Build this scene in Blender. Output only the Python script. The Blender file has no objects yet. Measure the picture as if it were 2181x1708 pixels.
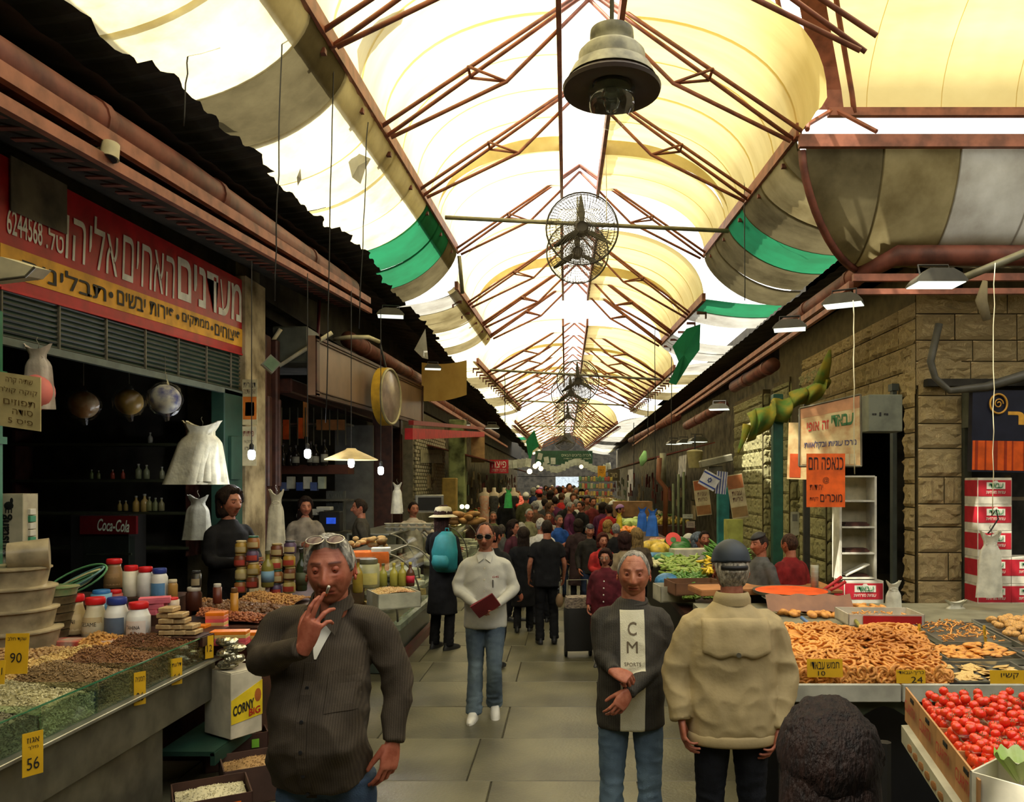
import bpy, math, random
import numpy as np
from mathutils import Vector, Matrix, noise
from mathutils.bvhtree import BVHTree
R = random.Random(7)
PI = math.pi
SC = bpy.context.scene
COL = SC.collection
# ------------------------------------------------------------------ camera, sky, sun, exposure
FOC, U0, V0, EYE = 1650.0, 1205.0, 1030.0, 2.05
cam = bpy.data.cameras.new('camera')
cam.sensor_width = 36.0
cam.sensor_fit = 'HORIZONTAL'
cam.lens = FOC / 2181 * 36
cam.shift_x = (1090.5 - U0) / 2181
cam.shift_y = (V0 - 854) / 2181
cam.clip_start = 0.05
cam.clip_end = 400
camo = bpy.data.objects.new('camera', cam)
COL.objects.link(camo)
camo.location = (0, 0, EYE)
camo.rotation_euler = (PI / 2, 0, 0)
SC.camera = camo
w = bpy.data.worlds.new('sky')
SC.world = w
w.use_nodes = True
bg = w.node_tree.nodes['Background']
bg.inputs[0].default_value = (1.0, .97, .90, 1)
bg.inputs[1].default_value = 2.9
sun = bpy.data.lights.new('sun', 'SUN')
sun.energy = 13.0
sun.angle = math.radians(0.8)
sun.color = (1.0, 0.93, 0.78)
suno = bpy.data.objects.new('sun', sun)
COL.objects.link(suno)
suno.rotation_euler = Vector((-0.50, -0.26, 0.92)).to_track_quat('Z', 'Y').to_euler()
SC.view_settings.view_transform = 'Standard'
SC.view_settings.look = 'None'
SC.view_settings.gamma = 1.0
SC.view_settings.use_curve_mapping = False
SC.view_settings.exposure = -0.22
SC.cycles.max_bounces = 7
SC.cycles.diffuse_bounces = 4
SC.cycles.transmission_bounces = 5
SC.cycles.transparent_max_bounces = 10
SC.cycles.sample_clamp_indirect = 4.0
SC.cycles.caustics_reflective = False
SC.cycles.caustics_refractive = False

# ------------------------------------------------------------------ helpers
def P(u, v, y):
    return Vector(((u - U0) * y / FOC, y, EYE + (V0 - v) * y / FOC))
def PX(u, v, x):
    return P(u, v, FOC * x / (u - U0))
def PZ(u, v, z):
    return P(u, v, FOC * (EYE - z) / (v - V0))
def sm(a, b, x):
    t = np.clip((x - a) / (b - a), 0, 1)
    return t * t * (3 - 2 * t)

class G:
    def __init__(s):
        s.v, s.f, s.m, s.n = [], [], [], 0
    def add(s, V, F, mi=0):
        V = np.asarray(V, float).reshape(-1, 3)
        s.v.append(V)
        k = s.n
        s.f.extend([tuple(i + k for i in f) for f in F])
        s.m.extend([mi] * len(F))
        s.n += len(V)
        return s
    def box(s, c, d, rz=0, mi=0, M=None, ch=0):
        x, y, z = d[0] / 2, d[1] / 2, d[2] / 2
        V = np.array([(a * x, b * y, e * z) for e in (-1, 1) for b in (-1, 1) for a in (-1, 1)], float)
        F = [(0, 2, 3, 1), (4, 5, 7, 6), (0, 1, 5, 4), (2, 6, 7, 3), (0, 4, 6, 2), (1, 3, 7, 5)]
        if ch:
            V = []
            for e in (-1, 1):
                for b in (-1, 1):
                    for a in (-1, 1):
                        V += [(a * (x - ch), b * (y - ch), e * z), (a * x, b * (y - ch), e * (z - ch)), (a * (x - ch), b * y, e * (z - ch))]
            V = np.array(V)
            q = lambda i, k: i * 3 + k
            F = [tuple(q(i, 0) for i in f) for f in F[:2]] + [tuple(q(i, 2) for i in f) for f in F[2:4]] + [tuple(q(i, 1) for i in f) for f in F[4:]]
            F += [(q(0, 0), q(1, 0), q(1, 2), q(0, 2)), (q(2, 0), q(2, 2), q(3, 2), q(3, 0)), (q(4, 0), q(4, 2), q(5, 2), q(5, 0)), (q(6, 0), q(7, 0), q(7, 2), q(6, 2)),
                  (q(0, 0), q(0, 1), q(2, 1), q(2, 0)), (q(1, 0), q(3, 0), q(3, 1), q(1, 1)), (q(4, 0), q(6, 0), q(6, 1), q(4, 1)), (q(5, 0), q(5, 1), q(7, 1), q(7, 0)),
                  (q(0, 1), q(0, 2), q(4, 2), q(4, 1)), (q(1, 1), q(5, 1), q(5, 2), q(1, 2)), (q(2, 1), q(6, 1), q(6, 2), q(2, 2)), (q(3, 1), q(3, 2), q(7, 2), q(7, 1))]
            F += [(q(i, 0), q(i, 1), q(i, 2)) for i in range(8)]
        if rz:
            c_, s_ = math.cos(rz), math.sin(rz)
            V = V @ np.array([[c_, s_, 0], [-s_, c_, 0], [0, 0, 1]])
        if M is not None:
            A = np.array(M)
            V = V @ A[:3, :3].T + A[:3, 3]
        return s.add(V + np.array(c, float), F, mi)
    def cyl(s, a, b, r0, r1=None, n=10, mi=0, cap=True):
        return s.tube([a, b], [r0, r0 if r1 is None else r1], n, mi, cap)
    def tube(s, pts, r, n=8, mi=0, cap=True, flat=None):
        pts = [Vector(p) for p in pts]
        if not hasattr(r, '__len__'):
            r = [r] * len(pts)
        V, F = [], []
        up = None
        for i, p in enumerate(pts):
            d = (pts[min(i + 1, len(pts) - 1)] - pts[max(i - 1, 0)])
            if d.length < 1e-9:
                d = Vector((0, 0, 1))
            d.normalize()
            if up is None:
                up = Vector((0, 0, 1)) if abs(d.z) < .9 else Vector((0, 1, 0))
            x = d.cross(up)
            if x.length < 1e-5:
                x = d.orthogonal()
            x.normalize()
            up = x.cross(d).normalized()
            for k in range(n):
                t = 2 * PI * k / n
                e = 1 if flat is None else flat
                V.append(p + x * (math.cos(t) * r[i]) + up * (math.sin(t) * r[i] * e))
        for i in range(len(pts) - 1):
            for k in range(n):
                k2 = (k + 1) % n
                F.append((i * n + k, i * n + k2, (i + 1) * n + k2, (i + 1) * n + k))
        if cap:
            F.append(tuple(range(n - 1, -1, -1)))
            F.append(tuple((len(pts) - 1) * n + k for k in range(n)))
        return s.add([tuple(v) for v in V], F, mi)
    def loft(s, secs, n=20, mi=0, cap=True, e=2.0):
        # secs: (x, y, z, rx, ry) horizontal rings
        V, F = [], []
        for (x, y, z, rx, ry) in secs:
            for k in range(n):
                t = 2 * PI * k / n
                c_, s_ = math.cos(t), math.sin(t)
                V.append((x + rx * math.copysign(abs(c_) ** (2 / e), c_), y + ry * math.copysign(abs(s_) ** (2 / e), s_), z))
        m = len(secs)
        for i in range(m - 1):
            for k in range(n):
                k2 = (k + 1) % n
                F.append((i * n + k, i * n + k2, (i + 1) * n + k2, (i + 1) * n + k))
        if cap:
            F.append(tuple(range(n - 1, -1, -1)))
            F.append(tuple((m - 1) * n + k for k in range(n)))
        return s.add(V, F, mi)
    def lathe(s, prof, c=(0, 0, 0), n=16, mi=0, sx=1, sy=1, M=None):
        V, F = [], []
        for (r, z) in prof:
            for k in range(n):
                t = 2 * PI * k / n
                V.append((r * math.cos(t) * sx, r * math.sin(t) * sy, z))
        m = len(prof)
        for i in range(m - 1):
            for k in range(n):
                k2 = (k + 1) % n
                F.append((i * n + k, i * n + k2, (i + 1) * n + k2, (i + 1) * n + k))
        F.append(tuple(range(n - 1, -1, -1)))
        F.append(tuple((m - 1) * n + k for k in range(n)))
        V = np.array(V)
        if M is not None:
            A = np.array(M)
            V = V @ A[:3, :3].T + A[:3, 3]
        return s.add(V + np.array(c, float), F, mi)
    def ell(s, c, r, n=12, m=8, mi=0, M=None):
        V, F = [(0, 0, -1)], []
        for i in range(1, m):
            a = -PI / 2 + PI * i / m
            for k in range(n):
                t = 2 * PI * k / n
                V.append((math.cos(a) * math.cos(t), math.cos(a) * math.sin(t), math.sin(a)))
        V.append((0, 0, 1))
        for k in range(n):
            F.append((0, 1 + (k + 1) % n, 1 + k))
            F.append((len(V) - 1, 1 + (m - 2) * n + k, 1 + (m - 2) * n + (k + 1) % n))
        for i in range(m - 2):
            for k in range(n):
                a, b = 1 + i * n + k, 1 + i * n + (k + 1) % n
                F.append((a, b, b + n, a + n))
        V = np.array(V) * (np.array(r) if hasattr(r, '__len__') else r)
        if M is not None:
            A = np.array(M)
            V = V @ A[:3, :3].T
        return s.add(V + np.array(c, float), F, mi)
    def grid(s, fn, nu, nv, mi=0, th=0):
        V = [tuple(fn(i / nu, j / nv)) for i in range(nu + 1) for j in range(nv + 1)]
        w_ = nv + 1
        F = [(i * w_ + j, (i + 1) * w_ + j, (i + 1) * w_ + j + 1, i * w_ + j + 1) for i in range(nu) for j in range(nv)]
        if th:
            V = np.array(V, float)
            A, B_, C_ = V[0], V[nv], V[-1]
            nrm = np.cross(B_ - A, C_ - A)
            nrm = nrm / (np.linalg.norm(nrm) + 1e-9)
            k = len(V)
            F2 = [tuple(i + k for i in reversed(f)) for f in F]
            rim = [i * w_ for i in range(nu + 1)] + [nu * w_ + j for j in range(1, nv + 1)] + [i * w_ + nv for i in range(nu - 1, -1, -1)] + [j for j in range(nv - 1, 0, -1)]
            F3 = [(rim[i], rim[i - 1], rim[i - 1] + k, rim[i] + k) for i in range(len(rim))]
            V = np.vstack([V, V + nrm * th])
            F = F + F2 + F3
        return s.add(V, F, mi)
    def quad(s, a, b, c, d, mi=0, th=0):
        a, b, c, d = Vector(a), Vector(b), Vector(c), Vector(d)
        if not th:
            return s.add([a, b, c, d], [(0, 1, 2, 3)], mi)
        n_ = (b - a).cross(d - a).normalized() * th
        return s.add([tuple(x) for x in (a, b, c, d, a + n_, b + n_, c + n_, d + n_)], [(3, 2, 1, 0), (4, 5, 6, 7), (0, 1, 5, 4), (1, 2, 6, 5), (2, 3, 7, 6), (3, 0, 4, 7)], mi)
    def scatter(s, T, mats, mi=0):
        # T = (V, F) template, mats = list of 4x4
        TV, TF = np.asarray(T[0], float), T[1]
        if len(mats) == 0:
            return s
        A = np.array([np.array(m) for m in mats])
        V = np.einsum('nij,kj->nki', A[:, :3, :3], TV) + A[:, None, :3, 3]
        nv = len(TV)
        F = []
        for i in range(len(mats)):
            o = i * nv
            F.extend([tuple(x + o for x in f) for f in TF])
        return s.add(V.reshape(-1, 3), F, mi)
    def arr(s):
        return np.vstack(s.v) if s.v else np.zeros((0, 3))
    def xf(s, M):
        A = np.array(M)
        s.v = [V @ A[:3, :3].T + A[:3, 3] for V in s.v]
        return s
    def join(s, o, mi=None):
        k = s.n
        s.v += o.v
        s.f += [tuple(i + k for i in f) for f in o.f]
        s.m += o.m if mi is None else [mi] * len(o.f)
        s.n += o.n
        return s
    def mesh(s, name, mats, smooth=False):
        me = bpy.data.meshes.new(name)
        me.from_pydata(s.arr().tolist(), [], s.f)
        mats = mats if isinstance(mats, (list, tuple)) else [mats]
        for m in mats:
            me.materials.append(m)
        if len(mats) > 1:
            me.polygons.foreach_set('material_index', s.m)
        if smooth:
            me.polygons.foreach_set('use_smooth', [True] * len(s.f))
            if smooth == 'auto':
                me.set_sharp_from_angle(angle=math.radians(40))
        me.update()
        return me

def tmpl(g):
    return (g.arr(), g.f)

def link(name, me, parent=None):
    o = bpy.data.objects.new(name, me)
    COL.objects.link(o)
    if parent is not None:
        o.parent = parent
    return o
def tag(o, label=None, cat=None, group=None, kind=None):
    if label: o['label'] = label
    if cat: o['category'] = cat
    if group: o['group'] = group
    if kind: o['kind'] = kind
    return o
def thing(name, label, cat, loc=(0, 0, 0), rz=0, group=None, kind=None):
    o = bpy.data.objects.new(name, None)
    COL.objects.link(o)
    o.location = loc
    o.rotation_euler = (0, 0, rz)
    o.empty_display_size = .1
    return tag(o, label, cat, group, kind)
def part(name, g, m, parent, smooth=False, world=False, kind=None, label=None):
    """world=True: coordinates are world ones and are moved into the unrotated parent chain"""
    if world:
        off = Vector((0, 0, 0))
        p = parent
        while p is not None:
            off += p.location
            p = p.parent
        g.xf(Matrix.Translation(-off))
    return tag(link(name, g.mesh(name, m, smooth), parent), label, None, None, kind)
def solo(name, g, m, label, cat, group=None, smooth=False, kind=None):
    return tag(link(name, g.mesh(name, m, smooth)), label, cat, group, kind)
def kids(o):
    return [c for c in COL.objects if c.parent == o]
def protoclone(root, ch):
    """fast copy: ch = [(child, [grandchildren])]"""
    r = root.copy()
    COL.objects.link(r)
    for c, gs in ch:
        d = c.copy(); COL.objects.link(d); d.parent = r
        for g_ in gs:
            e = g_.copy(); COL.objects.link(e); e.parent = d
    return r
def tree_of(root):
    return [(c, kids(c)) for c in kids(root)]

# ------------------------------------------------------------------ materials
MATS = {}
def mat(name, col, rough=.6, metal=0, var=.12, scale=6, bump=0, bscale=40, spec=.4, col2=None, vcol=None, emit=0, trans=0, alpha=1, fn=None, stretch=None, sheen=0):
    if name in MATS:
        return MATS[name]
    m = bpy.data.materials.new(name)
    m.use_nodes = True
    nt = m.node_tree
    N, L = nt.nodes, nt.links
    b = N['Principled BSDF']
    b.inputs['Roughness'].default_value = rough
    b.inputs['Metallic'].default_value = metal
    b.inputs['Specular IOR Level'].default_value = spec
    if sheen:
        b.inputs['Sheen Weight'].default_value = sheen
    tc = N.new('ShaderNodeTexCoord')
    mp = N.new('ShaderNodeMapping')
    L.new(tc.outputs['Object'], mp.inputs[0])
    if stretch:
        mp.inputs['Scale'].default_value = stretch
    nz = N.new('ShaderNodeTexNoise')
    nz.inputs['Scale'].default_value = scale
    nz.inputs['Detail'].default_value = 5
    L.new(mp.outputs[0], nz.inputs['Vector'])
    mx = N.new('ShaderNodeMix')
    mx.data_type = 'RGBA'
    c = tuple(col) + (1,)
    c2 = tuple(col2) + (1,) if col2 else tuple(max(0, x * (1 - var * 2.2)) for x in col) + (1,)
    mx.inputs[6].default_value = tuple(min(1, x * (1 + var)) for x in c[:3]) + (1,)
    mx.inputs[7].default_value = c2
    mr = N.new('ShaderNodeMapRange')
    mr.inputs[1].default_value = .38
    mr.inputs[2].default_value = .66
    L.new(nz.outputs['Fac'], mr.inputs[0])
    L.new(mr.outputs[0], mx.inputs[0])
    out = mx.outputs[2]
    if vcol:
        at = N.new('ShaderNodeAttribute')
        at.attribute_name = vcol
        m2 = N.new('ShaderNodeMix')
        m2.data_type = 'RGBA'
        m2.blend_type = 'MULTIPLY'
        m2.inputs[0].default_value = 1
        L.new(out, m2.inputs[6])
        L.new(at.outputs['Color'], m2.inputs[7])
        out = m2.outputs[2]
    L.new(out, b.inputs['Base Color'])
    if bump:
        n2 = N.new('ShaderNodeTexNoise')
        n2.inputs['Scale'].default_value = bscale
        n2.inputs['Detail'].default_value = 4
        L.new(mp.outputs[0], n2.inputs['Vector'])
        bp = N.new('ShaderNodeBump')
        bp.inputs['Strength'].default_value = bump
        bp.inputs['Distance'].default_value = .01
        L.new(n2.outputs['Fac'], bp.inputs['Height'])
        L.new(bp.outputs[0], b.inputs['Normal'])
    if emit:
        L.new(out, b.inputs['Emission Color'])
        b.inputs['Emission Strength'].default_value = emit
    if trans:
        b.inputs['Transmission Weight'].default_value = trans
    if alpha < 1:
        b.inputs['Alpha'].default_value = alpha
    if fn:
        fn(nt, b, out, tc)
    MATS[name] = m
    return m
def roofmat(name, col, dirt, tr=.6, scale=2.0, amt=.5, stretch=(1, 1, 1)):
    """translucent corrugated plastic sheet, streaked with dirt"""
    m = bpy.data.materials.new(name)
    m.use_nodes = True
    nt = m.node_tree
    N, L = nt.nodes, nt.links
    N.remove(N['Principled BSDF'])
    tc = N.new('ShaderNodeTexCoord')
    mp = N.new('ShaderNodeMapping')
    mp.inputs['Scale'].default_value = stretch
    L.new(tc.outputs['Object'], mp.inputs[0])
    nz = N.new('ShaderNodeTexNoise')
    nz.inputs['Scale'].default_value = scale
    nz.inputs['Detail'].default_value = 6
    nz.inputs['Roughness'].default_value = .6
    L.new(mp.outputs[0], nz.inputs['Vector'])
    mr = N.new('ShaderNodeMapRange')
    mr.inputs[1].default_value = .5 - .3 * amt
    mr.inputs[2].default_value = .95 - .2 * amt
    L.new(nz.outputs['Fac'], mr.inputs[0])
    mx = N.new('ShaderNodeMix')
    mx.data_type = 'RGBA'
    mx.inputs[6].default_value = tuple(col) + (1,)
    mx.inputs[7].default_value = tuple(dirt) + (1,)
    L.new(mr.outputs[0], mx.inputs[0])
    d = N.new('ShaderNodeBsdfDiffuse')
    t = N.new('ShaderNodeBsdfTranslucent')
    ms = N.new('ShaderNodeMixShader')
    ms.inputs[0].default_value = tr
    L.new(mx.outputs[2], d.inputs[0])
    L.new(mx.outputs[2], t.inputs[0])
    L.new(d.outputs[0], ms.inputs[1])
    L.new(t.outputs[0], ms.inputs[2])
    L.new(ms.outputs[0], N['Material Output'].inputs[0])
    MATS[name] = m
    return m
def glassmat(name, col, rough=.05, fac=.12):
    """thin glass or clear plastic: mostly see-through with a gloss"""
    m = bpy.data.materials.new(name)
    m.use_nodes = True
    nt = m.node_tree
    N, L = nt.nodes, nt.links
    N.remove(N['Principled BSDF'])
    g_ = N.new('ShaderNodeBsdfGlossy')
    g_.inputs['Roughness'].default_value = rough
    t = N.new('ShaderNodeBsdfTransparent')
    t.inputs[0].default_value = tuple(col) + (1,)
    fr = N.new('ShaderNodeLayerWeight')
    fr.inputs[0].default_value = .35
    mt = N.new('ShaderNodeMath')
    mt.operation = 'MULTIPLY_ADD'
    mt.inputs[1].default_value = .16
    mt.inputs[2].default_value = fac * .4
    L.new(fr.outputs['Fresnel'], mt.inputs[0])
    ms = N.new('ShaderNodeMixShader')
    L.new(mt.outputs[0], ms.inputs[0])
    L.new(t.outputs[0], ms.inputs[1])
    L.new(g_.outputs[0], ms.inputs[2])
    L.new(ms.outputs[0], N['Material Output'].inputs[0])
    MATS[name] = m
    return m

K = {}
def kmat(k, *a, **b):
    K[k] = mat(k, *a, **b)
kmat('steel red', (.27, .095, .055), .55, 0, .2, 5)
kmat('rust red', (.16, .05, .032), .6, 0, .25, 4)
kmat('pipe grey', (.23, .22, .15), .5, .3)
kmat('black iron', (.012, .012, .012), .5)
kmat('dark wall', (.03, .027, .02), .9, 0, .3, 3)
kmat('dark plaster', (.10, .085, .05), .9, 0, .3, 3, .3)
kmat('white', (.62, .60, .50), .5)
kmat('cream', (.52, .47, .30), .6)
kmat('yellow card', (.62, .36, .01), .5, 0, .06)
kmat('marker', (.01, .01, .01), .6)
kmat('steel', (.42, .42, .37), .28, .8, .1)
kmat('dull steel', (.16, .15, .11), .42, .6, .15)
kmat('red', (.42, .012, .015), .45)
kmat('sign red', (.36, .008, .012), .4)
kmat('sign yellow', (.62, .30, .015), .5)
kmat('green', (.03, .16, .08), .5)
kmat('dark green', (.008, .036, .022), .6)
kmat('turquoise', (.03, .22, .22), .6)
kmat('wood', (.22, .10, .035), .6, 0, .25, 8, .2)
kmat('dark wood', (.045, .014, .008), .5, 0, .25, 8)
kmat('cardboard', (.42, .22, .085), .8, 0, .1)
kmat('orange', (.70, .13, .01), .5, 0, .05)
kmat('blue', (.02, .07, .30), .4)
kmat('black', (.008, .008, .008), .6)
kmat('plastic bag', (.60, .58, .46), .45, 0, .12, 10, .3, 20)
glassmat('clear glass', (.92, .97, .93))
glassmat('green glass', (.84, .94, .88), .05, .15)
glassmat('clear plastic', (.95, .95, .92), .22, .06)
for k_ in ('clear glass', 'green glass', 'clear plastic'):
    K[k_] = MATS[k_]
def cm(col, rough=.55, **kw):
    """plain-colour material cached by colour"""
    return mat('paint %.3f %.3f %.3f %.2f' % (tuple(col) + (rough,)), col, rough, **kw)

TMP = bpy.data.scenes.new('workbench')
def evaluated(o):
    """mesh of one object with its modifiers, evaluated in a scratch scene of its own"""
    TMP.collection.objects.link(o)
    with bpy.context.temp_override(scene=TMP, view_layer=TMP.view_layers[0]):
        dg = bpy.context.evaluated_depsgraph_get()
        dg.update()
    m = bpy.data.meshes.new_from_object(o.evaluated_get(dg))
    TMP.collection.objects.unlink(o)
    return m
HEB = lambda s: any('\u0590' <= c <= '\u05ff' for c in s)
TXT = {}
def text_mesh(s, bold=0, shear=0):
    key = (s, bold, shear)
    if key in TXT:
        return TXT[key]
    c = bpy.data.curves.new('t', 'FONT')
    c.body = s[::-1] if HEB(s) else s
    c.size = 1
    c.resolution_u = 3
    c.offset = bold
    c.shear = shear
    o = bpy.data.objects.new('t', c)
    me = evaluated(o)
    V = np.array([v.co[:] for v in me.vertices])
    F = [tuple(p.vertices) for p in me.polygons]
    bpy.data.objects.remove(o)
    bpy.data.meshes.remove(me)
    if len(V):
        V[:, :2] -= V[:, :2].min(0)
    TXT[key] = (V, F)
    return TXT[key]
def lettering(s, a, b, c, m, parent, world=True, name='lettering', bold=0, shear=0, lift=.004, fit=True):
    """text between a (lower left), b (lower right), c (upper left); letters lie proud of that plane"""
    V, F = text_mesh(s, bold, shear)
    if not len(V):
        return None
    a, b, c = Vector(a), Vector(b), Vector(c)
    w_, h_ = V[:, 0].max(), V[:, 1].max()
    x, y = b - a, c - a
    n_ = x.cross(y).normalized() * lift
    if fit:
        X, Y = np.array(x) / w_, np.array(y) / h_
    else:
        k = y.length / h_
        X, Y = np.array(x.normalized()) * k, np.array(y) / h_
    W = V[:, :1] * X + V[:, 1:2] * Y + np.array(a + n_)
    g = G().add(W, F)
    return part(name, g, m, parent, world=world)

def remesh(g, vox, smooth=3, name='r'):
    """union of overlapping pieces by voxel remeshing -> (V, F)"""
    me = g.mesh(name, [])
    o = bpy.data.objects.new(name, me)
    r = o.modifiers.new('r', 'REMESH')
    r.mode = 'VOXEL'
    r.voxel_size = vox
    if smooth:
        q = o.modifiers.new('s', 'SMOOTH')
        q.iterations = smooth
        q.factor = .5
    m2 = evaluated(o)
    n = len(m2.vertices)
    V = np.empty(n * 3)
    m2.vertices.foreach_get('co', V)
    V = V.reshape(-1, 3)
    NN = np.empty(n * 3)
    m2.vertex_normals.foreach_get('vector', NN)
    F = [tuple(p.vertices) for p in m2.polygons]
    bpy.data.objects.remove(o)
    bpy.data.meshes.remove(me)
    bpy.data.meshes.remove(m2)
    return V, F, NN.reshape(-1, 3)
# ------------------------------------------------------------------ ROOF (a ceiling of steel and plastic sheets)
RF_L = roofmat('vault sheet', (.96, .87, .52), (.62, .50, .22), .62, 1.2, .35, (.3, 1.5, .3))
RF_R = roofmat('vault sheet shaded', (.84, .72, .34), (.55, .42, .15), .55, 1.2, .5, (.3, 1.5, .3))  # shaded copy of the vault sheet, its dimmer light put into the colour
RF_SKY = roofmat('skylight sheet', (1, 1, .97), (.9, .85, .7), .9, 2, .1)
RF_E = [roofmat('eave sheet a', (.86, .80, .52), (.34, .27, .12), .62, 1.4, .45, (1, 1, 1)),
        roofmat('eave sheet b', (.34, .29, .15), (.10, .075, .03), .42, 1.2, .9, (1, 1, 1)),
        roofmat('eave sheet old', (.20, .17, .09), (.05, .04, .02), .35, 1.4, 1, (1, 1, 1)),
        roofmat('eave sheet green', (.02, .17, .075), (.02, .09, .04), .6, 1.4, .5),
        roofmat('eave sheet pale', (.55, .55, .50), (.22, .20, .16), .45, 1.4, .7)]
# segments: Y0, Y1, left X0, X1, left z0, z1, right X0, X1, right z0, z1
SEG = [(1.0, 15.6, -2.2, -2.2, 5.69, 6.70, 2.8, 2.8, 5.69, 6.62),
       (15.7, 22.7, -2.22, -2.2, 5.99, 6.31, 2.8, 2.8, 5.75, 6.10),
       (22.8, 38.9, -2.6, -2.25, 5.59, 5.80, 3.2, 3.2, 5.39, 5.75),
       (39.0, 78.0, -2.55, -2.4, 5.10, 5.60, 2.6, 1.9, 5.05, 5.55)]
def eave(i, y, side):
    s_ = SEG[i]
    t = (y - s_[0]) / (s_[1] - s_[0])
    a = 2 if side < 0 else 6
    return Vector((s_[a] + (s_[a + 1] - s_[a]) * t, y, s_[a + 2] + (s_[a + 3] - s_[a + 2]) * t))
def gut(i, y, side):
    e = eave(i, y, side)
    zz = min(4.25 + .072 * y, 5.1) - (.0 if y < 20 else .012 * (y - 20))
    return Vector((-3.42 if side < 0 else 4.15, y, max(zz, 4.3)))
roof = thing('ceiling', None, None, (0, 3, 5), kind='structure')
CX = .28     # ridge line X
def vault(i, y, side, t, lift=0):
    """t 0 at the eave .. 1 at the skylight kerb"""
    e = eave(i, y, side)
    x1 = CX + side * .36
    a = t * PI / 2
    top = 1.28 + lift
    return Vector((e.x + (x1 - e.x) * (1 - math.cos(a)), y, e.z + .02 + top * math.sin(a) ** .9))
def curved_sheet(fn, y0, y1, m, name, n=14, rib=5, amp=.012, th=0):
    def f(u, v):
        y = y0 + (y1 - y0) * u
        p = fn(y, v)
        p.z += amp * math.cos(u * rib * 2 * PI)
        return p
    part(name, G().grid(f, max(2, rib * 2), n, th=th), m, roof, smooth=True, world=True)
for i in range(4):
    y0, y1 = SEG[i][0], SEG[i][1]
    step = (1.05, 1.2, 1.7, 3.6)[i]
    n = int(round((y1 - y0) / step))
    for k in range(n):
        a = y0 + (y1 - y0) * k / n
        b = y0 + (y1 - y0) * (k + 1) / n + .05
        for side in (-1, 1):
            if side > 0 and i == 0 and a < 8.3:
                continue
            lift = .16 if (i == 0 and a < 13.2) else 0
            if i == 1 and a < 18.8: lift = .12
            if i == 2 and k % 4 == 3: lift = -.1
            lift += R.uniform(0, .02) + (.012 if k % 2 else 0)
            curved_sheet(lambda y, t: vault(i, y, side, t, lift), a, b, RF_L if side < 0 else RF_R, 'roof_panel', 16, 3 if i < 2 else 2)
        # clear skylight sheet over the ridge gap
        if i > 0 or k % 3 != 1:
            g = G()
            za = eave(i, a, -1).z + 1.62
            g.quad((CX - .42, a, za), (CX + .42, a, za), (CX + .42, b, za), (CX - .42, b, za), th=.01)
            part('skylight_pane', g, RF_SKY, roof, world=True)
# end arches where the vault steps
def arch(i, y, r0, r1, m):
    g = G()
    for side in (-1, 1):
        g.grid(lambda u, v: vault(i, y, side, v, r0 + (r1 - r0) * u) + Vector((0, (u - .5) * .02, 0)), 1, 22)
    part('end_arch', g, m, roof, smooth=True, world=True)
AM = roofmat('arch sheet', (.60, .50, .24), (.35, .27, .10), .4, 2, .6)
for (i, y) in ((0, 13.25), (1, 18.85), (2, 27), (2, 33)):
    arch(i, y, -.1, .16, AM)
# eave beams with brackets, kerb beams at the skylight
for i in range(4):
    y0, y1 = SEG[i][0], SEG[i][1]
    for side in (-1, 1):
        if i == 0 and side > 0:
            a, b = eave(0, 9.3, 1), eave(0, y1, 1)
        else:
            a, b = eave(i, y0, side), eave(i, y1, side)
        g = G()
        d = Vector((.035, 0, 0)); h = Vector((0, 0, .16))
        g.quad(a - d, b - d, b + d, a + d, th=-.16)
        part('eave_beam', g, K['steel red'], roof, world=True)
        L_ = (b - a).length
        m_ = int(L_ / (1.25 if i < 2 else .75))
        g = G()
        for k in range(m_):
            p = a.lerp(b, (k + .6) / m_)
            g.box(p + Vector((side * .10, 0, -.10)), (.20, .06, .05), mi=0)
            g.box(p + Vector((side * .19, 0, -.16)), (.03, .06, .12), mi=0)
        part('bracket', g, K['rust red'], roof, world=True)
        g = G()
        for s2 in (y0, y1):
            pass
        p0 = Vector((CX + side * .36, y0, eave(i, y0, -1).z + 1.32)); p1 = Vector((CX + side * .36, y1, eave(i, y1, -1).z + 1.32))
        g.quad(p0 + Vector((-.03, 0, 0)), p1 + Vector((-.03, 0, 0)), p1 + Vector((.03, 0, 0)), p0 + Vector((.03, 0, 0)), th=.22)
        part('kerb_beam', g, K['steel red'], roof, world=True)
# trusses: twin upper chords, one lower chord, struts
TY = [5.2, 7.1, 9.3, 11.7, 15.5, 17.4, 20.3, 22.4, 25.0, 27.2, 29.6, 31.5, 33.5, 35.5, 37.5, 40, 42, 44, 46.5, 49, 52, 55, 58, 62, 66, 70, 75]
for y in TY:
    i = [k for k in range(4) if SEG[k][0] <= y <= SEG[k][1] + .11][0]
    t = thing('truss', None, None, (CX, y, eave(i, y, -1).z))
    t.parent = roof
    t.location = t.location - roof.location
    r = .024 if y < 20 else .03
    ap = Vector((CX, y, eave(i, y, -1).z + 1.72))
    for side in (-1, 1):
        e = eave(i, y, side)
        if side > 0 and y < 9:
            e = Vector((2.8, y, e.z))
        q = e.lerp(ap, .60)
        d = Vector((0, .13, 0)) if y < 24 else Vector((0, .08, 0))
        for s2 in (-1, 1):
            part('upper_chord', G().cyl(e + s2 * d, ap + s2 * d * .3, r, n=6), K['steel red'], t, world=True, smooth=True)
        lo = q + Vector((side * .0, 0, -.42))
        lo2 = e + Vector((-side * .10, 0, -.06))
        part('lower_chord', G().tube([lo2, lo, ap - Vector((0, 0, .12))], r, 6), K['steel red'], t, world=True, smooth=True)
        g = G()
        up = e.lerp(ap, .42)
        for s2 in (-1, 1):
            g.cyl(up + s2 * d, lo, r * .8, n=5)
        g.cyl(up - d, up + d, r * .8, n=5)
        part('strut', g, K['steel red'], t, world=True, smooth=True)
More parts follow.
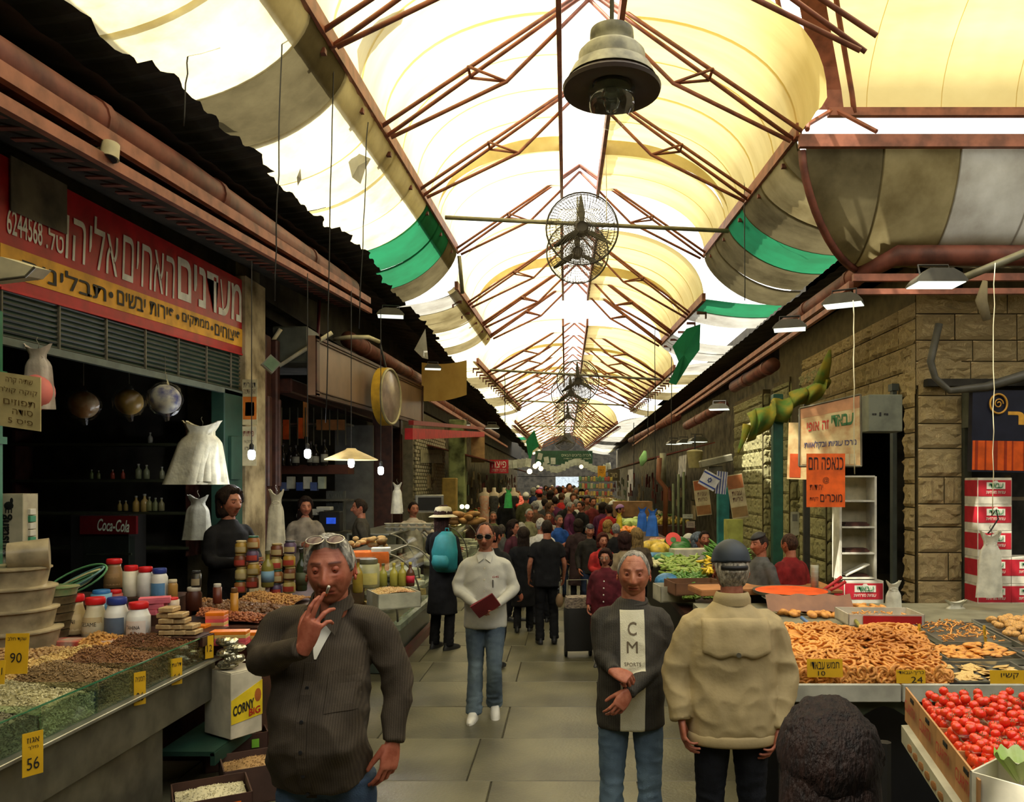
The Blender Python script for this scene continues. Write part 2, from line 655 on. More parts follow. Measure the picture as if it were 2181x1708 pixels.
# eave sheets, hanging from the beam down to the gutter
def esheet(i, side):
    def f(y, t):
        e, q = eave(i, y, side), gut(i, y, side)
        e = e + Vector((0, 0, .0)); q = q + Vector((side * .25, 0, .55))
        a = t * PI / 2
        if side > 0 and i == 0: y = max(y, 9.42 + 1.02 * (1 - math.cos(a)) ** .9)
        return Vector((e.x + (q.x - e.x) * (1 - math.cos(a)) ** .9, y, e.z + (q.z - e.z) * math.sin(a) ** 1.1))
    return f
LS = {0: 'aaaaacaaaaddc', 1: 'ebbaaga', 2: 'aabbaabbaab', 3: 'aabadbaabba'}
RS = {0: 'xxxxxxccbcdcc', 1: 'dexxee', 2: 'ebabxab', 3: 'eeaexeae'}
MM = {'a': RF_E[0], 'b': RF_E[1], 'c': RF_E[2], 'd': RF_E[3], 'e': RF_E[4], 'g': RF_E[1]}
for side, T in ((-1, LS), (1, RS)):
    for i in range(4):
        s_ = T[i]
        y0, y1 = SEG[i][0], SEG[i][1]
        for k, ch in enumerate(s_):
            if ch == 'x': continue
            a = y0 + (y1 - y0) * k / len(s_)
            b = y0 + (y1 - y0) * (k + 1) / len(s_) + .06
            if side > 0 and i == 0: a = max(a, 9.4)
            f0 = esheet(i, side)
            z_ = R.uniform(-.02, .03)
            w_ = R.uniform(.0, .05)
            curved_sheet(lambda y, t: f0(y, t) + Vector((0, 0, z_ - .05 * w_ + w_ * math.sin(t * 6) * .4)), a, b, MM[ch], 'roof_sheet', 14, 4, .014)
# opaque eave under the left sheets' outer edge; added shade strip over the inner
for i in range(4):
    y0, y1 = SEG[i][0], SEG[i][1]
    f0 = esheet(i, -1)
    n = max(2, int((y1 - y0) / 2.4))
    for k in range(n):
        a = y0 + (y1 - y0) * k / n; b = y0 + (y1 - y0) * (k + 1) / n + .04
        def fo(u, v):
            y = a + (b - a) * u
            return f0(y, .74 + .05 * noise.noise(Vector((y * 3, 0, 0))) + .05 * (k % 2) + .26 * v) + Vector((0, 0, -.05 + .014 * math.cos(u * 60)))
        part('eave_or_shade_strip', G().grid(fo, 40, 3), K['dark wall'], roof, world=True)
        part('eave_or_shade_strip', G().grid(lambda u, v: f0(a + (b - a) * u, .24 * v) + Vector((-.05, 0, .06)), 6, 4), RF_E[1], roof, world=True, smooth=True)  # added strip that darkens the inner edge, standing in for the kerb's shadow
# side street: cross beam, hanging sheets, upper cross vault, groin rib
XB = Vector((2.8, 9.3, eave(0, 9.3, 1).z))
g = G().box(XB + Vector((4.1, 0, -.06)), (8.2, .07, .15))
part('eave_beam', g, K['steel red'], roof, world=True)
g = G().box(Vector((3.3 + 4, 9.75, 6.72)), (8.0, .08, .10))
part('eave_beam', g, K['steel red'], roof, world=True)
def xsheet(x, t):
    a = t * PI / 2
    return Vector((x, 9.35 + 1.05 * (1 - math.cos(a)) ** .9, XB.z - .12 - 1.15 * math.sin(a) ** 1.1))
xm = [RF_E[2], RF_E[1], RF_E[4], RF_E[4], RF_E[1], RF_E[4], RF_E[0]]
for k in range(7):
    x0 = 2.9 + .93 * k
    def f(u, v):
        xx = x0 + .96 * u
        t = v
        x_min = 2.85 + 1.05 * (1 - math.cos(v * PI / 2)) ** .9 * .95
        return xsheet(max(xx, x_min), t) + Vector((0, 0, .01 * math.cos(u * 8 * PI)))
    part('roof_sheet', G().grid(f, 12, 14), xm[k], roof, smooth=True, world=True)
g = G()
g.tube([xsheet(2.85 + 1.05 * (1 - math.cos(v * PI / 20)) ** .9, v / 10) + Vector((0, 0, -.03)) for v in range(11)], .05, 6)
part('groin_rib', g, K['rust red'], roof, smooth=True, world=True)
for k in range(9):
    x0 = 1.9 + .94 * k
    def f(u, v):
        xx = x0 + .95 * u
        y = 9.75 - 3.0 * (1 - math.cos(v * PI / 2))
        x_min = 3.35 - 1.5 * (1 - math.cos(v * PI / 2)) ** .8
        return Vector((max(xx, x_min), y, 6.78 + 1.5 * math.sin(v * PI / 2) + .01 * math.cos(u * 6 * PI)))
    part('roof_panel', G().grid(f, 10, 14), RF_R, roof, smooth=True, world=True)
g = G()
for off in (0, .0):
    pass
pts = [Vector((3.33 - 1.5 * (1 - math.cos(v * PI / 20)) ** .8, 9.72 - 3.0 * (1 - math.cos(v * PI / 20)), 6.74 + 1.5 * math.sin(v * PI / 20))) for v in range(11)]
g.grid(lambda u, v: pts[min(10, int(round(v * 10)))] + Vector((-.16 + .32 * u, 0, 0)), 1, 10, th=.02)
part('groin_rib', g, K['steel red'], roof, world=True)
part('groin_rib', G().tube([p + Vector((.30, .02, -.04)) for p in pts], .035, 6), K['steel red'], roof, world=True, smooth=True)
part('groin_rib', G().tube([p + Vector((-.42, -.1, -.1)) for p in pts], .03, 6), K['steel red'], roof, world=True, smooth=True)
g = G()
for a_, b_ in (((2.8, 9.3, 6.3), (3.35, 9.75, 6.75)), ((2.9, 9.3, 6.3), (3.05, 9.7, 6.7)), ((3.4, 9.75, 6.75), (3.75, 9.35, 6.3))):
    g.cyl(a_, b_, .03, n=6)
part('strut', g, K['steel red'], roof, world=True)

# ------------------------------------------------------------------ GROUND
paving = mat('paving stone', (.092, .084, .048), .42, 0, .25, 1.3, .25, 45, .5)
pave2 = mat('paving joint', (.045, .04, .026), .8)
fl = solo('floor', G().box((1, 36, -.05), (24, 96, .09)), pave2, None, None, kind='structure')
T1 = [G().box((0, 0, 0), (.990, .884, .03), ch=.004).mesh('tile', paving) for k in range(3)]
for me in T1:
    me.vertices.foreach_set('co', [c for v in me.vertices for c in v.co])
n_t = 0
for j in range(40):
    y = 2.2 + .89 * j
    for ix in range(-3, 5):
        x = ix * 1.0 + (.17 if j % 2 else .0) - .18
        if y > 15.5 and not (-2.2 < x < 2.4): continue
        if y > 26: continue
        o = link('tile', T1[0], fl)
        o.location = (x, y, -.006 + R.uniform(-.0025, .0025))
        o.rotation_euler = (R.uniform(-.002, .002), R.uniform(-.002, .002), 0)
        n_t += 1
# far paving in one piece
part('tile', G().box((0, 53, -.004), (4.5, 54, .02)), paving, fl)

# ------------------------------------------------------------------ WALLS
stone = mat('rough limestone', (.62, .50, .26), .85, 0, .12, 2.5, 1.0, 9, .2, col2=(.34, .22, .09), stretch=(3, 30, 3))
stone_r = mat('mossy limestone', (.48, .46, .24), .85, 0, .2, 2.5, 1.0, 9, .2, col2=(.20, .17, .07), stretch=(3, 30, 3))
mort = mat('mortar', (.10, .075, .03), .9)
def stones(parent, origin, ax, width, z0, z1, m, rh=.30, seed=1, nmax=300, wmin=.35, wmax=.65, nrm=None, name='stone'):
    """courses of rock-faced blocks; ax = unit vector along the wall, nrm = outward"""
    rr = random.Random(seed)
    z = z0
    cnt = 0
    meshes = []
    for q in range(7):
        g = G()
        V, F = [], []
        N_ = 7
        for a in range(N_ + 1):
            for b in range(N_ + 1):
                uu, vv = a / N_ - .5, b / N_ - .5
                edge = min(.5 - abs(uu), .5 - abs(vv)) * N_
                bul = 0 if edge < .1 else (.65 + .9 * noise.noise((uu * 5 + q * 3, vv * 5, q)) + .4 * noise.noise((uu * 13, vv * 13 + q, q)))
                V.append((uu, -bul, vv))
        for a in range(N_):
            for b in range(N_):
                i0 = a * (N_ + 1) + b
                F.append((i0, i0 + N_ + 1, i0 + N_ + 2, i0 + 1))
        me = G().add(V, F).mesh('stone', m, smooth=False)
        meshes.append(me)
    ang = math.atan2(ax.y, ax.x)
    while z < z1 - .08:
        h = min(rh * rr.uniform(.85, 1.15), z1 - z)
        s_ = 0
        while s_ < width - .03:
            w_ = min(rr.uniform(wmin, wmax), width - s_)
            if width - s_ - w_ < .15: w_ = width - s_
            o = link(name, meshes[rr.randrange(7)], parent)
            p = origin + ax * (s_ + w_ / 2)
            o.location = Vector((p.x, p.y, z + h / 2)) - parent.location
            o.rotation_euler = (0, 0, ang)
            o.scale = (w_ - .014, rr.uniform(.035, .07), h - .014)
            s_ += w_
            cnt += 1
        z += h
    return cnt
XR, YW = 4.9, 10.85
wr = solo('wall_right', G().box((XR + .35, 11.05, 2.6), (.64, .36, 5.2)), mort, None, None, kind='structure')
# corner pillar: face to the camera and face to the street
stones(wr, Vector((XR + .03, YW, 0)), Vector((1, 0, 0)), .62, 0, 4.0, stone, .36, 3)
stones(wr, Vector((XR, YW + .36, 0)), Vector((0, -1, 0)), .34, 0, 4.0, stone, .36, 4)
# upper wall over the side-street shops
part('upper_wall', G().box((XR + .6 + 2.2, YW + .22, 4.35), (5.6, .40, 1.95)), mort, wr)
stones(wr, Vector((XR, YW, 0)), Vector((1, 0, 0)), 4.6, 3.42, 4.75, stone, .33, 5, wmin=.4, wmax=.9)
# upper wall over the street-side shop
part('upper_wall', G().box((XR + .25, YW + 3.6, 4.2), (.40, 7.0, 2.0)), mort, wr)
stones(wr, Vector((XR, YW + 5.2, 0)), Vector((0, -1, 0)), 5.2, 3.30, 4.6, stone, .33, 6)
# pilasters further along the street
wr2 = solo('wall_right_far', G().box((XR + .45, 30.0, 2.5), (.5, 24, 5.0)), K['dark plaster'], None, None, kind='structure')
for k, (ya, yb) in enumerate(((14.6, 16.2), (17.0, 18.3), (19.3, 22.5))):
    part('pier', G().box((XR + .15, (ya + yb) / 2, 2.2), (.28, yb - ya, 4.4)), mort, wr2, world=True)
    stones(wr2, Vector((XR, yb, 0)), Vector((0, -1, 0)), yb - ya, .2, 4.3, stone_r, .38, 11 + k, wmin=.4)
    for o in (wr2,): pass
    stones(wr2, Vector((XR + .02, ya, 0)), Vector((1, 0, 0)), .28, .2, 4.3, stone_r, .38, 21 + k, wmin=.25, wmax=.3)
# right shop interior
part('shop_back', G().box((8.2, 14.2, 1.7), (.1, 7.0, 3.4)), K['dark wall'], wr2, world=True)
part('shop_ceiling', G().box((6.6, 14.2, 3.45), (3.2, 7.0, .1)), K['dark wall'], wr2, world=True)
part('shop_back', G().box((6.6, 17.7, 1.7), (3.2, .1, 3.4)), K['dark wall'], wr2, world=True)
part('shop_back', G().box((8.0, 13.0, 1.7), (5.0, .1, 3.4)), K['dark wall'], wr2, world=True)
wc = solo('wall_back_right', G().box((8.8, 12.0, 3.0), (6.6, .1, 6.0)), K['dark wall'], None, None, kind='structure')
# left: blocks between shops
XL = -4.1
wl = solo('wall_left', G().box((XL - .3, 10.0, 3.1), (.6, .75, 6.2)), K['dark plaster'], None, None, kind='structure')
part('upper_wall', G().box((XL - .25, 6.5, 5.6), (.4, 7.0, 2.6)), K['dark wall'], wl, world=True)
part('upper_wall', G().box((XL - .35, 15.0, 5.8), (.4, 11.0, 2.3)), K['dark wall'], wl, world=True)
part('pier', G().box((XL - .3, 3.9, 1.8), (.5, .5, 3.6)), K['dark plaster'], wl, world=True)
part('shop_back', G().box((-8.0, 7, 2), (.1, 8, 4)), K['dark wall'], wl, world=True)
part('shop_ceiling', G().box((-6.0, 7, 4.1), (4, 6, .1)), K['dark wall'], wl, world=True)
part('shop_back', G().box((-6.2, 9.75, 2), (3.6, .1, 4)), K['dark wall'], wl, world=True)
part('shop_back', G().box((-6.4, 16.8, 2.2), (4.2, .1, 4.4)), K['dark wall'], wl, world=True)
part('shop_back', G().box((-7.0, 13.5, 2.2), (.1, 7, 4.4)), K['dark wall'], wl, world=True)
wl2 = solo('wall_left_far', G().box((XL - .9, 48, 2.9), (.5, 56, 5.8)), K['dark plaster'], None, None, kind='structure')
wr3 = solo('wall_right_end', G().box((XR + .5, 60, 2.7), (.5, 38, 5.4)), K['dark plaster'], None, None, kind='structure')
end = solo('wall_end', G().box((0, 84, 5.4), (14, .3, 5.2)).box((-4.2, 84, 1.4), (6.2, .3, 2.9)).box((4.5, 84, 1.4), (6.2, .3, 2.9)), K['dark wall'], None, None, kind='structure')

# masses of the houses above and behind the shops (they shade the outer part of the sheets)
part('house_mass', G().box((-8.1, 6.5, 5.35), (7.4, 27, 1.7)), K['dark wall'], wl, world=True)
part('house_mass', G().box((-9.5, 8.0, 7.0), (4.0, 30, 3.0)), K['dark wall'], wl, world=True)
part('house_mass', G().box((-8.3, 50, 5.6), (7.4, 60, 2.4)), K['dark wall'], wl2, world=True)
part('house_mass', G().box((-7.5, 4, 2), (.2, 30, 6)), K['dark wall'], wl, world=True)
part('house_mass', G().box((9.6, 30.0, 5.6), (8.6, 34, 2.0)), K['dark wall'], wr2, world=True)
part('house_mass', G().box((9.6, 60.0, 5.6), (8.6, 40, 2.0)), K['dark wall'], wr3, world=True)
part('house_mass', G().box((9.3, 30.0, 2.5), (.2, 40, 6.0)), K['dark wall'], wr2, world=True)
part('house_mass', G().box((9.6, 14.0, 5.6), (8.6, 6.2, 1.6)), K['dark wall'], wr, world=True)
# canopies over the shop fronts, added from gutter to wall against side sky light
for side in (-1, 1):
    for k in range(16):
        ya = (-1 if side < 0 else 9.9) + k * 4.2
        yb = ya + 4.2
        if yb > 78: continue
        g = G()
        x0, x1 = (-3.3, -4.6) if side < 0 else (4.0, 5.4)
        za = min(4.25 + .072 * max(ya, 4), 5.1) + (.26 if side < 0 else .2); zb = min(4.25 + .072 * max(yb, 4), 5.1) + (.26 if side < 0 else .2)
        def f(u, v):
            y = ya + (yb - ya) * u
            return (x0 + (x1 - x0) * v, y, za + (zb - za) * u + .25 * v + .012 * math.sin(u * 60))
        part('sealing_canopy', G().grid(f, 48, 1), K['dark wall'], wl if side < 0 else wr2, world=True, smooth=True)
g = G().box((8.5, 10.35, 5.3), (7.8, .9, .05))
part('sealing_canopy', g, K['dark wall'], wr, world=True)
# unseen closing walls behind the viewer, added to keep stray light out
wb = solo('wall_light_block', G().box((0, -7, 3), (26, .2, 12)), K['dark plaster'], None, None, kind='structure')
part('side_closing', G().box((12.8, 2, 3), (.2, 18, 12)), K['dark plaster'], wb, world=True)
part('side_closing', G().box((9, -3.5, 5.2), (8, 7, .1)), K['dark wall'], wb, world=True)
# ------------------------------------------------------------------ PEOPLE
def gs(x, s): return np.exp(-(x / s) ** 2)
def head_pts(nl, nm, o):
    """front of the face looks to -Y; returns V (metres), F, colour"""
    lon = np.linspace(0, 2 * PI, nl, endpoint=False)
    # denser rows over the face
    lat = np.linspace(-PI / 2, PI / 2, nm + 1)
    V = [(0, 0, -1)]
    for a in lat[1:-1]:
        for t in lon:
            V.append((math.cos(a) * math.sin(t), -math.cos(a) * math.cos(t), math.sin(a)))
    V.append((0, 0, 1))
    F = []
    for k in range(nl):
        F.append((0, 1 + (k + 1) % nl, 1 + k))
        F.append((len(V) - 1, 1 + (nm - 2) * nl + k, 1 + (nm - 2) * nl + (k + 1) % nl))
    for i in range(nm - 2):
        for k in range(nl):
            a, b = 1 + i * nl + k, 1 + i * nl + (k + 1) % nl
            F.append((a, b, b + nl, a + nl))
    D = np.array(V)
    wd, fat = o.get('headw', 1), o.get('fat', 0)
    hw, hd, hh = .077 * wd, .097, .118
    X, Y, Z = D[:, 0] * hw, D[:, 1] * hd, D[:, 2] * hh
    z = D[:, 2]
    low = np.clip(-z, 0, 1)
    X = X * (1 - (.30 - .12 * fat) * low ** 1.4) * (1 + .04 * np.clip(z, 0, 1))
    fr = np.clip(-D[:, 1], 0, 1)
    Y = np.where(D[:, 1] > 0, Y * (1 - .42 * low ** .8) * 1.02, Y * (1 - .06 * low))
    # flatten the face plane a little
    Y = np.where(D[:, 1] < 0, np.maximum(Y, -.088 - .02 * fr), Y)
    f = sm(.15, .5, fr)
    nose = gs(X, .0105 + .006 * sm(.0, -.035, Z)) * sm(.030, -.030, Z) * sm(-.052, -.040, Z)
    Y = Y - f * nose * .029 * o.get('nose', 1)
    Y -= f * .009 * (gs(X - .014, .008) + gs(X + .014, .008)) * gs(Z + .036, .009)
    Y -= f * .007 * gs(Z - .030, .009) * gs(np.abs(X) - .03, .022)
    Y += f * .009 * gs(np.abs(X) - .031, .017) * gs(Z - .008, .015)
    Y -= f * .005 * gs(np.abs(X) - .046, .018) * gs(Z + .022, .016)
    Y += f * .004 * gs(np.abs(X) - .055, .012) * gs(Z + .060, .02) * (1 - fat)
    lipw = sm(.034, .018, np.abs(X))
    Y -= f * lipw * (.0055 * gs(Z + .0605, .0055) + .0065 * gs(Z + .0735, .006))
    Y += f * lipw * .004 * gs(Z + .0670, .0025)
    Y += f * .003 * gs(Z + .085, .008) * gs(X, .02)
    Y -= f * .009 * gs(Z + .104, .015) * gs(X, .024)
    nl_ = np.abs(X) - (.020 + (-.035 - Z) * .45)
    Y += f * .0028 * gs(nl_, .0035) * sm(-.085, -.07, Z) * sm(-.03, -.04, Z) * o.get('age', 1)
    Y -= f * .0022 * gs(np.abs(X) - .030, .011) * gs(Z + .009, .004) * o.get('age', 1)
    Y += f * .0016 * gs(np.abs(X) - .031, .012) * gs(Z + .0165, .002) * o.get('age', 1)
    Y += f * .002 * gs(np.abs(X) - .006, .0022) * gs(Z - .032, .009) * o.get('age', 1)
    for zz in (.050, .060, .070):
        Y += f * .0013 * gs(Z - zz, .0018) * sm(.045, .03, np.abs(X)) * o.get('age', 1)
    P_ = np.stack([X, Y, Z], 1)
    C = np.ones((len(V), 3))
    def tint(c, w_):
        nonlocal C
        w_ = np.clip(w_, 0, 1)[:, None]
        C = C * (1 - w_) + np.array(c) * w_
    tint((1.0, .62, .55), f * .5 * (gs(np.abs(X) - .045, .018) * gs(Z + .02, .02) + gs(X, .012) * gs(Z + .03, .015)))
    tint((.85, .42, .40), f * sm(.026, .020, np.abs(X)) * gs(Z + .067, .009) * 1.1)
    tint((.30, .12, .10), f * sm(.026, .020, np.abs(X)) * gs(Z + .067, .0022))
    br = o.get('brow', (.10, .06, .04))
    tint(br, f * 1.2 * gs(Z - .0305 - .12 * (.032 - np.abs(np.abs(X) - .033)) * .6, .0045) * sm(.010, .016, np.abs(X)) * sm(.056, .048, np.abs(X)))
    if o.get('stubble'):
        tint(o['stubble'], .45 * sm(-.03, -.06, Z) * sm(-.3, .1, -D[:, 1]) * (1 - gs(X, .02) * gs(Z + .067, .01)))
    tint((.45, .25, .2), f * .35 * gs(np.abs(X) - .031, .014) * gs(Z - .004, .009))
    return P_, F, C, D
def eyes(g, C, o, sc=1):
    """eyeballs, irises and lids added to the body mesh"""
    for s in (-1, 1):
        c = np.array((s * .0315, -.0782, .0105))
        n0 = g.n
        g.ell(c, (.0125, .0115, .0115), 14, 10)
        C.append(np.tile((1.5, 1.6, 1.8), (g.n - n0, 1)))
        n0 = g.n
        g.ell(c + np.array((o.get('look', 0) * .004, -.0098, 0)), (.0052, .0028, .0052), 10, 6)
        C.append(np.tile((.12, .07, .05), (g.n - n0, 1)))
        n0 = g.n
        op = o.get('open', .5)      # lids: upper comes down
        V = []
        for i in range(9):
            for j in range(7):
                a = -1.25 + 2.5 * i / 8
                b = (.95 - 1.25 * (1 - op)) + (1.5 - (.95 - 1.25 * (1 - op))) * j / 6
                b = b - .35 * abs(a) * .5
                V.append(c + np.array((math.sin(a) * math.cos(b), -math.cos(a) * math.cos(b), math.sin(b))) * .0136)
        F = [(i * 7 + j, (i + 1) * 7 + j, (i + 1) * 7 + j + 1, i * 7 + j + 1) for i in range(8) for j in range(6)]
        g.add(V, F)
        V = []
        for i in range(9):
            for j in range(5):
                a = -1.25 + 2.5 * i / 8
                b = -1.4 + (1.4 - .42 - .15 * (1 - op)) * j / 4
                V.append(c + np.array((math.sin(a) * math.cos(b), -math.cos(a) * math.cos(b), math.sin(b))) * .0138)
        F = [(i * 5 + j, (i + 1) * 5 + j, (i + 1) * 5 + j + 1, i * 5 + j + 1) for i in range(8) for j in range(4)]
        g.add(V, F)
        C.append(np.tile((.80, .60, .52), (g.n - n0, 1)))
def ears(g, C, o):
    for s in (-1, 1):
        n0 = g.n
        M = Matrix.Rotation(s * .35, 3, 'Z') @ Matrix.Rotation(-.15, 3, 'X')
        A = Matrix.Translation((s * .077 * o.get('headw', 1), .008, -.006)) @ M.to_4x4()
        pts = []
        for k in range(12):
            t = 2.9 - 4.6 * k / 11
            rr_ = .017 if k < 7 else .017 - (k - 6) * .0016
            pts.append(A @ Vector((s * (.006 + .005 * math.cos(t + .6)), .004 - rr_ * math.cos(t + PI) , .004 + rr_ * 1.65 * math.sin(t))))
        g.tube(pts, [.003] + [.0048] * 10 + [.004], 6)
        g.ell(A @ Vector((s * .000, .004, .002)), (.006, .014, .024), 8, 6)
        g.ell(A @ Vector((s * .003, -.004, -.024)), (.0055, .008, .010), 8, 6)
        C.append(np.tile((.95, .62, .52), (g.n - n0, 1)))
def hair_shell(o, nl, nm, P_, F, D, t=.014, kind='short'):
    """closed cap of hair: dives under the scalp outside the hairline"""
    az = np.arctan2(D[:, 0], -D[:, 1])      # 0 = front
    a = np.abs(az)
    X, Y, Z = P_[:, 0], P_[:, 1], P_[:, 2]
    front = .080 + o.get('recede', 0) + .012 * np.cos(az * 6) * o.get('widow', .3)
    side = -.008
    back = o.get('nape', -.070)
    zl = np.where(a < .75, front, np.where(a < 1.25, front + (side - front) * (a - .75) / .5, np.where(a < 1.75, side + .03 * sm(1.25, 1.75, a), .0)))
    zl = np.where(a >= 1.75, .022 + (back - .022) * sm(1.75, 2.3, a), zl)
    if kind == 'bald':
        zl = np.where(a < 1.2, .2, zl)
        zl = np.where((a >= 1.2) & (Z > .035), .2, zl)
    m = sm(-.010, .010, Z - zl)
    nz = np.array([noise.noise(Vector((x * 60, y * 60, z * 22))) for x, y, z in P_])
    n2 = np.array([noise.noise(Vector((x * 22, y * 22, z * 14))) for x, y, z in P_])
    n3 = np.array([noise.noise(Vector((x * 190, y * 70, z * 70))) for x, y, z in P_]) if nl > 50 else 0
    puff = o.get('puff', 0)
    th = t * (1 + .28 * nz + .22 * n2 + .2 * n3) + puff * sm(-.05, .06, Z)
    r = m * th - (1 - m) * .012
    ln = np.linalg.norm(P_, axis=1, keepdims=True)
    C0 = np.array([0, .008, .0])
    d = P_ - C0
    d = d / np.linalg.norm(d, axis=1, keepdims=True)
    return P_ + d * r[:, None]

FING = {'relax': [(20, 25, 15), (25, 30, 18), (30, 34, 20), (34, 36, 22)], 'fist': [(70, 85, 45)] * 4, 'flat': [(5, 8, 5)] * 4,
        'smoke': [(8, 28, 18), (4, 14, 8), (32, 34, 20), (46, 44, 26)], 'hold': [(55, 55, 25), (58, 58, 25), (62, 60, 28), (66, 62, 30)], 'pinch': [(62, 38, 20), (66, 44, 22), (70, 50, 24), (74, 52, 24)]}
def hand_geo(side, pose='relax', vox=.0032, thumb=(35, 20), spread=1.0):
    """wrist at the origin, fingers to +Y, back of the hand +Z, thumb to side*X"""
    g = G()
    g.loft([(0, 0, -.025, .024, .019), (0, 0, -.01, .027, .0195), (0, 0, .02, .036, .0165), (side * .002, 0, .055, .042, .0145), (side * .002, 0, .083, .040, .0125), (side * .002, 0, .094, .036, .009)], 16, e=2.4)
    g.xf(Matrix(((1, 0, 0, 0), (0, 0, 1, 0), (0, -1, 0, 0), (0, 0, 0, 1))))
    L = [(.040, .025, .021), (.045, .029, .022), (.042, .027, .021), (.033, .020, .019)]
    xs = [.030, .0105, -.0100, -.0290]
    ys = [.086, .090, .086, .077]
    sp = [7, 2, -3, -9]
    for i in range(4):
        p = Vector((side * xs[i], ys[i], -.001))
        a = 0
        yaw = math.radians(sp[i] * spread) * side
        pts, rr = [Vector((side * xs[i] * .85, ys[i] - .028, 0)), p.copy()], [.0095, .0096 if i < 3 else .0085]
        for j in range(3):
            a += math.radians(FING[pose][i][j])
            d = Vector((math.sin(yaw) * math.cos(a), math.cos(a) * math.cos(yaw), -math.sin(a)))
            p = p + d * L[i][j]
            pts += [p - d * L[i][j] * .5, p.copy()]
            r = (.0088, .0080, .0068)[j] * (1 if i < 3 else .88)
            rr += [r * .97, r * 1.02]
        g.tube(pts, rr, 10)
        g.ell(pts[-1], rr[-1] * .98, 8, 6)
    a1, a2 = math.radians(thumb[0]), math.radians(thumb[1])
    b = Vector((side * .022, .014, -.008))
    p1 = b + Vector((side * math.sin(a1), math.cos(a1), -.35)).normalized() * .044
    p2 = p1 + Vector((side * math.sin(a1 - a2 * .6), math.cos(a1 - a2 * .6), -.45)).normalized() * .032
    p3 = p2 + Vector((side * math.sin(a1 - a2 * 1.6), math.cos(a1 - a2 * 1.6), -.45)).normalized() * .025
    g.tube([b, p1, p2, p3], [.016, .0125, .0100, .0082], 10)
    g.ell(p3, .0080, 8, 6)
    V, F, N_ = remesh(g, vox, 2)
    return G().add(V, F)
def hand_matrix(o, d, back):
    """o origin, d pointing direction, back = direction the back of the hand faces"""
    y = Vector(d).normalized()
    z = Vector(back)
    z = (z - y * z.dot(y)).normalized()
    x = y.cross(z)
    M = Matrix.Identity(4)
    for i in range(3):
        M[i][0], M[i][1], M[i][2], M[i][3] = x[i], y[i], z[i], o[i]
    return M

J0 = dict(rs=(-.172, .0, 1.385), re=(-.245, .02, 1.14), rw=(-.26, -.05, .90), ls=(.172, .0, 1.385), le=(.245, .02, 1.14), lw=(.26, -.05, .90),
          rh=(-.09, 0, .90), rk=(-.105, -.01, .49), ra=(-.11, .03, .09), lh=(.09, 0, .90), lk=(.105, -.01, .49), la=(.11, .03, .09), hd=(0, -.012, 1.635), nk=(0, .01, 1.47))
def limb(g, pts, rr, n=14):
    P2, R2 = [], []
    for i in range(len(pts) - 1):
        for k in range(4):
            t = k / 4
            P2.append(Vector(pts[i]).lerp(Vector(pts[i + 1]), t))
            R2.append(rr[i] + (rr[i + 1] - rr[i]) * t)
    P2.append(Vector(pts[-1])); R2.append(rr[-1])
    # round the joints off a little
    for _ in range(1):
        Q = [P2[0]] + [(P2[i - 1] + P2[i] * 2 + P2[i + 1]) / 4 for i in range(1, len(P2) - 1)] + [P2[-1]]
        P2 = Q
    g.tube(P2, R2, n)
def wrinkle(V, N_, amp, folds, seed=0, axis=None, freq=(9, 9, 5)):
    k = Vector((seed * 3.1, seed * 1.7, seed))
    W = np.empty(len(V))
    for i, p in enumerate(V):
        q = Vector((p[0] * freq[0], p[1] * freq[1], p[2] * freq[2]))
        w1 = noise.noise(Vector((q.x + q.z * .8, q.y, q.z * 1.2 - q.x * .8)) + k)
        w2 = noise.noise(q * 2.3 + k)
        W[i] = (1 - abs(w1) * 2.4) * .75 + w2 * .45
    A = np.full(len(V), amp)
    for (c, r, a) in folds:
        d = np.linalg.norm((V - np.array(c)), axis=1)
        A += a * np.exp(-(d / r) ** 2)
    return V + N_ * (W * A)[:, None]

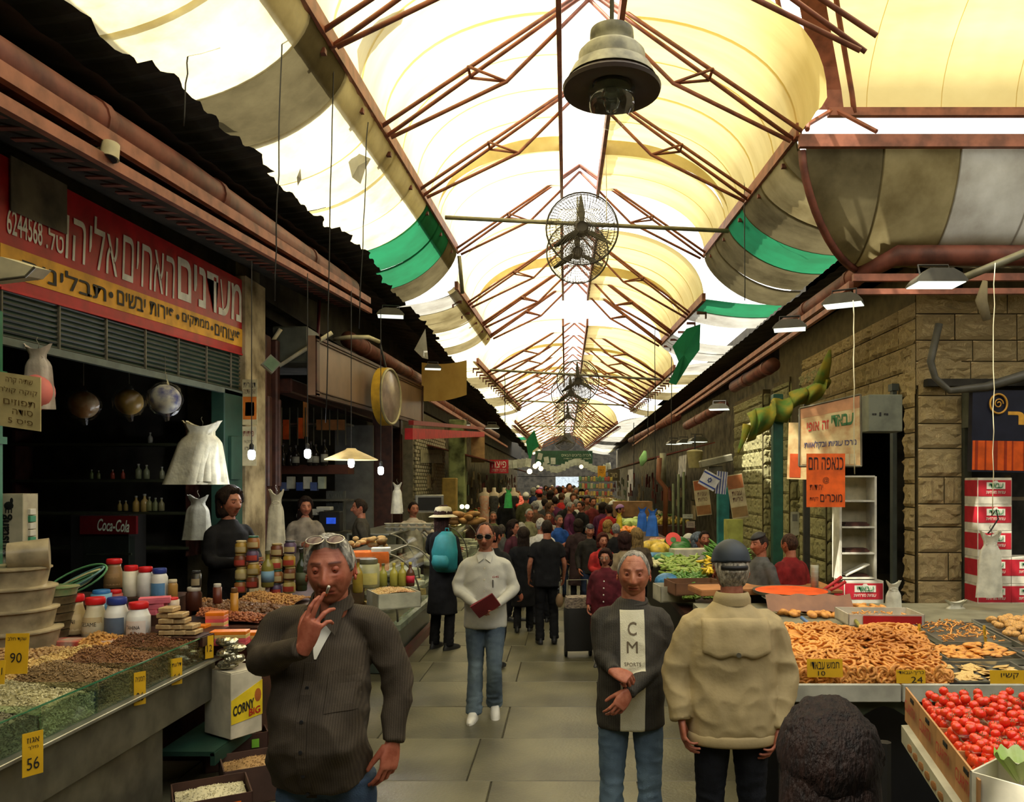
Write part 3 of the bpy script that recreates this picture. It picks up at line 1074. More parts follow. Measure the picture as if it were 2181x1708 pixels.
def person(label, loc, rz=0, h=1.75, J=None, hi=1, skin=(.42, .19, .10), top=(.1, .1, .1), bottom=(.05, .06, .1), hair=(.05, .03, .02), hair_kind='short', shoes=(.02, .02, .02),
           belly=0, wide=1.0, hem=.82, sleeve=1.0, coat=0, skirt=0, headrot=(0, 0, 0), hands=('relax', 'relax'), handdir=(None, None), handback=(None, None), thumbs=((35, 20), (35, 20)),
           face=None, top_mat=None, bottom_mat=None, folds=(), legw=1.0, group=None, vox=None, flare=0, name='person', collar=None, sleeve_w=1.0, blouson=0, hat=None, open_neck=0):
    face = face or {}
    j = dict(J0)
    for k_, v_ in (J or {}).items(): j[k_] = v_
    j = {k_: Vector(v_) for k_, v_ in j.items()}
    S = h / 1.755
    root = thing(name, label, 'person', loc, rz, group)
    root.scale = (S, S, S)
    vb = vox or (.008 if hi == 2 else .013 if hi == 1 else .024)
    skm = mat('skin %.2f %.2f %.2f' % skin, skin, .5, 0, .12, 30, .12, 90, .35, vcol='tint', col2=(skin[0] * .8, skin[1] * .66, skin[2] * .6))
    # ---------------- body
    g = G()
    g.loft([(0, .01, .84, .12, .08), (0, .01, .95, .13, .085), (0, 0, 1.10, .12, .08), (0, 0, 1.28, .13, .085), (0, .0, 1.37, .13, .075), (0, .005, 1.43, .10, .062), (0, .01, 1.48, .058, .056)], 18)
    hc = j['hd']
    g.tube([j['nk'] - Vector((0, 0, .04)), j['nk'].lerp(hc, .45) + Vector((0, .012, 0)), hc + Vector((0, .015, -.03))], [.064, .056 + .012 * face.get('fat', 0), .056], 14)
    for s in 'rl':
        limb(g, [j[s + 's'], j[s + 'e'], j[s + 'w']], [.038, .036, .026])
        limb(g, [j[s + 'h'], j[s + 'k'], j[s + 'a']], [.078, .052, .038])
    V, F, N_ = remesh(g, max(vb * 1.2, .011) if hi else .03, 2)
    B = G().add(V, F)
    C = [np.ones((len(V), 3))]
    nl, nm = {2: (96, 84), 1: (56, 48), 0: (20, 16)}[hi]
    HP, HF, HC, HD = head_pts(nl, nm, face)
    HM = Matrix.Translation(hc) @ Matrix.Rotation(headrot[2], 4, 'Z') @ Matrix.Rotation(headrot[0], 4, 'X') @ Matrix.Rotation(headrot[1], 4, 'Y') @ Matrix.Scale(1.05, 4)
    hg = G().add(HP, HF)
    Hc = [HC]
    if hi:
        ears(hg, Hc, face)
        if not face.get('noeyes'):
            eyes(hg, Hc, face)
    B.join(hg.xf(HM))
    C += Hc
    # ---------------- hands
    for q, s in enumerate('rl'):
        wv, ev = j[s + 'w'], j[s + 'e']
        d = handdir[q] or (wv - ev)
        bk = handback[q] or Vector((-1 if s == 'r' else 1, 0, 0)) 
        side = -1 if s == 'r' else 1
        # right hand seen with fingers +Y, back +Z has its thumb on -X
        M = hand_matrix(wv, d, bk)
        if hi:
            hgeo = hand_geo(side, hands[q], .0032 if hi == 2 else .0055, thumbs[q])
        else:
            hgeo = G()
            hgeo.ell((0, .05, -.004), (.04, .055, .018), 8, 6).ell((0, .11, -.015), (.032, .045, .014), 8, 6).ell((side * .045, .045, -.01), (.014, .035, .014), 6, 5)
        # hand_geo is built right-handed with thumb at side*X ; back +Z
        B.join(hgeo.xf(M))
        C.append(np.tile((.92, .80, .78), (hgeo.n, 1)))
    if 'extra' in (face or {}):
        pass
    bo = part('body', B, skm, root, smooth=True)
    me = bo.data
    ca = me.color_attributes.new('tint', 'FLOAT_COLOR', 'POINT')
    CC = np.vstack(C)
    ca.data.foreach_set('color', np.hstack([CC, np.ones((len(CC), 1))]).ravel())
    # ---------------- trousers or skirt
    bm_ = bottom_mat or mat('cloth %.3f %.3f %.3f' % tuple(bottom), bottom, .85, 0, .22, 9, .25, 120, .15)
    g = G()
    if skirt:
        g.loft([(0, .01, skirt, .21, .17), (0, .01, .6, .19, .15), (0, .01, .85, .18 * wide, .14 + belly * .3), (0, .01, 1.0, .16 * wide, .13 + belly * .4)], 22)
    else:
        g.loft([(0, .01, .84, .145 * legw, .10), (0, .01, .92, .168 * legw, .118 + belly * .2), (0, .005 - belly * .2, 1.02, .155 * legw, .112 + belly * .3)], 20)
        for s in 'rl':
            hp, k_, a_ = j[s + 'h'], j[s + 'k'], j[s + 'a']
            limb(g, [hp, hp.lerp(k_, .5), k_, a_ - Vector((0, 0, .035))], [.093 * legw, .086 * legw, .066 * legw, (.062 + flare) * legw])
    V, F, N_ = remesh(g, vb, 3)
    if hi:
        V = wrinkle(V, N_, .003, [((j['rk'].x, 0, j['rk'].z), .12, .005), ((j['lk'].x, 0, j['lk'].z), .12, .005), ((j['ra'].x, 0, .15), .12, .007), ((j['la'].x, 0, .15), .12, .007), ((0, 0, .85), .12, .005)], 3, freq=(8, 8, 14))
    part('skirt' if skirt else 'trousers', G().add(V, F), bm_, root, smooth=True)
    # ---------------- shoes
    shm = cm(shoes, .4)
    for s in 'rl':
        a_, k_ = j[s + 'a'], j[s + 'k']
        f = Vector((0, -1, 0)) + Vector(((-.12 if s == 'r' else .12), 0, 0))
        f.normalize()
        g = G()
        b = Vector((a_.x, a_.y, a_.z - .09))
        M = Matrix.Translation(b) @ Matrix.Rotation(math.atan2(f.x, -f.y), 4, 'Z')
        if a_.z > .12:
            M = M @ Matrix.Rotation(.5, 4, 'X')
        q = G().loft([(0, -.06, .0, .042, .145), (0, -.06, .028, .045, .148), (0, -.05, .05, .043, .13), (0, -.02, .075, .038, .085), (0, .012, .10, .036, .05)], 16, e=2.3)
        g.join(q.xf(M))
        part('shoe', g, shm, root, smooth='auto' if hi else True)
    # ---------------- top
    tm = top_mat or mat('cloth %.3f %.3f %.3f' % tuple(top), top, .85, 0, .18, 9, .25, 130, .15)
    g = G()
    W = wide
    b = belly
    if coat:
        hem = coat
    secs = []
    zs = [hem, hem + .06, .95, 1.05, 1.16, 1.28, 1.38, 1.43, 1.465, 1.495]
    zs = [z for z in zs if z > hem + .03 or z == hem]
    for z in zs:
        rx = np.interp(z, [.3, .8, .95, 1.1, 1.28, 1.36, 1.41, 1.455, 1.495], [.22, .180, .178, .168, .182, .182, .150, .098, .066]) * (W if z < 1.42 else 1)
        ry = np.interp(z, [.3, .8, .95, 1.1, 1.28, 1.38, 1.43, 1.465, 1.495], [.17, .130, .128, .122, .126, .115, .095, .075, .064])
        by = b * math.exp(-((z - 1.08) / .17) ** 2)
        if blouson:
            k_ = sm(hem + .01, hem + .09, z)
            rx = rx * (1.0 + blouson * (k_ - .15)); ry = ry * (1 + blouson * (k_ - .15))
        secs.append((0, .008 - by * .6, z, rx + b * .12 * math.exp(-((z - 1.05) / .2) ** 2), ry + by * .55))
    g.loft(secs, 28, e=2.2)
    for s in 'rl':
        a0, e0, w0 = j[s + 's'], j[s + 'e'], j[s + 'w']
        inn = Vector((a0.x * .40, a0.y, a0.z + .018))
        sw = sleeve_w
        if sleeve >= .9:
            wq = e0.lerp(w0, .97 + .3 * (sleeve - 1.0))
            limb(g, [inn, a0, e0, wq], [.055, .064 * sw, .056 * sw, .040 * sw])
        elif sleeve > 0:
            limb(g, [inn, a0, a0.lerp(e0, sleeve)], [.055, .064 * sw, .062 * sw])
    V, F, N_ = remesh(g, vb, 3)
    if hi:
        fl_ = [(j['re'], .10, .007), (j['le'], .10, .007), (j['rs'] - Vector((0, 0, .1)), .09, .004), (j['ls'] - Vector((0, 0, .1)), .09, .004)]
        fl_ = [(tuple(a), r_, k_) for a, r_, k_ in fl_] + list(folds)
        V = wrinkle(V, N_, .0075 if hi == 2 else .005, fl_, R.random() * 9, freq=(7, 7, 6))
    to = part('coat' if coat else 'shirt', G().add(V, F), tm, root, smooth=True)
    if collar:
        cmn = collar.get('mat') or tm
        g = G()
        nk = j['nk']
        ring = []
        for k_ in range(15):
            t = -PI / 2 + .32 + (2 * PI - .64) * k_ / 14
            ring.append(nk + Vector((math.cos(t) * .068, math.sin(t) * .064 + .004, .022 + .026 * math.sin(t))))
        V_ = []
        for p in ring:
            o_ = (p - nk); o_.z = 0; o_.normalize()
            V_ += [p + o_ * .002 + Vector((0, 0, .022)), p + o_ * .016 + Vector((0, 0, -.018)), p + o_ * .008 + Vector((0, 0, -.020)), p - o_ * .004 + Vector((0, 0, .016))]
        F_ = []
        for k_ in range(14):
            for m_ in range(4):
                F_.append((k_ * 4 + m_, k_ * 4 + (m_ + 1) % 4, (k_ + 1) * 4 + (m_ + 1) % 4, (k_ + 1) * 4 + m_))
        g.add(V_, F_)
        ln = collar.get('len', .07)
        for s_, p in ((-1, ring[0]), (1, ring[-1])):
            s_ = 1 if p.x > nk.x else -1
            a = p + Vector((-s_ * .006, -.008, .018)); b_ = p + Vector((s_ * .05, -.020, .0)) ; c_ = p + Vector((s_ * .03, -.060, -ln)); d_ = p + Vector((-s_ * .012, -.055, -ln * .45))
            g.quad(a, b_, c_, d_, th=.004)
        part('collar', g, cmn, root, smooth='auto')
    # ---------------- hair
    if hair_kind:
        hm = mat('hair %.2f %.2f %.2f' % hair, hair, .65, 0, .3, 70, .9, 160, .12, stretch=(1, 1, .25), col2=tuple(x * .35 for x in hair))
        t = .006 if hair_kind in ('crop', 'bald') else .011 if hair_kind == 'short' else .020
        o2 = dict(face)
        if hair_kind in ('bob', 'long', 'curly'): o2['nape'] = -.09; o2['puff'] = face.get('puff', .015)
        HV = hair_shell(o2, nl, nm, HP, HF, HD, .003 if hair_kind == 'shave' else t, 'bald' if hair_kind == 'bald' else 'short')
        g = G().add(HV, HF)
        if hair_kind in ('bob', 'long', 'curly', 'scarf'):
            q = G()
            L_ = {'bob': -.12, 'curly': -.12, 'long': -.30, 'scarf': -.2}[hair_kind]
            rr = []
            for k_ in range(8):
                z = .09 + (L_ - .09) * k_ / 7
                rx = .088 + .012 * math.sin(k_ / 7 * PI)
                rr.append((0, .035 + (.012 if z < -.1 else 0), z, rx * (1 - .12 * (k_ == 7)), .070 if z > -.1 else .045))
            q.loft(rr, 16)
            if hi:
                v2, f2, n2 = remesh(q, .006 if hi == 2 else .009, 1)
                v2 = v2 + n2 * (np.array([noise.noise(Vector((x * 45, y * 45, z * (30 if hair_kind == 'curly' else 8)))) for x, y, z in v2]) * (.012 if hair_kind == 'curly' else .005))[:, None]
                q = G().add(v2, f2)
            g.join(q)
        part('hair', g.xf(HM), hm, root, smooth=True)
    if hat:
        hat(root, HM, HP, HF, HD)
    root['_j'] = 0
    del root['_j']
    return root, HM, j, S, to
def cap_hat(col, kind='cap'):
    def f(root, HM, HP, HF, HD):
        m = cm(col, .6)
        if kind == 'kippah':
            msk = sm(.070, .078, HP[:, 2] - HP[:, 1] * .35)
            d = HP / np.linalg.norm(HP, axis=1, keepdims=True)
            g = G().add(HP + d * (msk * .022 - (1 - msk) * .03)[:, None], HF)
            part('skullcap', g.xf(HM), m, root, smooth=True)
            return
        if kind == 'knit':
            msk = sm(.030, .036, HP[:, 2] + HP[:, 1] * .25)
            d = HP / np.linalg.norm(HP, axis=1, keepdims=True)
            g = G().add(HP + d * (msk * .026 - (1 - msk) * .03)[:, None], HF)
            part('knitted_hat', g.xf(HM), m, root, smooth=True)
            return
        z0 = .028
        msk = sm(z0, z0 + .004, HP[:, 2] - .10 * HP[:, 1])
        d = (HP - np.array((0, 0, .0)))
        d = d / np.linalg.norm(d, axis=1, keepdims=True)
        bulge = .020 + .010 * sm(.03, .09, HP[:, 2])
        if kind != 'cap':
            g = G().lathe([(.094, .03), (.100, .034), (.098, .09), (.088, .122), (.05, .135), (.0, .138)], (0, .004, 0), 28, sy=1.1)
            g.lathe([(.096, .045), (.13, .028), (.165, .012), (.166, .008), (.13, .022), (.094, .038)], (0, .004, 0), 28, sy=1.1)
            part('sun_hat', g.xf(HM), m, root, smooth=True)
            return
        g = G().add(HP + d * (msk * bulge - (1 - msk) * .03)[:, None], HF)
        part('cap_crown', g.xf(HM), m, root, smooth=True)
        g = G()
        def br(u, v):
            a = (u - .5) * 1.9
            r = .098 + .075 * v * math.cos(a * .8)
            return (math.sin(a) * r * .85, -math.cos(a) * r, .030 - .018 * v)
        g.grid(br, 12, 4, th=.004)
        part('cap_peak', g.xf(HM), m, root, smooth=True)
    return f
def sunglasses(root, HM, z=.010, y=-.102, tilt=0, lens=(.01, .008, .008), frame=(.3, .25, .15), w_=.024, up=None):
    g = G()
    t = thing('sunglasses', None, None)
    t.parent = root
    A = HM @ Matrix.Translation((0, y, z)) @ Matrix.Rotation(tilt, 4, 'X')
    for s in (-1, 1):
        l = G().ell((s * .034, .004, 0), (w_, .004, w_ * .78), 14, 8)
        part('lens', l.xf(A), cm(lens, .15), t, smooth=True)
        pts = [Vector((s * .034 + math.cos(k / 12 * 2 * PI) * w_ * 1.03, .002, math.sin(k / 12 * 2 * PI) * w_ * .8)) for k in range(13)]
        g.tube(pts, .0018, 5)
        g.tube([(s * (.034 + w_), .002, .006), (s * .076, .03, .006), (s * .080, .09, .002)], .002, 5)
    g.tube([(-.012, 0, .006), (0, -.003, .009), (.012, 0, .006)], .002, 5)
    part('frame', g.xf(A), mat('glasses frame %.1f' % frame[0], frame, .3, .6), t)
    return t
def surf_print(root, obj, s, x0, x1, z0, z1, m, front=-1, bold=0, name='lettering', off=.003, outline=False):
    """flat print lying on a garment: letters are draped onto the cloth"""
    V, F = text_mesh(s, bold)
    sc = V[:, :2].max(0)
    W = []
    for v in V:
        x = x0 + (x1 - x0) * v[0] / sc[0]
        z = z0 + (z1 - z0) * v[1] / sc[1]
        y = on_front(obj, x, z, front, .2)
        W.append((x, y + front * off, z))
    if front > 0:
        F = [tuple(reversed(f)) for f in F]
    part(name, G().add(W, F), m, root)
BV = {}
def on_front(obj, x, z, front=-1, y0=.19):
    me = obj.data
    if me.name not in BV:
        BV[me.name] = BVHTree.FromPolygons([v.co[:] for v in me.vertices], [tuple(p.vertices) for p in me.polygons])
    hit = BV[me.name].ray_cast(Vector((x, front * (y0 if front < 0 else 1), z)), Vector((0, -front, 0)))
    return hit[0].y if hit[0] else front * .12
def local(u, v, y, root_loc, S):
    p = P(u, v, y) - Vector(root_loc)
    return p / S
# --- man smoking, front left
def stripes(nt, b, out, tc, ax=0, f=220, k=.35):
    N, L = nt.nodes, nt.links
    wv = N.new('ShaderNodeTexWave')
    wv.bands_direction = 'XYZ'[ax]
    wv.inputs['Scale'].default_value = f
    wv.inputs['Distortion'].default_value = .5
    L.new(tc.outputs['Object'], wv.inputs[0])
    mx = N.new('ShaderNodeMix'); mx.data_type = 'RGBA'; mx.blend_type = 'MULTIPLY'
    mr = N.new('ShaderNodeMapRange'); mr.inputs[3].default_value = 1 - k
    L.new(wv.outputs['Fac'], mr.inputs[0])
    mx.inputs[0].default_value = 1
    L.new(out, mx.inputs[6]); L.new(mr.outputs[0], mx.inputs[7])
    L.new(mx.outputs[2], b.inputs['Base Color'])
    return mx
def denim(nm, c, worn):
    return mat(nm, c, .8, 0, .3, 3.0, .3, 200, .15, col2=worn)
smk_m = mat('striped shirt cloth', (.062, .047, .030), .8, 0, .12, 8, .15, 200, .2, fn=lambda nt, b, o, tc: stripes(nt, b, o, tc, 0, 40, .35))
Y1 = 2.97; h1 = 1.83; S1 = h1 / 1.755
L1 = Vector((-.93, Y1, 0))
def j1(u, v, dy=0): 
    q = local(u, v, Y1 + dy, L1, S1)
    return q
J1 = dict(rs=j1(596, 1328, .02), re=j1(552, 1412, -.06), rw=j1(648, 1377, -.30), ls=j1(800, 1328, .04), le=j1(850, 1452, .06), lw=j1(836, 1582, -.02),
          hd=j1(704, 1214, -.03), nk=j1(704, 1290, .0), rh=(-.07, 0, .90), lh=(.10, 0, .90), rk=(-.09, -.06, .49), lk=(.12, .03, .49), ra=(-.10, -.05, .09), la=(.13, .12, .09))
p1, HM1, jj, S, shirt1 = person('grey-haired man smoking in an untucked dark striped shirt, sunglasses pushed up on his head', L1, 0, h1, J1, hi=2, skin=(.36, .125, .07), top_mat=smk_m,
    bottom_mat=denim('blue denim', (.06, .10, .15), (.025, .04, .07)), hair=(.33, .31, .26), belly=.11, wide=.93, hem=.885, headrot=(.0, -.04, .10), face=dict(fat=.35, headw=1.0, open=.2, brow=(.25, .2, .17), stubble=(.6, .5, .45), age=1.5, nose=1.15),
    hands=('smoke', 'relax'), handdir=(Vector((.34, -.05, .90)), Vector((-.10, -.25, -1))), handback=(Vector((-.35, -1, .15)), Vector((.7, -.6, 0))), thumbs=((48, 30), (28, 10)),
    folds=[((.08, -.15, 1.2), .14, .009), ((.1, -.1, .98), .16, .009), ((-.1, -.12, 1.1), .12, .008)], collar=dict(len=.085), sleeve_w=.96)
sunglasses(p1, HM1, z=.112, y=-.070, tilt=-1.0, lens=(.10, .06, .06), frame=(.55, .5, .4), w_=.029)
# white undershirt in the open neck, placket, buttons, pocket
g = G()
def tri(u, v):
    z = 1.475 - .125 * u
    x = (v - .5) * .088 * (1 - u * .92) + .0
    return (x + jj['nk'].x * (1 - u * .5), on_front(shirt1, x + jj['nk'].x * (1 - u * .5), min(z, 1.44)) - .005 + (.03 * max(0, z - 1.44) / .035), z)
g.grid(tri, 6, 6)
part('undershirt', g, K['white'], p1, smooth=True)
cx_ = jj['nk'].x * .3
for k, z in enumerate((1.26, 1.16, 1.06, .97, .89)):
    x = cx_ - .01
    y = on_front(shirt1, x, z, y0=.30 if z < 1.2 else .19)
    part('button', G().cyl((x, y - .001, z), (x, y - .006, z), .0065, n=10), K['black'], p1)
g = G()
g.grid(lambda u, v: (cx_ - .01 - .018 + .036 * u, on_front(shirt1, cx_ - .01, 1.34 - .48 * v, y0=.19 if v < .2 else .30) - .003, 1.34 - .48 * v), 1, 24, th=-.002)
part('placket', g, smk_m, p1)
g = G()
g.grid(lambda u, v: (.065 + .10 * u, on_front(shirt1, .065 + .10 * u, 1.31 - .13 * v, y0=.3) - .004, 1.31 - .13 * v), 6, 6)
part('pocket', g, smk_m, p1)
# cigarette, held: a thing of its own
mo = P(696, 1262, Y1 - .22)
cg = thing('cigarette', 'short white cigarette held at the mouth of the smoking man', 'cigarette', mo)
part('paper_tube', G().cyl((0, 0, 0), (.018, -.035, .026), .0052, n=10), K['white'], cg, smooth=True)
part('filter_tip', G().cyl((-.009, .018, -.013), (0, 0, 0), .0043, n=10), K['orange'], cg, smooth=True)

# --- man in white-panelled sweater
def sweater(nt, b, out, tc):
    mxr = stripes(nt, b, out, tc, 0, 34, .45)
    N, L = nt.nodes, nt.links
    sp = N.new('ShaderNodeSeparateXYZ'); L.new(tc.outputs['Object'], sp.inputs[0])
    def ab(inp, c, r, op='LESS_THAN'):
        a = N.new('ShaderNodeMath'); a.operation = 'SUBTRACT'; a.inputs[1].default_value = c
        L.new(inp, a.inputs[0])
        e = N.new('ShaderNodeMath'); e.operation = 'ABSOLUTE'; L.new(a.outputs[0], e.inputs[0])
        f = N.new('ShaderNodeMath'); f.operation = op; f.inputs[1].default_value = r
        L.new(e.outputs[0], f.inputs[0]); return f.outputs[0]
    sx = ab(sp.outputs['X'], .0, .066)
    sy = N.new('ShaderNodeMath'); sy.operation = 'COMPARE'; sy.inputs[1].default_value = -.105; sy.inputs[2].default_value = .068; L.new(sp.outputs['Y'], sy.inputs[0])
    sz = N.new('ShaderNodeMath'); sz.operation = 'LESS_THAN'; sz.inputs[1].default_value = 1.445; L.new(sp.outputs['Z'], sz.inputs[0])
    m1 = N.new('ShaderNodeMath'); m1.operation = 'MULTIPLY'; L.new(sx, m1.inputs[0]); L.new(sy.outputs[0], m1.inputs[1])
    m2 = N.new('ShaderNodeMath'); m2.operation = 'MULTIPLY'; L.new(m1.outputs[0], m2.inputs[0]); L.new(sz.outputs[0], m2.inputs[1])
    mx = N.new('ShaderNodeMix'); mx.data_type = 'RGBA'; mx.inputs[7].default_value = (.66, .62, .44, 1)
    L.new(m2.outputs[0], mx.inputs[0]); L.new(mxr.outputs[2], mx.inputs[6]); L.new(mx.outputs[2], b.inputs['Base Color'])
sw_m = mat('ribbed sweater', (.075, .068, .055), .9, 0, .12, 8, .3, 160, .1, fn=sweater)
Y3 = 4.12; h3 = 1.69; S3 = h3 / 1.755
L3 = Vector((.345, Y3, 0))
def j3(u, v, dy=0): return local(u, v, Y3 + dy, L3, S3)
p3, HM3, j3j, S_, sw3 = person('short-haired man in a ribbed dark sweater with white chest panel, tugging his cuff', L3, 0, h3,
    dict(hd=j3(1350, 1222, -.01), nk=(.015, .01, 1.47), rs=(-.17, 0, 1.385), ls=(.17, 0, 1.385), re=j3(1286, 1395, -.02), rw=j3(1308, 1430, -.22), le=j3(1418, 1398, .0), lw=j3(1338, 1474, -.24)),
    hi=2, skin=(.40, .16, .09), top_mat=sw_m, bottom_mat=denim('pale denim', (.13, .19, .24), (.05, .08, .12)), hair=(.32, .29, .24), hair_kind='crop', belly=.05, wide=1.02, hem=.80,
    headrot=(.02, .02, -.12), face=dict(fat=1, headw=1.06, open=.45, recede=.018, brow=(.30, .2, .15), age=1.2), hands=('fist', 'relax'),
    handdir=(Vector((.8, -.5, -.28)), Vector((-.6, -.3, -.85))), handback=(Vector((0, -.7, .8)), Vector((.3, -1, .1))), thumbs=((20, 30), (30, 10)), flare=.022, legw=.95, sleeve_w=.93, sleeve=1.1)
pm = cm((.12, .09, .05), .7)
surf_print(p3, sw3, 'C', -.026, .022, 1.315, 1.385, pm, bold=.006)
surf_print(p3, sw3, 'M', -.032, .026, 1.225, 1.285, pm)
surf_print(p3, sw3, 'SPORTS', -.046, .042, 1.160, 1.178, pm)
g = G()
nk = j3j['nk']
g.tube([nk + Vector((math.cos(t) * .074, math.sin(t) * .072, .012 + .018 * math.sin(t))) for t in np.linspace(0, 2 * PI, 25)], .010, 8, cap=False)
part('neckband', g, mat('neckband knit', (.05, .045, .035), .9), p3, smooth=True)

# --- man in beige jacket, seen from behind
Y4 = 3.84; h4 = 1.74; S4 = h4 / 1.755
L4 = Vector((.82, Y4, 0))
jk_m = mat('beige jacket cloth', (.40, .31, .155), .7, 0, .08, 5, .15, 60, .25)
def j4(u, v, dy=0):
    q = local(u, v, Y4 + dy, L4, S4)
    return Vector((-q.x, -q.y, q.z))
p4, HM4, j4j, S_, jk = person('man seen from behind in a beige zip jacket and dark blue cap', L4, PI, h4,
    dict(hd=(.0, -.01, 1.635), ls=j4(1482, 1330, 0), rs=j4(1635, 1330, 0), le=j4(1438, 1425, .02), re=j4(1672, 1430, .02), lw=j4(1452, 1535, -.06), rw=j4(1655, 1552, -.06)),
    hi=2, skin=(.36, .14, .08), top_mat=jk_m, bottom=(.010, .011, .014), hair=(.40, .36, .28), belly=.06, wide=1.16, hem=.80, blouson=.14, headrot=(0, 0, 0), face=dict(noeyes=1, nape=-.085),
    folds=[((0, .15, 1.0), .2, .004), ((.2, .1, .95), .15, .007), ((-.2, .1, .95), .15, .007)], sleeve_w=1.28, hat=cap_hat((.018, .026, .036)), hands=('relax', 'relax'))
# collar, yoke flap with snap, hem band, cuffs, cap strap
g = G()
nk = j4j['nk']
g.loft([(nk.x, .012, 1.468, .094, .086), (nk.x, .018, 1.50, .092, .085), (nk.x, .022, 1.528, .080, .078), (nk.x, .02, 1.532, .072, .070), (nk.x, .012, 1.49, .070, .065)], 28, cap=False)
part('collar', g, jk_m, p4, smooth=True)
g = G()
def yoke(u, v):
    x = -.165 + .33 * u
    z0 = 1.42 - .02 * abs(u - .5)
    z1 = 1.238 + .012 * math.cos(u * 4 * PI) - .014 * math.exp(-((u - .5) / .06) ** 2)
    z = z0 + (z1 - z0) * v
    return (x, on_front(jk, x, z, 1) + .003 + .010 * v, z)
g.grid(yoke, 26, 10, th=.002)
part('yoke_flap', g, jk_m, p4, smooth=True)
g = G(); y_ = on_front(jk, 0, 1.235, 1) + .02
g.cyl((0, y_ - .004, 1.247), (0, y_ + .002, 1.247), .012, n=12)
part('snap_button', g, K['dull steel'], p4)
g = G()
me = jk.data
zz = .80
hb = [v.co for v in me.vertices if abs(v.co.z - .83) < .012]
rx_ = max(abs(c.x) for c in hb) ; ry_ = max(c.y for c in hb)
g.loft([(0, .0, .79, rx_ + .000, ry_ + .004), (0, 0, .80, rx_ + .008, ry_ + .010), (0, 0, .835, rx_ + .008, ry_ + .010), (0, 0, .845, rx_, ry_ + .004)], 40, e=2.2)
part('hem_band', g, jk_m, p4, smooth=True)
for s in 'rl':
    a, b_ = j4j[s + 'e'], j4j[s + 'w']
    part('cuff', G().tube([a.lerp(b_, .84), a.lerp(b_, .87), a.lerp(b_, .98)], [.054, .050, .046], 16), jk_m, p4, smooth=True)
g = G()
g.tube([HM4 @ Vector((math.sin(a) * .088, math.cos(a) * .108, .020)) for a in np.linspace(-.75, .75, 11)], .007, 6, flat=1.8)
part('cap_strap', g, K['black'], p4, smooth=True)

# --- man in white shirt with sunglasses, walking
Y2 = 6.75; h2 = 1.71; S2 = h2 / 1.755
L2 = Vector((-.70, Y2, 0))
ws_m = mat('pale striped shirt cloth', (.50, .49, .42), .8, 0, .06, 8, .15, 150, .2, fn=lambda nt, b, o, tc: stripes(nt, b, o, tc, 0, 90, .25))
p2, HM2, j2j, S_, sh2 = person('man in a white striped shirt, jeans and sunglasses walking down the middle', L2, .03, h2,
    dict(re=(-.26, -.02, 1.16), rw=(-.06, -.25, 1.055), le=(.27, -.02, 1.16), lw=(.10, -.25, 1.05), rk=(-.085, -.02, .49), ra=(-.10, -.02, .09), lk=(.085, -.10, .50), la=(.075, .10, .14)),
    hi=1, skin=(.36, .15, .085), top_mat=ws_m, bottom_mat=denim('worn denim', (.12, .16, .18), (.03, .045, .07)), hair=(.05, .025, .015), hair_kind='shave', belly=.02, wide=1.06, hem=.82, shoes=(.6, .58, .5),
    headrot=(.08, 0, -.05), face=dict(recede=.02, age=1, stubble=(.7, .55, .5)), hands=('pinch', 'hold'), handdir=(Vector((.7, -.5, .05)), Vector((-.6, -.5, -.15))), handback=(Vector((-.2, -.6, .6)), Vector((.2, -.5, .8))), collar=dict(len=.06), flare=.012, sleeve_w=.9)
sunglasses(p2, HM2, z=.010, y=-.106, w_=.029, frame=(.3, .25, .15))
fo = thing('folder', 'dark red folder held open in both hands of the white-shirted man', 'folder', P(1034, 1290, Y2 - .34))
part('cover', G().box((0, 0, 0), (.21, .012, .15), M=Matrix.Rotation(-.55, 4, 'Y') @ Matrix.Rotation(.6, 4, 'X')), cm((.16, .012, .018), .5), fo)
part('cover', G().box((.0, .016, .01), (.20, .008, .15), M=Matrix.Rotation(-.50, 4, 'Y') @ Matrix.Rotation(.75, 4, 'X')), cm((.12, .01, .016), .5), fo)
y_ = on_front(sh2, .085, 1.25)
g = G().cyl((.075, y_ - .006, 1.19), (.075, y_ - .010, 1.26), .004, n=6)
part('pen', g, K['black'], p2)
surf_print(p2, sh2, 'G4S', .07, .125, 1.275, 1.292, cm((.25, .02, .02), .6), bold=.01, name='shirt_badge')
for z in (1.36, 1.26, 1.16, .97):
    y_ = on_front(sh2, 0, z)
    part('button', G().cyl((0, y_, z), (0, y_ - .005, z), .006, n=8), K['cream'], p2)
part('wristwatch', G().tube([j2j['lw'].lerp(j2j['le'], .06), j2j['lw'].lerp(j2j['le'], .14)], .031, 12), K['steel'], p2, smooth=True)

# --- brown hair of the passer-by at the lower edge
p5, HM5, j5j, S_, sh5 = person('dark brown-haired woman passing close in front, only her head in view', Vector((.51, 1.50, 0)), PI - .3, 1.60, hi=1, skin=(.3, .12, .07), top=(.006, .006, .006), bottom=(.006, .006, .006), hair=(.0045, .0016, .0008), hair_kind='long', headrot=(.25, 0, 0), face=dict(noeyes=1, puff=.01, headw=1.05))
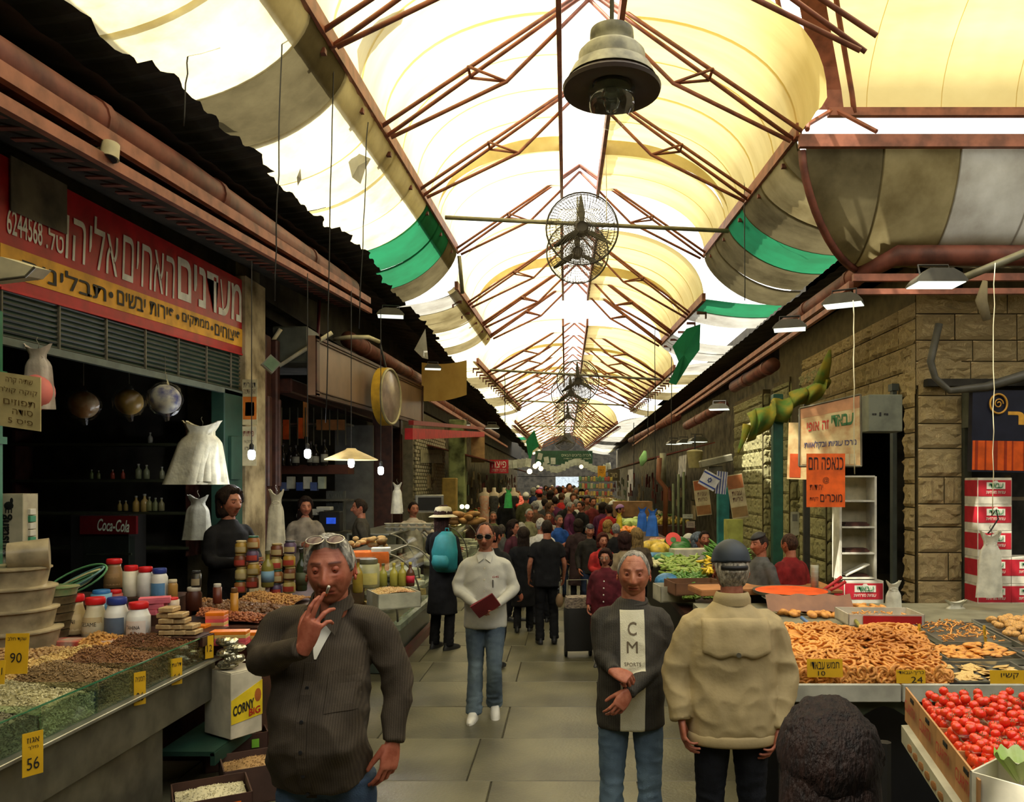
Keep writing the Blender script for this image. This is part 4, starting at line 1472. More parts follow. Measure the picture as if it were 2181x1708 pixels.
# ------------------------------------------------------------------ KIT of market things
def bil(bl, br, tl, tr):
    bl, br, tl, tr = map(Vector, (bl, br, tl, tr))
    def f(u, v, off=0):
        p = bl.lerp(br, u).lerp(tl.lerp(tr, u), v)
        if off:
            p = p + (br - bl).cross(tl - bl).normalized() * off
        return p
    return f
def board(root, F, th, m, name='panel', u0=0, u1=1, v0=0, v1=1, off=0, fr=None):
    a, b, c, d = F(u0, v0, off), F(u1, v0, off), F(u1, v1, off), F(u0, v1, off)
    n_ = (b - a).cross(d - a).normalized() * -th
    g = G()
    g.quad(a + n_, b + n_, c + n_, d + n_, th=th)
    part(name, g, m, root, world=True)
    if fr:
        g = G()
        for p, q in ((a, b), (b, c), (c, d), (d, a)):
            g.cyl(p, q, .014, n=4)
        part('frame', g, fr, root, world=True)
def write(root, F, s, u0, u1, v0, v1, m, off=.004, **kw):
    lettering(s, F(u0, v0, off), F(u1, v0, off), F(u0, v1, off), m, root, lift=.002, **kw)
def JAR(kind='jar'):
    return {'jar': [(.40, 0), (.44, .03), (.44, .70), (.36, .80), (.33, .83)], 'shoulder': [(.36, 0), (.42, .03), (.42, .15), (.46, .18), (.46, .62), (.42, .66), (.34, .80), (.32, .83)],
            'flask': [(.45, 0), (.50, .04), (.50, .28), (.42, .52), (.33, .72), (.32, .83)], 'pot': [(.42, 0), (.45, .03), (.45, .82)],
            'glass': [(.42, 0), (.45, .05), (.45, .72), (.36, .82), (.36, .86)]}[kind]
def jar(label, u, vt, vb, Y, body, lid, kind='jar', w=None, lab=None, txt=None, group=None, cat='jar', rough=.35, lidh=.17):
    p = P(u, vb, Y)
    s = Y / FOC
    h = (vb - vt) * s
    w_ = (w or (vb - vt) * .5) * s
    t = thing('jar', label, cat, p, 0, group)
    pr = [(r * w_ / .9, z * h) for r, z in JAR(kind)]
    part('container', G().lathe(pr, n=20), cm(body, rough), t, smooth=True)
    r = w_ * .40
    z0 = h * (1 - lidh)
    part('lid', G().lathe([(r, z0), (r * 1.06, z0 + h * .02), (r * 1.06, h * .96), (r * .98, h)], n=20), cm(lid, .35), t, smooth='auto')
    if lab:
        q = [(rr * 1.012, zz) for rr, zz in [(pr[-2][0] if 0 else .44 * w_ / .9 * (1.13 if kind == 'flask' else 1.04), h * .12), (.44 * w_ / .9 * (1.0 if kind == 'flask' else 1.04), h * .52)]]
        g = G()
        def f(a, b):
            an = -PI / 2 - 1.1 + 2.2 * a
            R_ = q[0][0] + (q[1][0] - q[0][0]) * b
            return (math.cos(an) * R_, math.sin(an) * R_, q[0][1] + (q[1][1] - q[0][1]) * b)
        g.grid(f, 10, 3)
        part('label', g, cm(lab, .5), t, smooth=True)
        if txt:
            V, F = text_mesh(txt)
            sc = V[:, :2].max(0)
            R_ = q[0][0] * 1.01
            W = []
            for v in V:
                an = -PI / 2 - .6 + 1.2 * v[0] / sc[0]
                W.append((math.cos(an) * (R_ + .002), math.sin(an) * (R_ + .002), h * .30 + h * .1 * v[1] / sc[1]))
            part('lettering', G().add(W, F), K['marker'] if sum(lab) > .5 else K['white'], t)
    return t
def bottle(label, u, vt, vb, Y, col, cap, w, lab=None, group=None, glass=True):
    p = P(u, vb, Y)
    s = Y / FOC
    h, r = (vb - vt) * s, w * s / 2
    t = thing('bottle', label, 'bottle', p, 0, group)
    part('container', G().lathe([(r * .9, 0), (r, h * .03), (r, h * .52), (r * .85, h * .62), (r * .36, h * .74), (r * .32, h * .90), (r * .36, h * .92)], n=16), cm(col, .12), t, smooth=True)
    part('cap', G().lathe([(r * .38, h * .90), (r * .40, h * .92), (r * .40, h)], n=12), cm(cap, .4), t, smooth='auto')
    if lab:
        part('label', G().lathe([(r * 1.015, h * .14), (r * 1.015, h * .44)], n=16), cm(lab, .6), t, smooth=True)
    return t
def carton(label, c, d, rz, col, cat='box', group=None, name='carton', band=None, txt=None, tcol=None, open_=False):
    """cardboard box with four walls and flaps or a lid"""
    t = thing(name, label, cat, c, rz, group)
    m = cm(col, .8)
    x, y, z = d
    if open_:
        g = G()
        g.box((0, 0, .006), (x, y, .012))
        for sx in (-1, 1):
            g.box((sx * (x / 2 - .004), 0, z / 2), (.008, y, z)).box((0, sx * (y / 2 - .004), z / 2), (x, .008, z))
        part('tray', g, m, t)
    else:
        part('body', G().box((0, 0, z / 2), d, ch=.004), m, t)
        part('flap', G().box((0, -y / 4 - .001, z + .003), (x * .99, y / 2 - .006, .004)), m, t)
        part('flap', G().box((0, y / 4 + .001, z + .003), (x * .99, y / 2 - .006, .004)), m, t)
    if band:
        for s_, nm in ((-1, 0),):
            part('printed_band', G().box((0, -y / 2 - .001, z * (band[1] + band[2]) / 2), (x * .96, .002, z * (band[2] - band[1]))), cm(band[0], .6), t)
            part('printed_band', G().box((x / 2 * 1 + .001, 0, z * (band[1] + band[2]) / 2), (.002, y * .96, z * (band[2] - band[1]))), cm(band[0], .6), t)
            part('printed_band', G().box((-x / 2 - .001, 0, z * (band[1] + band[2]) / 2), (.002, y * .96, z * (band[2] - band[1]))), cm(band[0], .6), t)
    return t
def hang_bags(label, u, vt, vb, Y, w, col=(.60, .58, .46), n=3, group=None, seed=1, lean=0, cat='bags', name='plastic_bags', hook=True):
    """bundle of thin carrier bags, gathered at the neck, flaring below"""
    p = P(u, vt, Y)
    s = Y / FOC
    h, w_ = (vb - vt) * s, w * s
    t = thing(name, label, cat, p, 0, group)
    rr = random.Random(seed)
    m = mat('bag film %.2f %.2f' % (col[0], col[2]), col, .45, 0, .12, 10, .35, 25, .5)
    for k in range(n):
        g = G()
        ph = rr.uniform(0, 6)
        dx = (k - (n - 1) / 2) * w_ * .09 + lean * w_
        def f(a, b):
            th = a * 2 * PI
            z = -h * b * (1 - .05 * (k % 2))
            neck = math.exp(-((b - .16) / .09) ** 2)
            r = w_ * .5 * (.66 + .20 * b + .10 * math.exp(-(b / .05) ** 2)) * (1 - .38 * neck)
            fo = 1 + .13 * math.sin(th * 5 + ph) * (.3 + b) + .06 * math.sin(th * 11 + ph * 2)
            return (math.cos(th) * r * fo * (.85 if k else 1) + dx * b, math.sin(th) * r * .30 * fo + k * .012, z + .05 * h * math.exp(-(b / .06) ** 2) * math.cos(2 * th))
        g.grid(f, 30, 16)
        part('bag', g, m, t, smooth=True)
    g = G()
    g.tube([(w_ * .18 * math.cos(a), -.01, -h * .17 + .012 * math.sin(a)) for a in np.linspace(0, 2 * PI, 9)], .006, 5)
    part('knot', g, m, t, smooth=True)
    if hook:
        g = G()
        g.tube([(0, 0, -h * .08), (.012, 0, .01), (0, 0, .03), (-.01, 0, .05), (0, 0, .07)], .003, 5)
        part('hook', g, K['dull steel'], t, smooth=True)
    return t
def flood(label, c, rz=0, size=.42, lit=(.75, .85, .8), e=3.0, group=None, arm=None):
    t = thing('flood_lamp', label, 'lamp', c, rz, group)
    s = size
    prof = [(-.5, 0), (-.5, .04), (-.40, .16), (-.22, .26), (.22, .26), (.40, .16), (.5, .04), (.5, 0)]
    g = G()
    V = [(x * s, -.30 * s, z * s) for x, z in prof] + [(x * s * .92, .30 * s, z * s * .95) for x, z in prof]
    n = len(prof)
    F = [tuple(range(n - 1, -1, -1)), tuple(range(n, 2 * n))] + [(i, (i + 1) % n, (i + 1) % n + n, i + n) for i in range(n)]
    g.add(V, F)
    part('housing', g, mat('lamp housing', (.07, .065, .045), .5), t)
    g = G()
    for k in range(7):
        g.box(((k - 3) * s * .07, 0, .265 * s), (.006, .5 * s, .03 * s))
    part('cooling_fin', g, MATS['lamp housing'], t, kind='stuff')
    part('lens', G().box((0, -.01, -.004), (s * .92, s * .55, .012)), mat('lit lamp %.1f' % e, lit, .3, 0, .02, emit=e), t)
    g = G()
    g.tube([(-.3 * s, 0, .2 * s), (-.3 * s, .1 * s, .42 * s), (.3 * s, .1 * s, .42 * s), (.3 * s, 0, .2 * s)], .012, 6)
    part('bracket', g, K['black iron'], t)
    return t
def bulb(label, u, v, Y, shade=False, e=30, cord=2.0, group=None):
    p = P(u, v, Y)
    t = thing('hanging_bulb', label, 'lamp', p, 0, group)
    k = .045
    part('glass_bulb', G().lathe([(k * .35, k * 1.1), (k * .75, k * .8), (k * .85, 0), (k * .7, -k * .9), (k * .3, -k * 1.2)], n=14), mat('lit bulb', (.9, .95, 1), .3, 0, .01, emit=e), t, smooth=True)
    part('socket', G().lathe([(k * .5, k * 1.0), (k * .55, k * 1.2), (k * .5, k * 2.2), (k * .2, k * 2.6)], n=12), K['black'], t, smooth=True)
    part('cord', G().cyl((0, 0, k * 2.5), (0, 0, cord), .005, n=5), K['black'], t)
    if shade:
        part('lamp_shade', G().lathe([(.05, .17), (.07, .15), (.30, .045), (.305, .035), (.295, .042), (.06, .145)], n=28), mat('enamel shade', (.55, .42, .2), .4), t, smooth='auto')
    l = bpy.data.lights.new('bulb light', 'POINT')
    l.energy = 20
    l.color = (.95, .97, 1)
    l.shadow_soft_size = .06
    lo = bpy.data.objects.new('bulb_light', l)
    COL.objects.link(lo)
    lo.location = p + Vector((0, 0, -.09))
    return t
def pile(fn, n, T, sc, seed, flat=.6, zj=.0, dens=None, tilt=1.0):
    """n matrices scattered on surface fn(u,v)->point"""
    rr = random.Random(seed)
    out = []
    for _ in range(n):
        p = Vector(fn(rr.random(), rr.random()))
        s = sc * rr.uniform(.8, 1.2)
        e = Matrix.Rotation(rr.uniform(-tilt, tilt), 4, 'X') @ Matrix.Rotation(rr.uniform(-tilt, tilt), 4, 'Y') @ Matrix.Rotation(rr.uniform(0, 6.28), 4, 'Z')
        out.append(Matrix.Translation(p + Vector((0, 0, rr.uniform(-.003, .004) + zj))) @ e @ Matrix.Diagonal((s, s * flat, s * flat * .8, 1)))
    return out
NUT = tmpl(G().ell((0, 0, 0), 1, 6, 4))
SEED = (np.array([(1, 0, 0), (-1, 0, 0), (0, 1, .0), (0, -1, 0), (0, 0, .6), (0, 0, -.6)], float), [(0, 2, 4), (2, 1, 4), (1, 3, 4), (3, 0, 4), (2, 0, 5), (1, 2, 5), (3, 1, 5), (0, 3, 5)])
def bin_of(label, x0, x1, y0, y1, z0, rise, m, m2, n, sc, T=NUT, flat=.6, seed=1, name='nuts', cat='nuts', front=None):
    """heap of loose dry goods: one object nobody could count"""
    def f(u, v):
        x, y = x0 + (x1 - x0) * u, y0 + (y1 - y0) * v
        return (x, y, z0 + rise * (1 - u) + .03 * math.sin(PI * v) + .012 * noise.noise(Vector((x * 9, y * 9, seed))))
    g = G()
    def base(u, v): 
        p = f(u, v); return (p[0], p[1], p[2] - .006)
    g.grid(base, 8, 8, 1, th=0)
    g.scatter(T, pile(f, n, T, sc, seed, flat), 0)
    if front:
        # the heap seen through the front pane
        h = front
        g.grid(lambda u, v: (x1 - .004, y0 + (y1 - y0) * u, z0 - h + (h + .03 * math.sin(PI * u)) * v), 8, 2, 1)
        g.scatter(T, pile(lambda u, v: (x1 - .003, y0 + (y1 - y0) * u, z0 - h + (h + .028 * math.sin(PI * u)) * v), int(n * .5), T, sc * 1.25, seed + 5, flat), 0)
    return solo(name, g, [m, m2], label, cat, None, smooth=False, kind='stuff')
def card(label, u, v, Y, w, h, lines, m='yellow card', rz=0, base=None, ink='marker', tilt=-.1, cat='price card', name='price_card'):
    """price card: centre pixel u,v; w,h in pixels; lines = [(text, u0,u1,v0,v1)]"""
    s = Y / FOC
    c = P(u, v, Y)
    t = thing(name, label, cat, c)
    W_, H_ = w * s / 2, h * s / 2
    A = Matrix.Rotation(rz, 4, 'Z') @ Matrix.Rotation(tilt, 4, 'X')
    pt = lambda a, b, o=0: A @ Vector(((a * 2 - 1) * W_, -o, (b * 2 - 1) * H_))
    part('card', G().quad(pt(0, 0), pt(1, 0), pt(1, 1), pt(0, 1), th=-.003), K[m], t)
    for (tx, a, b, c0, d) in lines:
        lettering(tx, pt(a, c0, .002), pt(b, c0, .002), pt(a, d, .002), K[ink], t, world=False, lift=.001)
    return t
def string(label, u, v0, v1, Y, r=.004, m='cream', cat='string', group=None, du=0):
    a, b = P(u, v0, Y), P(u + du, v1, Y)
    n = 12
    pts = [a.lerp(b, k / n) + Vector((R.uniform(-.006, .006), R.uniform(-.006, .006), 0)) for k in range(n + 1)]
    return solo('hanging_string', G().tube(pts, r, 5), K[m], label, cat, group, smooth=True)
# ------------------------------------------------------------------ LEFT SIDE
# gutter pipes and twin rails along both shop rows
def pipe(label, pts, r, group=None, m='rust red', side='left'):
    t = thing('rain_gutter', label, 'gutter', pts[0])
    part('pipe', G().tube(pts, r, 16), K[m], t, smooth=True, world=True)
    for k in range(len(pts) - 1):
        for f in (.12, .62):
            a, b = Vector(pts[k]), Vector(pts[k + 1])
            if (b - a).length < 1.2: continue
            p = a.lerp(b, f)
            d = (b - a).normalized() * .05
            part('collar', G().cyl(p - d, p + d, r * 1.10, n=16), K[m], t, smooth='auto', world=True)
    return t
pipe('wide red-brown gutter pipe above the red shop sign', [(-3.45, 3.6, 4.5), (-3.45, 6.9, 4.82), (-3.45, 12.4, 5.18)], .15)
pipe('red-brown gutter pipe behind the plain brown fascia', [(-3.62, 12.9, 4.45), (-3.62, 20.5, 4.65)], .14)
pipe('red-brown gutter pipe over the far left stalls', [(-3.45, 21, 4.25), (-3.45, 39, 4.45)], .14)
pipe('red-brown gutter pipe turning the right-hand street corner', [(9, 9.95, 4.98), (4.25, 9.95, 4.98), (4.0, 10.4, 4.9), (3.75, 13.4, 4.75)], .13)
pipe('short red-brown gutter pipe above the yellow-green cloth', [(3.75, 14.0, 4.2), (3.75, 17.2, 4.2)], .13)
pipe('red-brown gutter pipe over the row of three lamps', [(3.75, 18.4, 3.9), (3.75, 24, 3.85)], .13)
pipe('red-brown gutter pipe of the far right stalls', [(3.6, 25, 4.2), (3.5, 42, 4.4)], .13)
for (nm, pa, pb, hh, mm) in (('upper red rail above the red shop sign', (-3.28, 3.8, 4.32), (-3.28, 12.8, 5.02), .10, 'steel red'), ('lower red rail above the red shop sign', (-3.26, 3.8, 4.14), (-3.26, 12.8, 4.86), .08, 'steel red'),
        ('upper red rail along the right stalls', (3.62, 9.9, 4.55), (3.5, 40, 4.2), .09, 'steel red'), ('lower red rail along the right stalls', (3.58, 9.9, 4.40), (3.45, 40, 4.0), .07, 'steel red'),
        ('upper red rail over the corner shop', (3.62, 9.8, 4.60), (9, 9.8, 4.62), .09, 'steel red'), ('lower red rail over the corner shop', (3.62, 9.75, 4.42), (9, 9.75, 4.44), .07, 'steel red'),
        ('red rail along the far left stalls', (-3.3, 18.6, 4.02), (-3.2, 42, 4.0), .09, 'steel red')):
    a, b = Vector(pa), Vector(pb)
    g = G().quad(a, b, b + Vector((0, 0, hh)), a + Vector((0, 0, hh)), th=.06)
    solo('steel_rail', g, K[mm], nm, 'rail')
g = G()
for k in range(44):
    y = 4.0 + k * .2
    z = 4.25 + .078 * (y - 3.8)
    g.box((-3.5, y, z), (.42, .05, .012))
part('perforated_soffit', g, K['rust red'], wl, world=True, kind='stuff')
g = G().quad((-4.05, 3.6, 4.35), (-3.3, 3.6, 4.20), (-3.3, 12.6, 4.9), (-4.05, 12.6, 5.0), th=.02)
part('soffit_board', g, K['dark wall'], wl, world=True)
# security camera on the rail
t = thing('security_camera', 'cream cylindrical security camera bracketed on the left gutter rail', 'camera', P(236, 325, 5.45))
part('housing', G().cyl((0, 0, .06), (0, -.02, -.05), .058, .062, n=18), K['cream'], t, smooth='auto')
part('lens_shade', G().cyl((0, -.021, -.052), (0, -.022, -.056), .05, n=16), K['black'], t)
part('bracket', G().tube([(-.13, .05, .04), (-.08, .03, .045), (0, 0, .05)], .014, 8), K['cream'], t, smooth=True)

# red shop sign
XS = -3.96
t = thing('shop_sign', 'long red and yellow delicatessen sign with white Hebrew letters and a phone number', 'sign', (XS, 7.5, 3.5))
F = bil((XS, 5.42, 3.43), (XS, 9.55, 3.64), (XS, 5.42, 4.36), (XS, 9.55, 4.54))
board(t, F, .06, K['sign red'])
board(t, F, .004, K['sign yellow'], 'yellow_band', .0, .985, .09, .33, .005)
board(t, F, .02, K['red'], 'frame_strip', 0, 1, -.02, .0, .012)
K['sign white'] = cm((.62, .60, .50), .5)
write(t, F, 'מעדנים', .60, .975, .42, .90, K['sign white'], bold=.016)
write(t, F, 'האחים', .36, .585, .40, .84, K['sign white'], bold=.0, shear=.1)
write(t, F, 'אליהו', .17, .345, .40, .88, K['sign white'], bold=.0, shear=.1)
write(t, F, 'טל.', .115, .165, .42, .60, K['sign white'], bold=.01)
write(t, F, '6244568', .015, .105, .42, .62, K['sign white'], bold=.01)
write(t, F, 'פיצוחים', .80, .965, .14, .28, K['marker'], off=.010, bold=.006)
write(t, F, '•', .775, .79, .18, .24, K['marker'], off=.010)
write(t, F, 'ממתקים', .62, .765, .14, .28, K['marker'], off=.010, bold=.006)
write(t, F, '•', .59, .605, .18, .24, K['marker'], off=.010)
write(t, F, 'פירות יבשים', .34, .58, .14, .28, K['marker'], off=.010, bold=.006)
write(t, F, '•', .31, .325, .18, .24, K['marker'], off=.010)
write(t, F, 'תבלינים', .05, .30, .13, .29, K['marker'], off=.010, bold=.006)
board(t, F, .01, K['dark plaster'], 'patch', .02, .17, .60, 1.02, .02)
# shutter grille and rail under the sign
t = thing('shutter_grille', 'dark slatted shutter grille with a grey rail under the red sign', 'shutter', (-4.0, 7.4, 3.1))
Fg = bil((-3.99, 5.0, 3.06), (-3.99, 9.45, 3.16), (-3.99, 5.0, 3.44), (-3.99, 9.45, 3.62))
board(t, Fg, .03, K['dark green'], 'backing')
for k in range(9):
    g = G()
    a, b = Fg(0, .06 + k * .105, .01), Fg(1, .06 + k * .105, .01)
    g.cyl(a, b, .011, n=5)
    part('slat', g, cm((.045, .05, .035), .6), t, world=True)
g = G().quad(Fg(0, -.12, .02), Fg(1, -.12, .02), Fg(1, .02, .02), Fg(0, .02, .02), th=.05)
part('rail', g, cm((.09, .11, .09), .5), t, world=True)
for k in range(7):
    a = Fg(.1 + k * .14, 0, .02)
    part('stay', G().cyl(a, Fg(.1 + k * .14, 1, .02), .012, n=5), K['dull steel'], t, world=True)
g = G().box((-4.0, 5.28, 2.2), (.18, .22, 2.1), ch=.01).box((-4.0, 5.28, 2.8), (.20, .26, .06)).box((-4.0, 5.28, 2.35), (.20, .26, .05))
part('green_post', g, K['green'], wl, world=True)
part('green_post', G().box((-4.0, 9.15, 2.1), (.16, .5, 2.1), ch=.01).box((-3.9, 9.15, 2.35), (.03, .3, .5)).box((-3.9, 9.15, 1.7), (.03, .3, .5)), K['dark green'], wl, world=True)
# pier with posters
pier_m = mat('stained pier plaster', (.30, .24, .13), .9, 0, .3, 3, .4, col2=(.10, .07, .03))
part('pier_face', G().box((-3.98, 9.78, 2.3), (.14, .62, 4.6), ch=.01), pier_m, wl, world=True)
def poster(label, u0, v0, u1, v1, Y, col, lines=(), bands=(), cat='poster', name='poster', x=None, dv=0, tilt=0):
    a, b, c, d = (P(u0, v1, Y), P(u1, v1 + dv, Y), P(u0, v0, Y), P(u1, v0 + dv, Y)) if x is None else (PX(u0, v1, x), PX(u1, v1 + dv, x), PX(u0, v0, x), PX(u1, v0 + dv, x))
    if tilt:
        ct = (a + d) / 2
        n_ = (b - a).cross(c - a).normalized()
        M = Matrix.Rotation(tilt, 4, n_)
        a, b, c, d = [ct + (M @ (q - ct)) for q in (a, b, c, d)]
    t = thing(name, label, cat, a)
    F = bil(a, b, c, d)
    board(t, F, .008, cm(col, .5), 'sheet')
    for (cc, x0, x1, y0, y1) in bands:
        board(t, F, .002, cm(cc, .5), 'printed_area', x0, x1, y0, y1, .003)
    for (tx, x0, x1, y0, y1, cc) in lines:
        write(t, F, tx, x0, x1, y0, y1, cm(cc, .5), off=.006)
    return t, F
poster('narrow cream and orange poster on the pier beside the green shop frame', 516, 808, 548, 905, 9.4, (.42, .36, .2), [('דבורית', .1, .9, .82, .93, (.02, .02, .02)), ('זאת אדמה', .1, .9, .68, .78, (.1, .05, .02))], [((.45, .12, .01), .05, .95, .12, .62), ((.55, .35, .02), .2, .8, .2, .5)])
poster('pale handwritten notice under the orange poster on the pier', 514, 908, 546, 992, 9.4, (.46, .40, .24), [('פיתות', .15, .85, .75, .88, (.2, .03, .02)), ('מרוקאי', .2, .8, .55, .65, (.05, .04, .03)), ('טרי', .25, .75, .35, .48, (.05, .04, .03))])
# hanging goods in the doorway
t = hang_bags('white carrier bag with something pink inside, hung left of the wrapped balls', 80, 738, 872, 5.6, 78, (.55, .47, .38), 1, hook=True, name='plastic_bag', cat='bag')
part('contents', G().ell((0, -.0, -.33), (.115, .10, .13), 20, 14), mat('pink content', (.62, .17, .14), .6), t, smooth=True)
def wrapped_ball(label, u, v, r, Y, c1, c2, seed):
    p = P(u, v, Y); s = Y / FOC
    t = thing('wrapped_ball', label, 'ball', p)
    part('ball', G().ell((0, 0, 0), r * s * .86, 24, 18), mat('ball %d' % seed, c1, .4, 0, .1, 9, col2=c2), t, smooth=True)
    g = G().ell((0, 0, 0), r * s, 20, 14)
    V = g.v[0]
    for i in range(len(V)):
        V[i] *= 1 + .16 * noise.noise(Vector(V[i] * 22 + seed))
    part('film_wrap', g, K['clear plastic'], t, smooth=False)
    g = G()
    g.tube([(0, 0, r * s * .8), (.01, 0, r * s * 1.15), (-.01, 0, r * s * 1.6)], [.05, .012, .02], 8)
    g.tube([(0, 0, -r * s * .8), (.02, 0, -r * s * 1.3)], [.05, .02], 8)
    part('film_tail', g, K['clear plastic'], t)
    part('string', G().cyl((0, 0, r * s * 1.2), (0, 0, r * s * 1.2 + .22), .003, n=5), K['dull steel'], t)
wrapped_ball('film-wrapped brown and orange ball, leftmost of three hanging', 178, 862, 34, 7.6, (.25, .12, .04), (.45, .35, .22), 1)
wrapped_ball('film-wrapped dark yellow ball between two other hanging balls', 275, 856, 32, 7.6, (.20, .13, .03), (.35, .22, .06), 2)
wrapped_ball('film-wrapped white ball with blue and red patches, hanging', 352, 850, 36, 7.6, (.55, .54, .46), (.04, .05, .22), 3)
hang_bags('large bundle of white carrier bags hung inside the delicatessen doorway', 430, 902, 1032, 8.2, 112, (.58, .55, .40), 5, seed=4, lean=-.12)
hang_bags('small bundle of clear carrier bags under the large white bundle', 422, 1058, 1150, 8.2, 60, (.34, .34, .28), 3, seed=5)
t, F = poster('cream cardboard sheet with handwritten Hebrew drink names, upper left', -10, 790, 86, 905, 4.6, (.46, .38, .17), [('שתיה קרה', .25, .85, .80, .92, (.12, .07, .02)), ('קוקה קולה', .1, .95, .62, .74, (.12, .07, .02)), ('תפוזים', .2, .9, .42, .52, (.12, .07, .02)), ('סודה', .4, .85, .25, .35, (.12, .07, .02)), ('פיס 5', .3, .85, .08, .18, (.12, .07, .02))], dv=14, name='cardboard_sign', cat='sign')
# white panel fragment at far left and lamp cover
t = thing('dented_lamp_cover', 'dented cream lamp cover at the left edge below the red sign', 'lamp', P(20, 580, 4.4))
part('cover', G().add([(-.15, 0, -.05), (.09, 0, -.02), (.14, 0, .03), (-.05, 0, .09), (-.15, .15, -.03), (.09, .15, .0), (.14, .15, .05), (-.05, .15, .11)], [(0, 1, 2, 3), (7, 6, 5, 4), (0, 4, 5, 1), (1, 5, 6, 2), (2, 6, 7, 3), (3, 7, 4, 0)]), K['cream'], t)
part('rim', G().tube([(-.15, 0, -.055), (.09, 0, -.025), (.145, 0, .03)], .008, 5), K['dull steel'], t)
# shop interior: shelves, bottles, drinks cooler
Yb = 9.35
sh = thing('wall_shelf', 'dark shelving at the back of the delicatessen', 'shelf', P(225, 1160, Yb))
for v in (948, 1024, 1092, 1165):
    part('shelf_board', G().box(P(230, v, Yb), (2.1, .35, .03)), cm((.035, .04, .02), .5), sh, world=True)
for u in (48, 412):
    part('upright', G().box(P(u, 1050, Yb), (.04, .3, 1.5)), K['dark wood'], sh, world=True)
for k, (u, v, h_, c) in enumerate([(295, 1020, 32, (.20, .22, .12)), (312, 1020, 30, (.20, .22, .12)), (345, 1020, 26, (.22, .22, .13)), (290, 1090, 34, (.45, .30, .08)), (308, 1090, 38, (.45, .32, .10)), (318, 1088, 30, (.22, .22, .08)), (331, 1088, 28, (.2, .22, .1)), (344, 1088, 28, (.22, .2, .1)), (255, 1088, 22, (.3, .22, .06)), (268, 1088, 22, (.28, .2, .06)), (210, 1020, 18, (.12, .14, .05)), (240, 1020, 20, (.28, .05, .03)), (262, 1020, 20, (.28, .05, .03)), (195, 1020, 20, (.1, .14, .05)), (320, 945, 24, (.25, .25, .2))]):
    bottle(['pale', 'amber', 'cream', 'olive', 'dim'][k % 5] + ' plastic bottle on the %s shelf of the delicatessen, %s' % (('upper middle' if v < 1000 else 'middle' if v < 1050 else 'lower'), ['far right of the row', 'left of its twin', 'beside the wall', 'the tallest one', 'next to the tall one', 'short and round', 'with a dark cap', 'near the door frame', 'small one on the left', 'small and amber', 'dim green one', 'dark red one', 'second dark red one', 'leftmost dim one', 'standing alone'][k]), u, v - h_, v, Yb - .1, c, (.3, .3, .25), h_ * .42)
t = thing('drinks_cooler', 'black drinks cooler with a red and white cola header inside the shop', 'cooler', P(232, 1230, 8.6))
part('cabinet', G().box(P(232, 1190, 8.75), (.66, .35, 1.0), ch=.01), K['black'], t, world=True)
part('header', G().box(P(232, 1118, 8.55), (.62, .04, .20)), cm((.10, .004, .006), .4), t, world=True)
F = bil(P(208, 1130, 8.5), P(276, 1134, 8.5), P(208, 1104, 8.5), P(276, 1108, 8.5))
write(t, F, 'Coca-Cola', .0, 1, 0, 1, cm((.50, .62, .50), .4), bold=.015, shear=.35)
part('glass_door', G().box(P(232, 1200, 8.54), (.56, .02, .60)), K['green glass'], t, world=True)
part('cooler_shelf', G().box(P(232, 1180, 8.56), (.5, .02, .02)), K['dull steel'], t, world=True)

# ---------------- the front counter with glass bins
XC = -2.42
ct = thing('display_counter', 'long metal market counter with a glass front full of nuts and seeds', 'counter', (XC, 4.0, 0))
part('cabinet', G().box((XC - .50, 3.1, .30), (.9, 3.3, .58), ch=.004), K['dull steel'], ct, world=True)
part('fascia', G().box((XC - .50, 3.4, .71), (1.0, 3.9, .27), ch=.004), K['dull steel'], ct, world=True)
part('ledge', G().box((XC - .0, 3.4, .855), (.10, 3.9, .02), ch=.003), K['steel'], ct, world=True)
part('counter_bed', G().box((XC - .85, 3.4, .85), (1.7, 3.9, .02)), K['dull steel'], ct, world=True)
ys = [2.28, 2.71, 3.14, 3.57, 4.0, 4.43, 4.86, 5.3]
for k in range(7):
    part('front_pane', G().box((XC + .0, (ys[k] + ys[k + 1]) / 2, .945), (.006, .425, .16)), K['green glass'], ct, world=True)
    part('divider', G().box((XC - .25, ys[k], .945), (.50, .006, .16)), K['green glass'], ct, world=True)
part('pane_rim', G().box((XC + .0, 3.8, 1.027), (.010, 3.05, .006)), cm((.04, .16, .08), .1), ct, world=True)
part('pane_rim', G().box((XC - .25, 5.3, .95), (.5, .006, .17)), K['green glass'], ct, world=True)
nm = lambda a, b, c: (cm(a, .55), cm(b, .7))
FB = [('brown spiced nuts in the bin nearest the viewer behind glass', (.30, .15, .04), (.16, .07, .02), .012, 700), ('brown spiced nuts in the second glass-fronted bin, marked with a yellow card', (.30, .16, .05), (.14, .07, .02), .010, 800),
      ('dark grey striped sunflower seeds in a glass-fronted bin', (.12, .11, .06), (.30, .28, .17), .008, 1100), ('pale pumpkin seeds behind glass in the middle bin', (.46, .42, .23), (.30, .27, .13), .009, 1100),
      ('brown mixed seeds in the bin right of the pale pumpkin seeds', (.24, .15, .06), (.13, .08, .03), .008, 1000), ('dark red-brown almonds in the bin before the last', (.20, .09, .03), (.12, .05, .02), .009, 900), ('dark roasted seeds in the last glass bin at the counter corner', (.16, .06, .02), (.1, .04, .01), .008, 900)]
for k, (lb, c1, c2, sc, n) in enumerate(FB):
    kk = max(0, k)
    bin_of(lb, XC - .46, XC - .008, ys[k] + .01, ys[k + 1] - .01, .975, .06, cm(c1, .5), cm(c2, .8), n, sc, SEED if k in (2, 3) else NUT, .55, 20 + k, front=.11, name='dry_goods', cat='seeds' if k in (2, 3, 4, 6) else 'nuts')
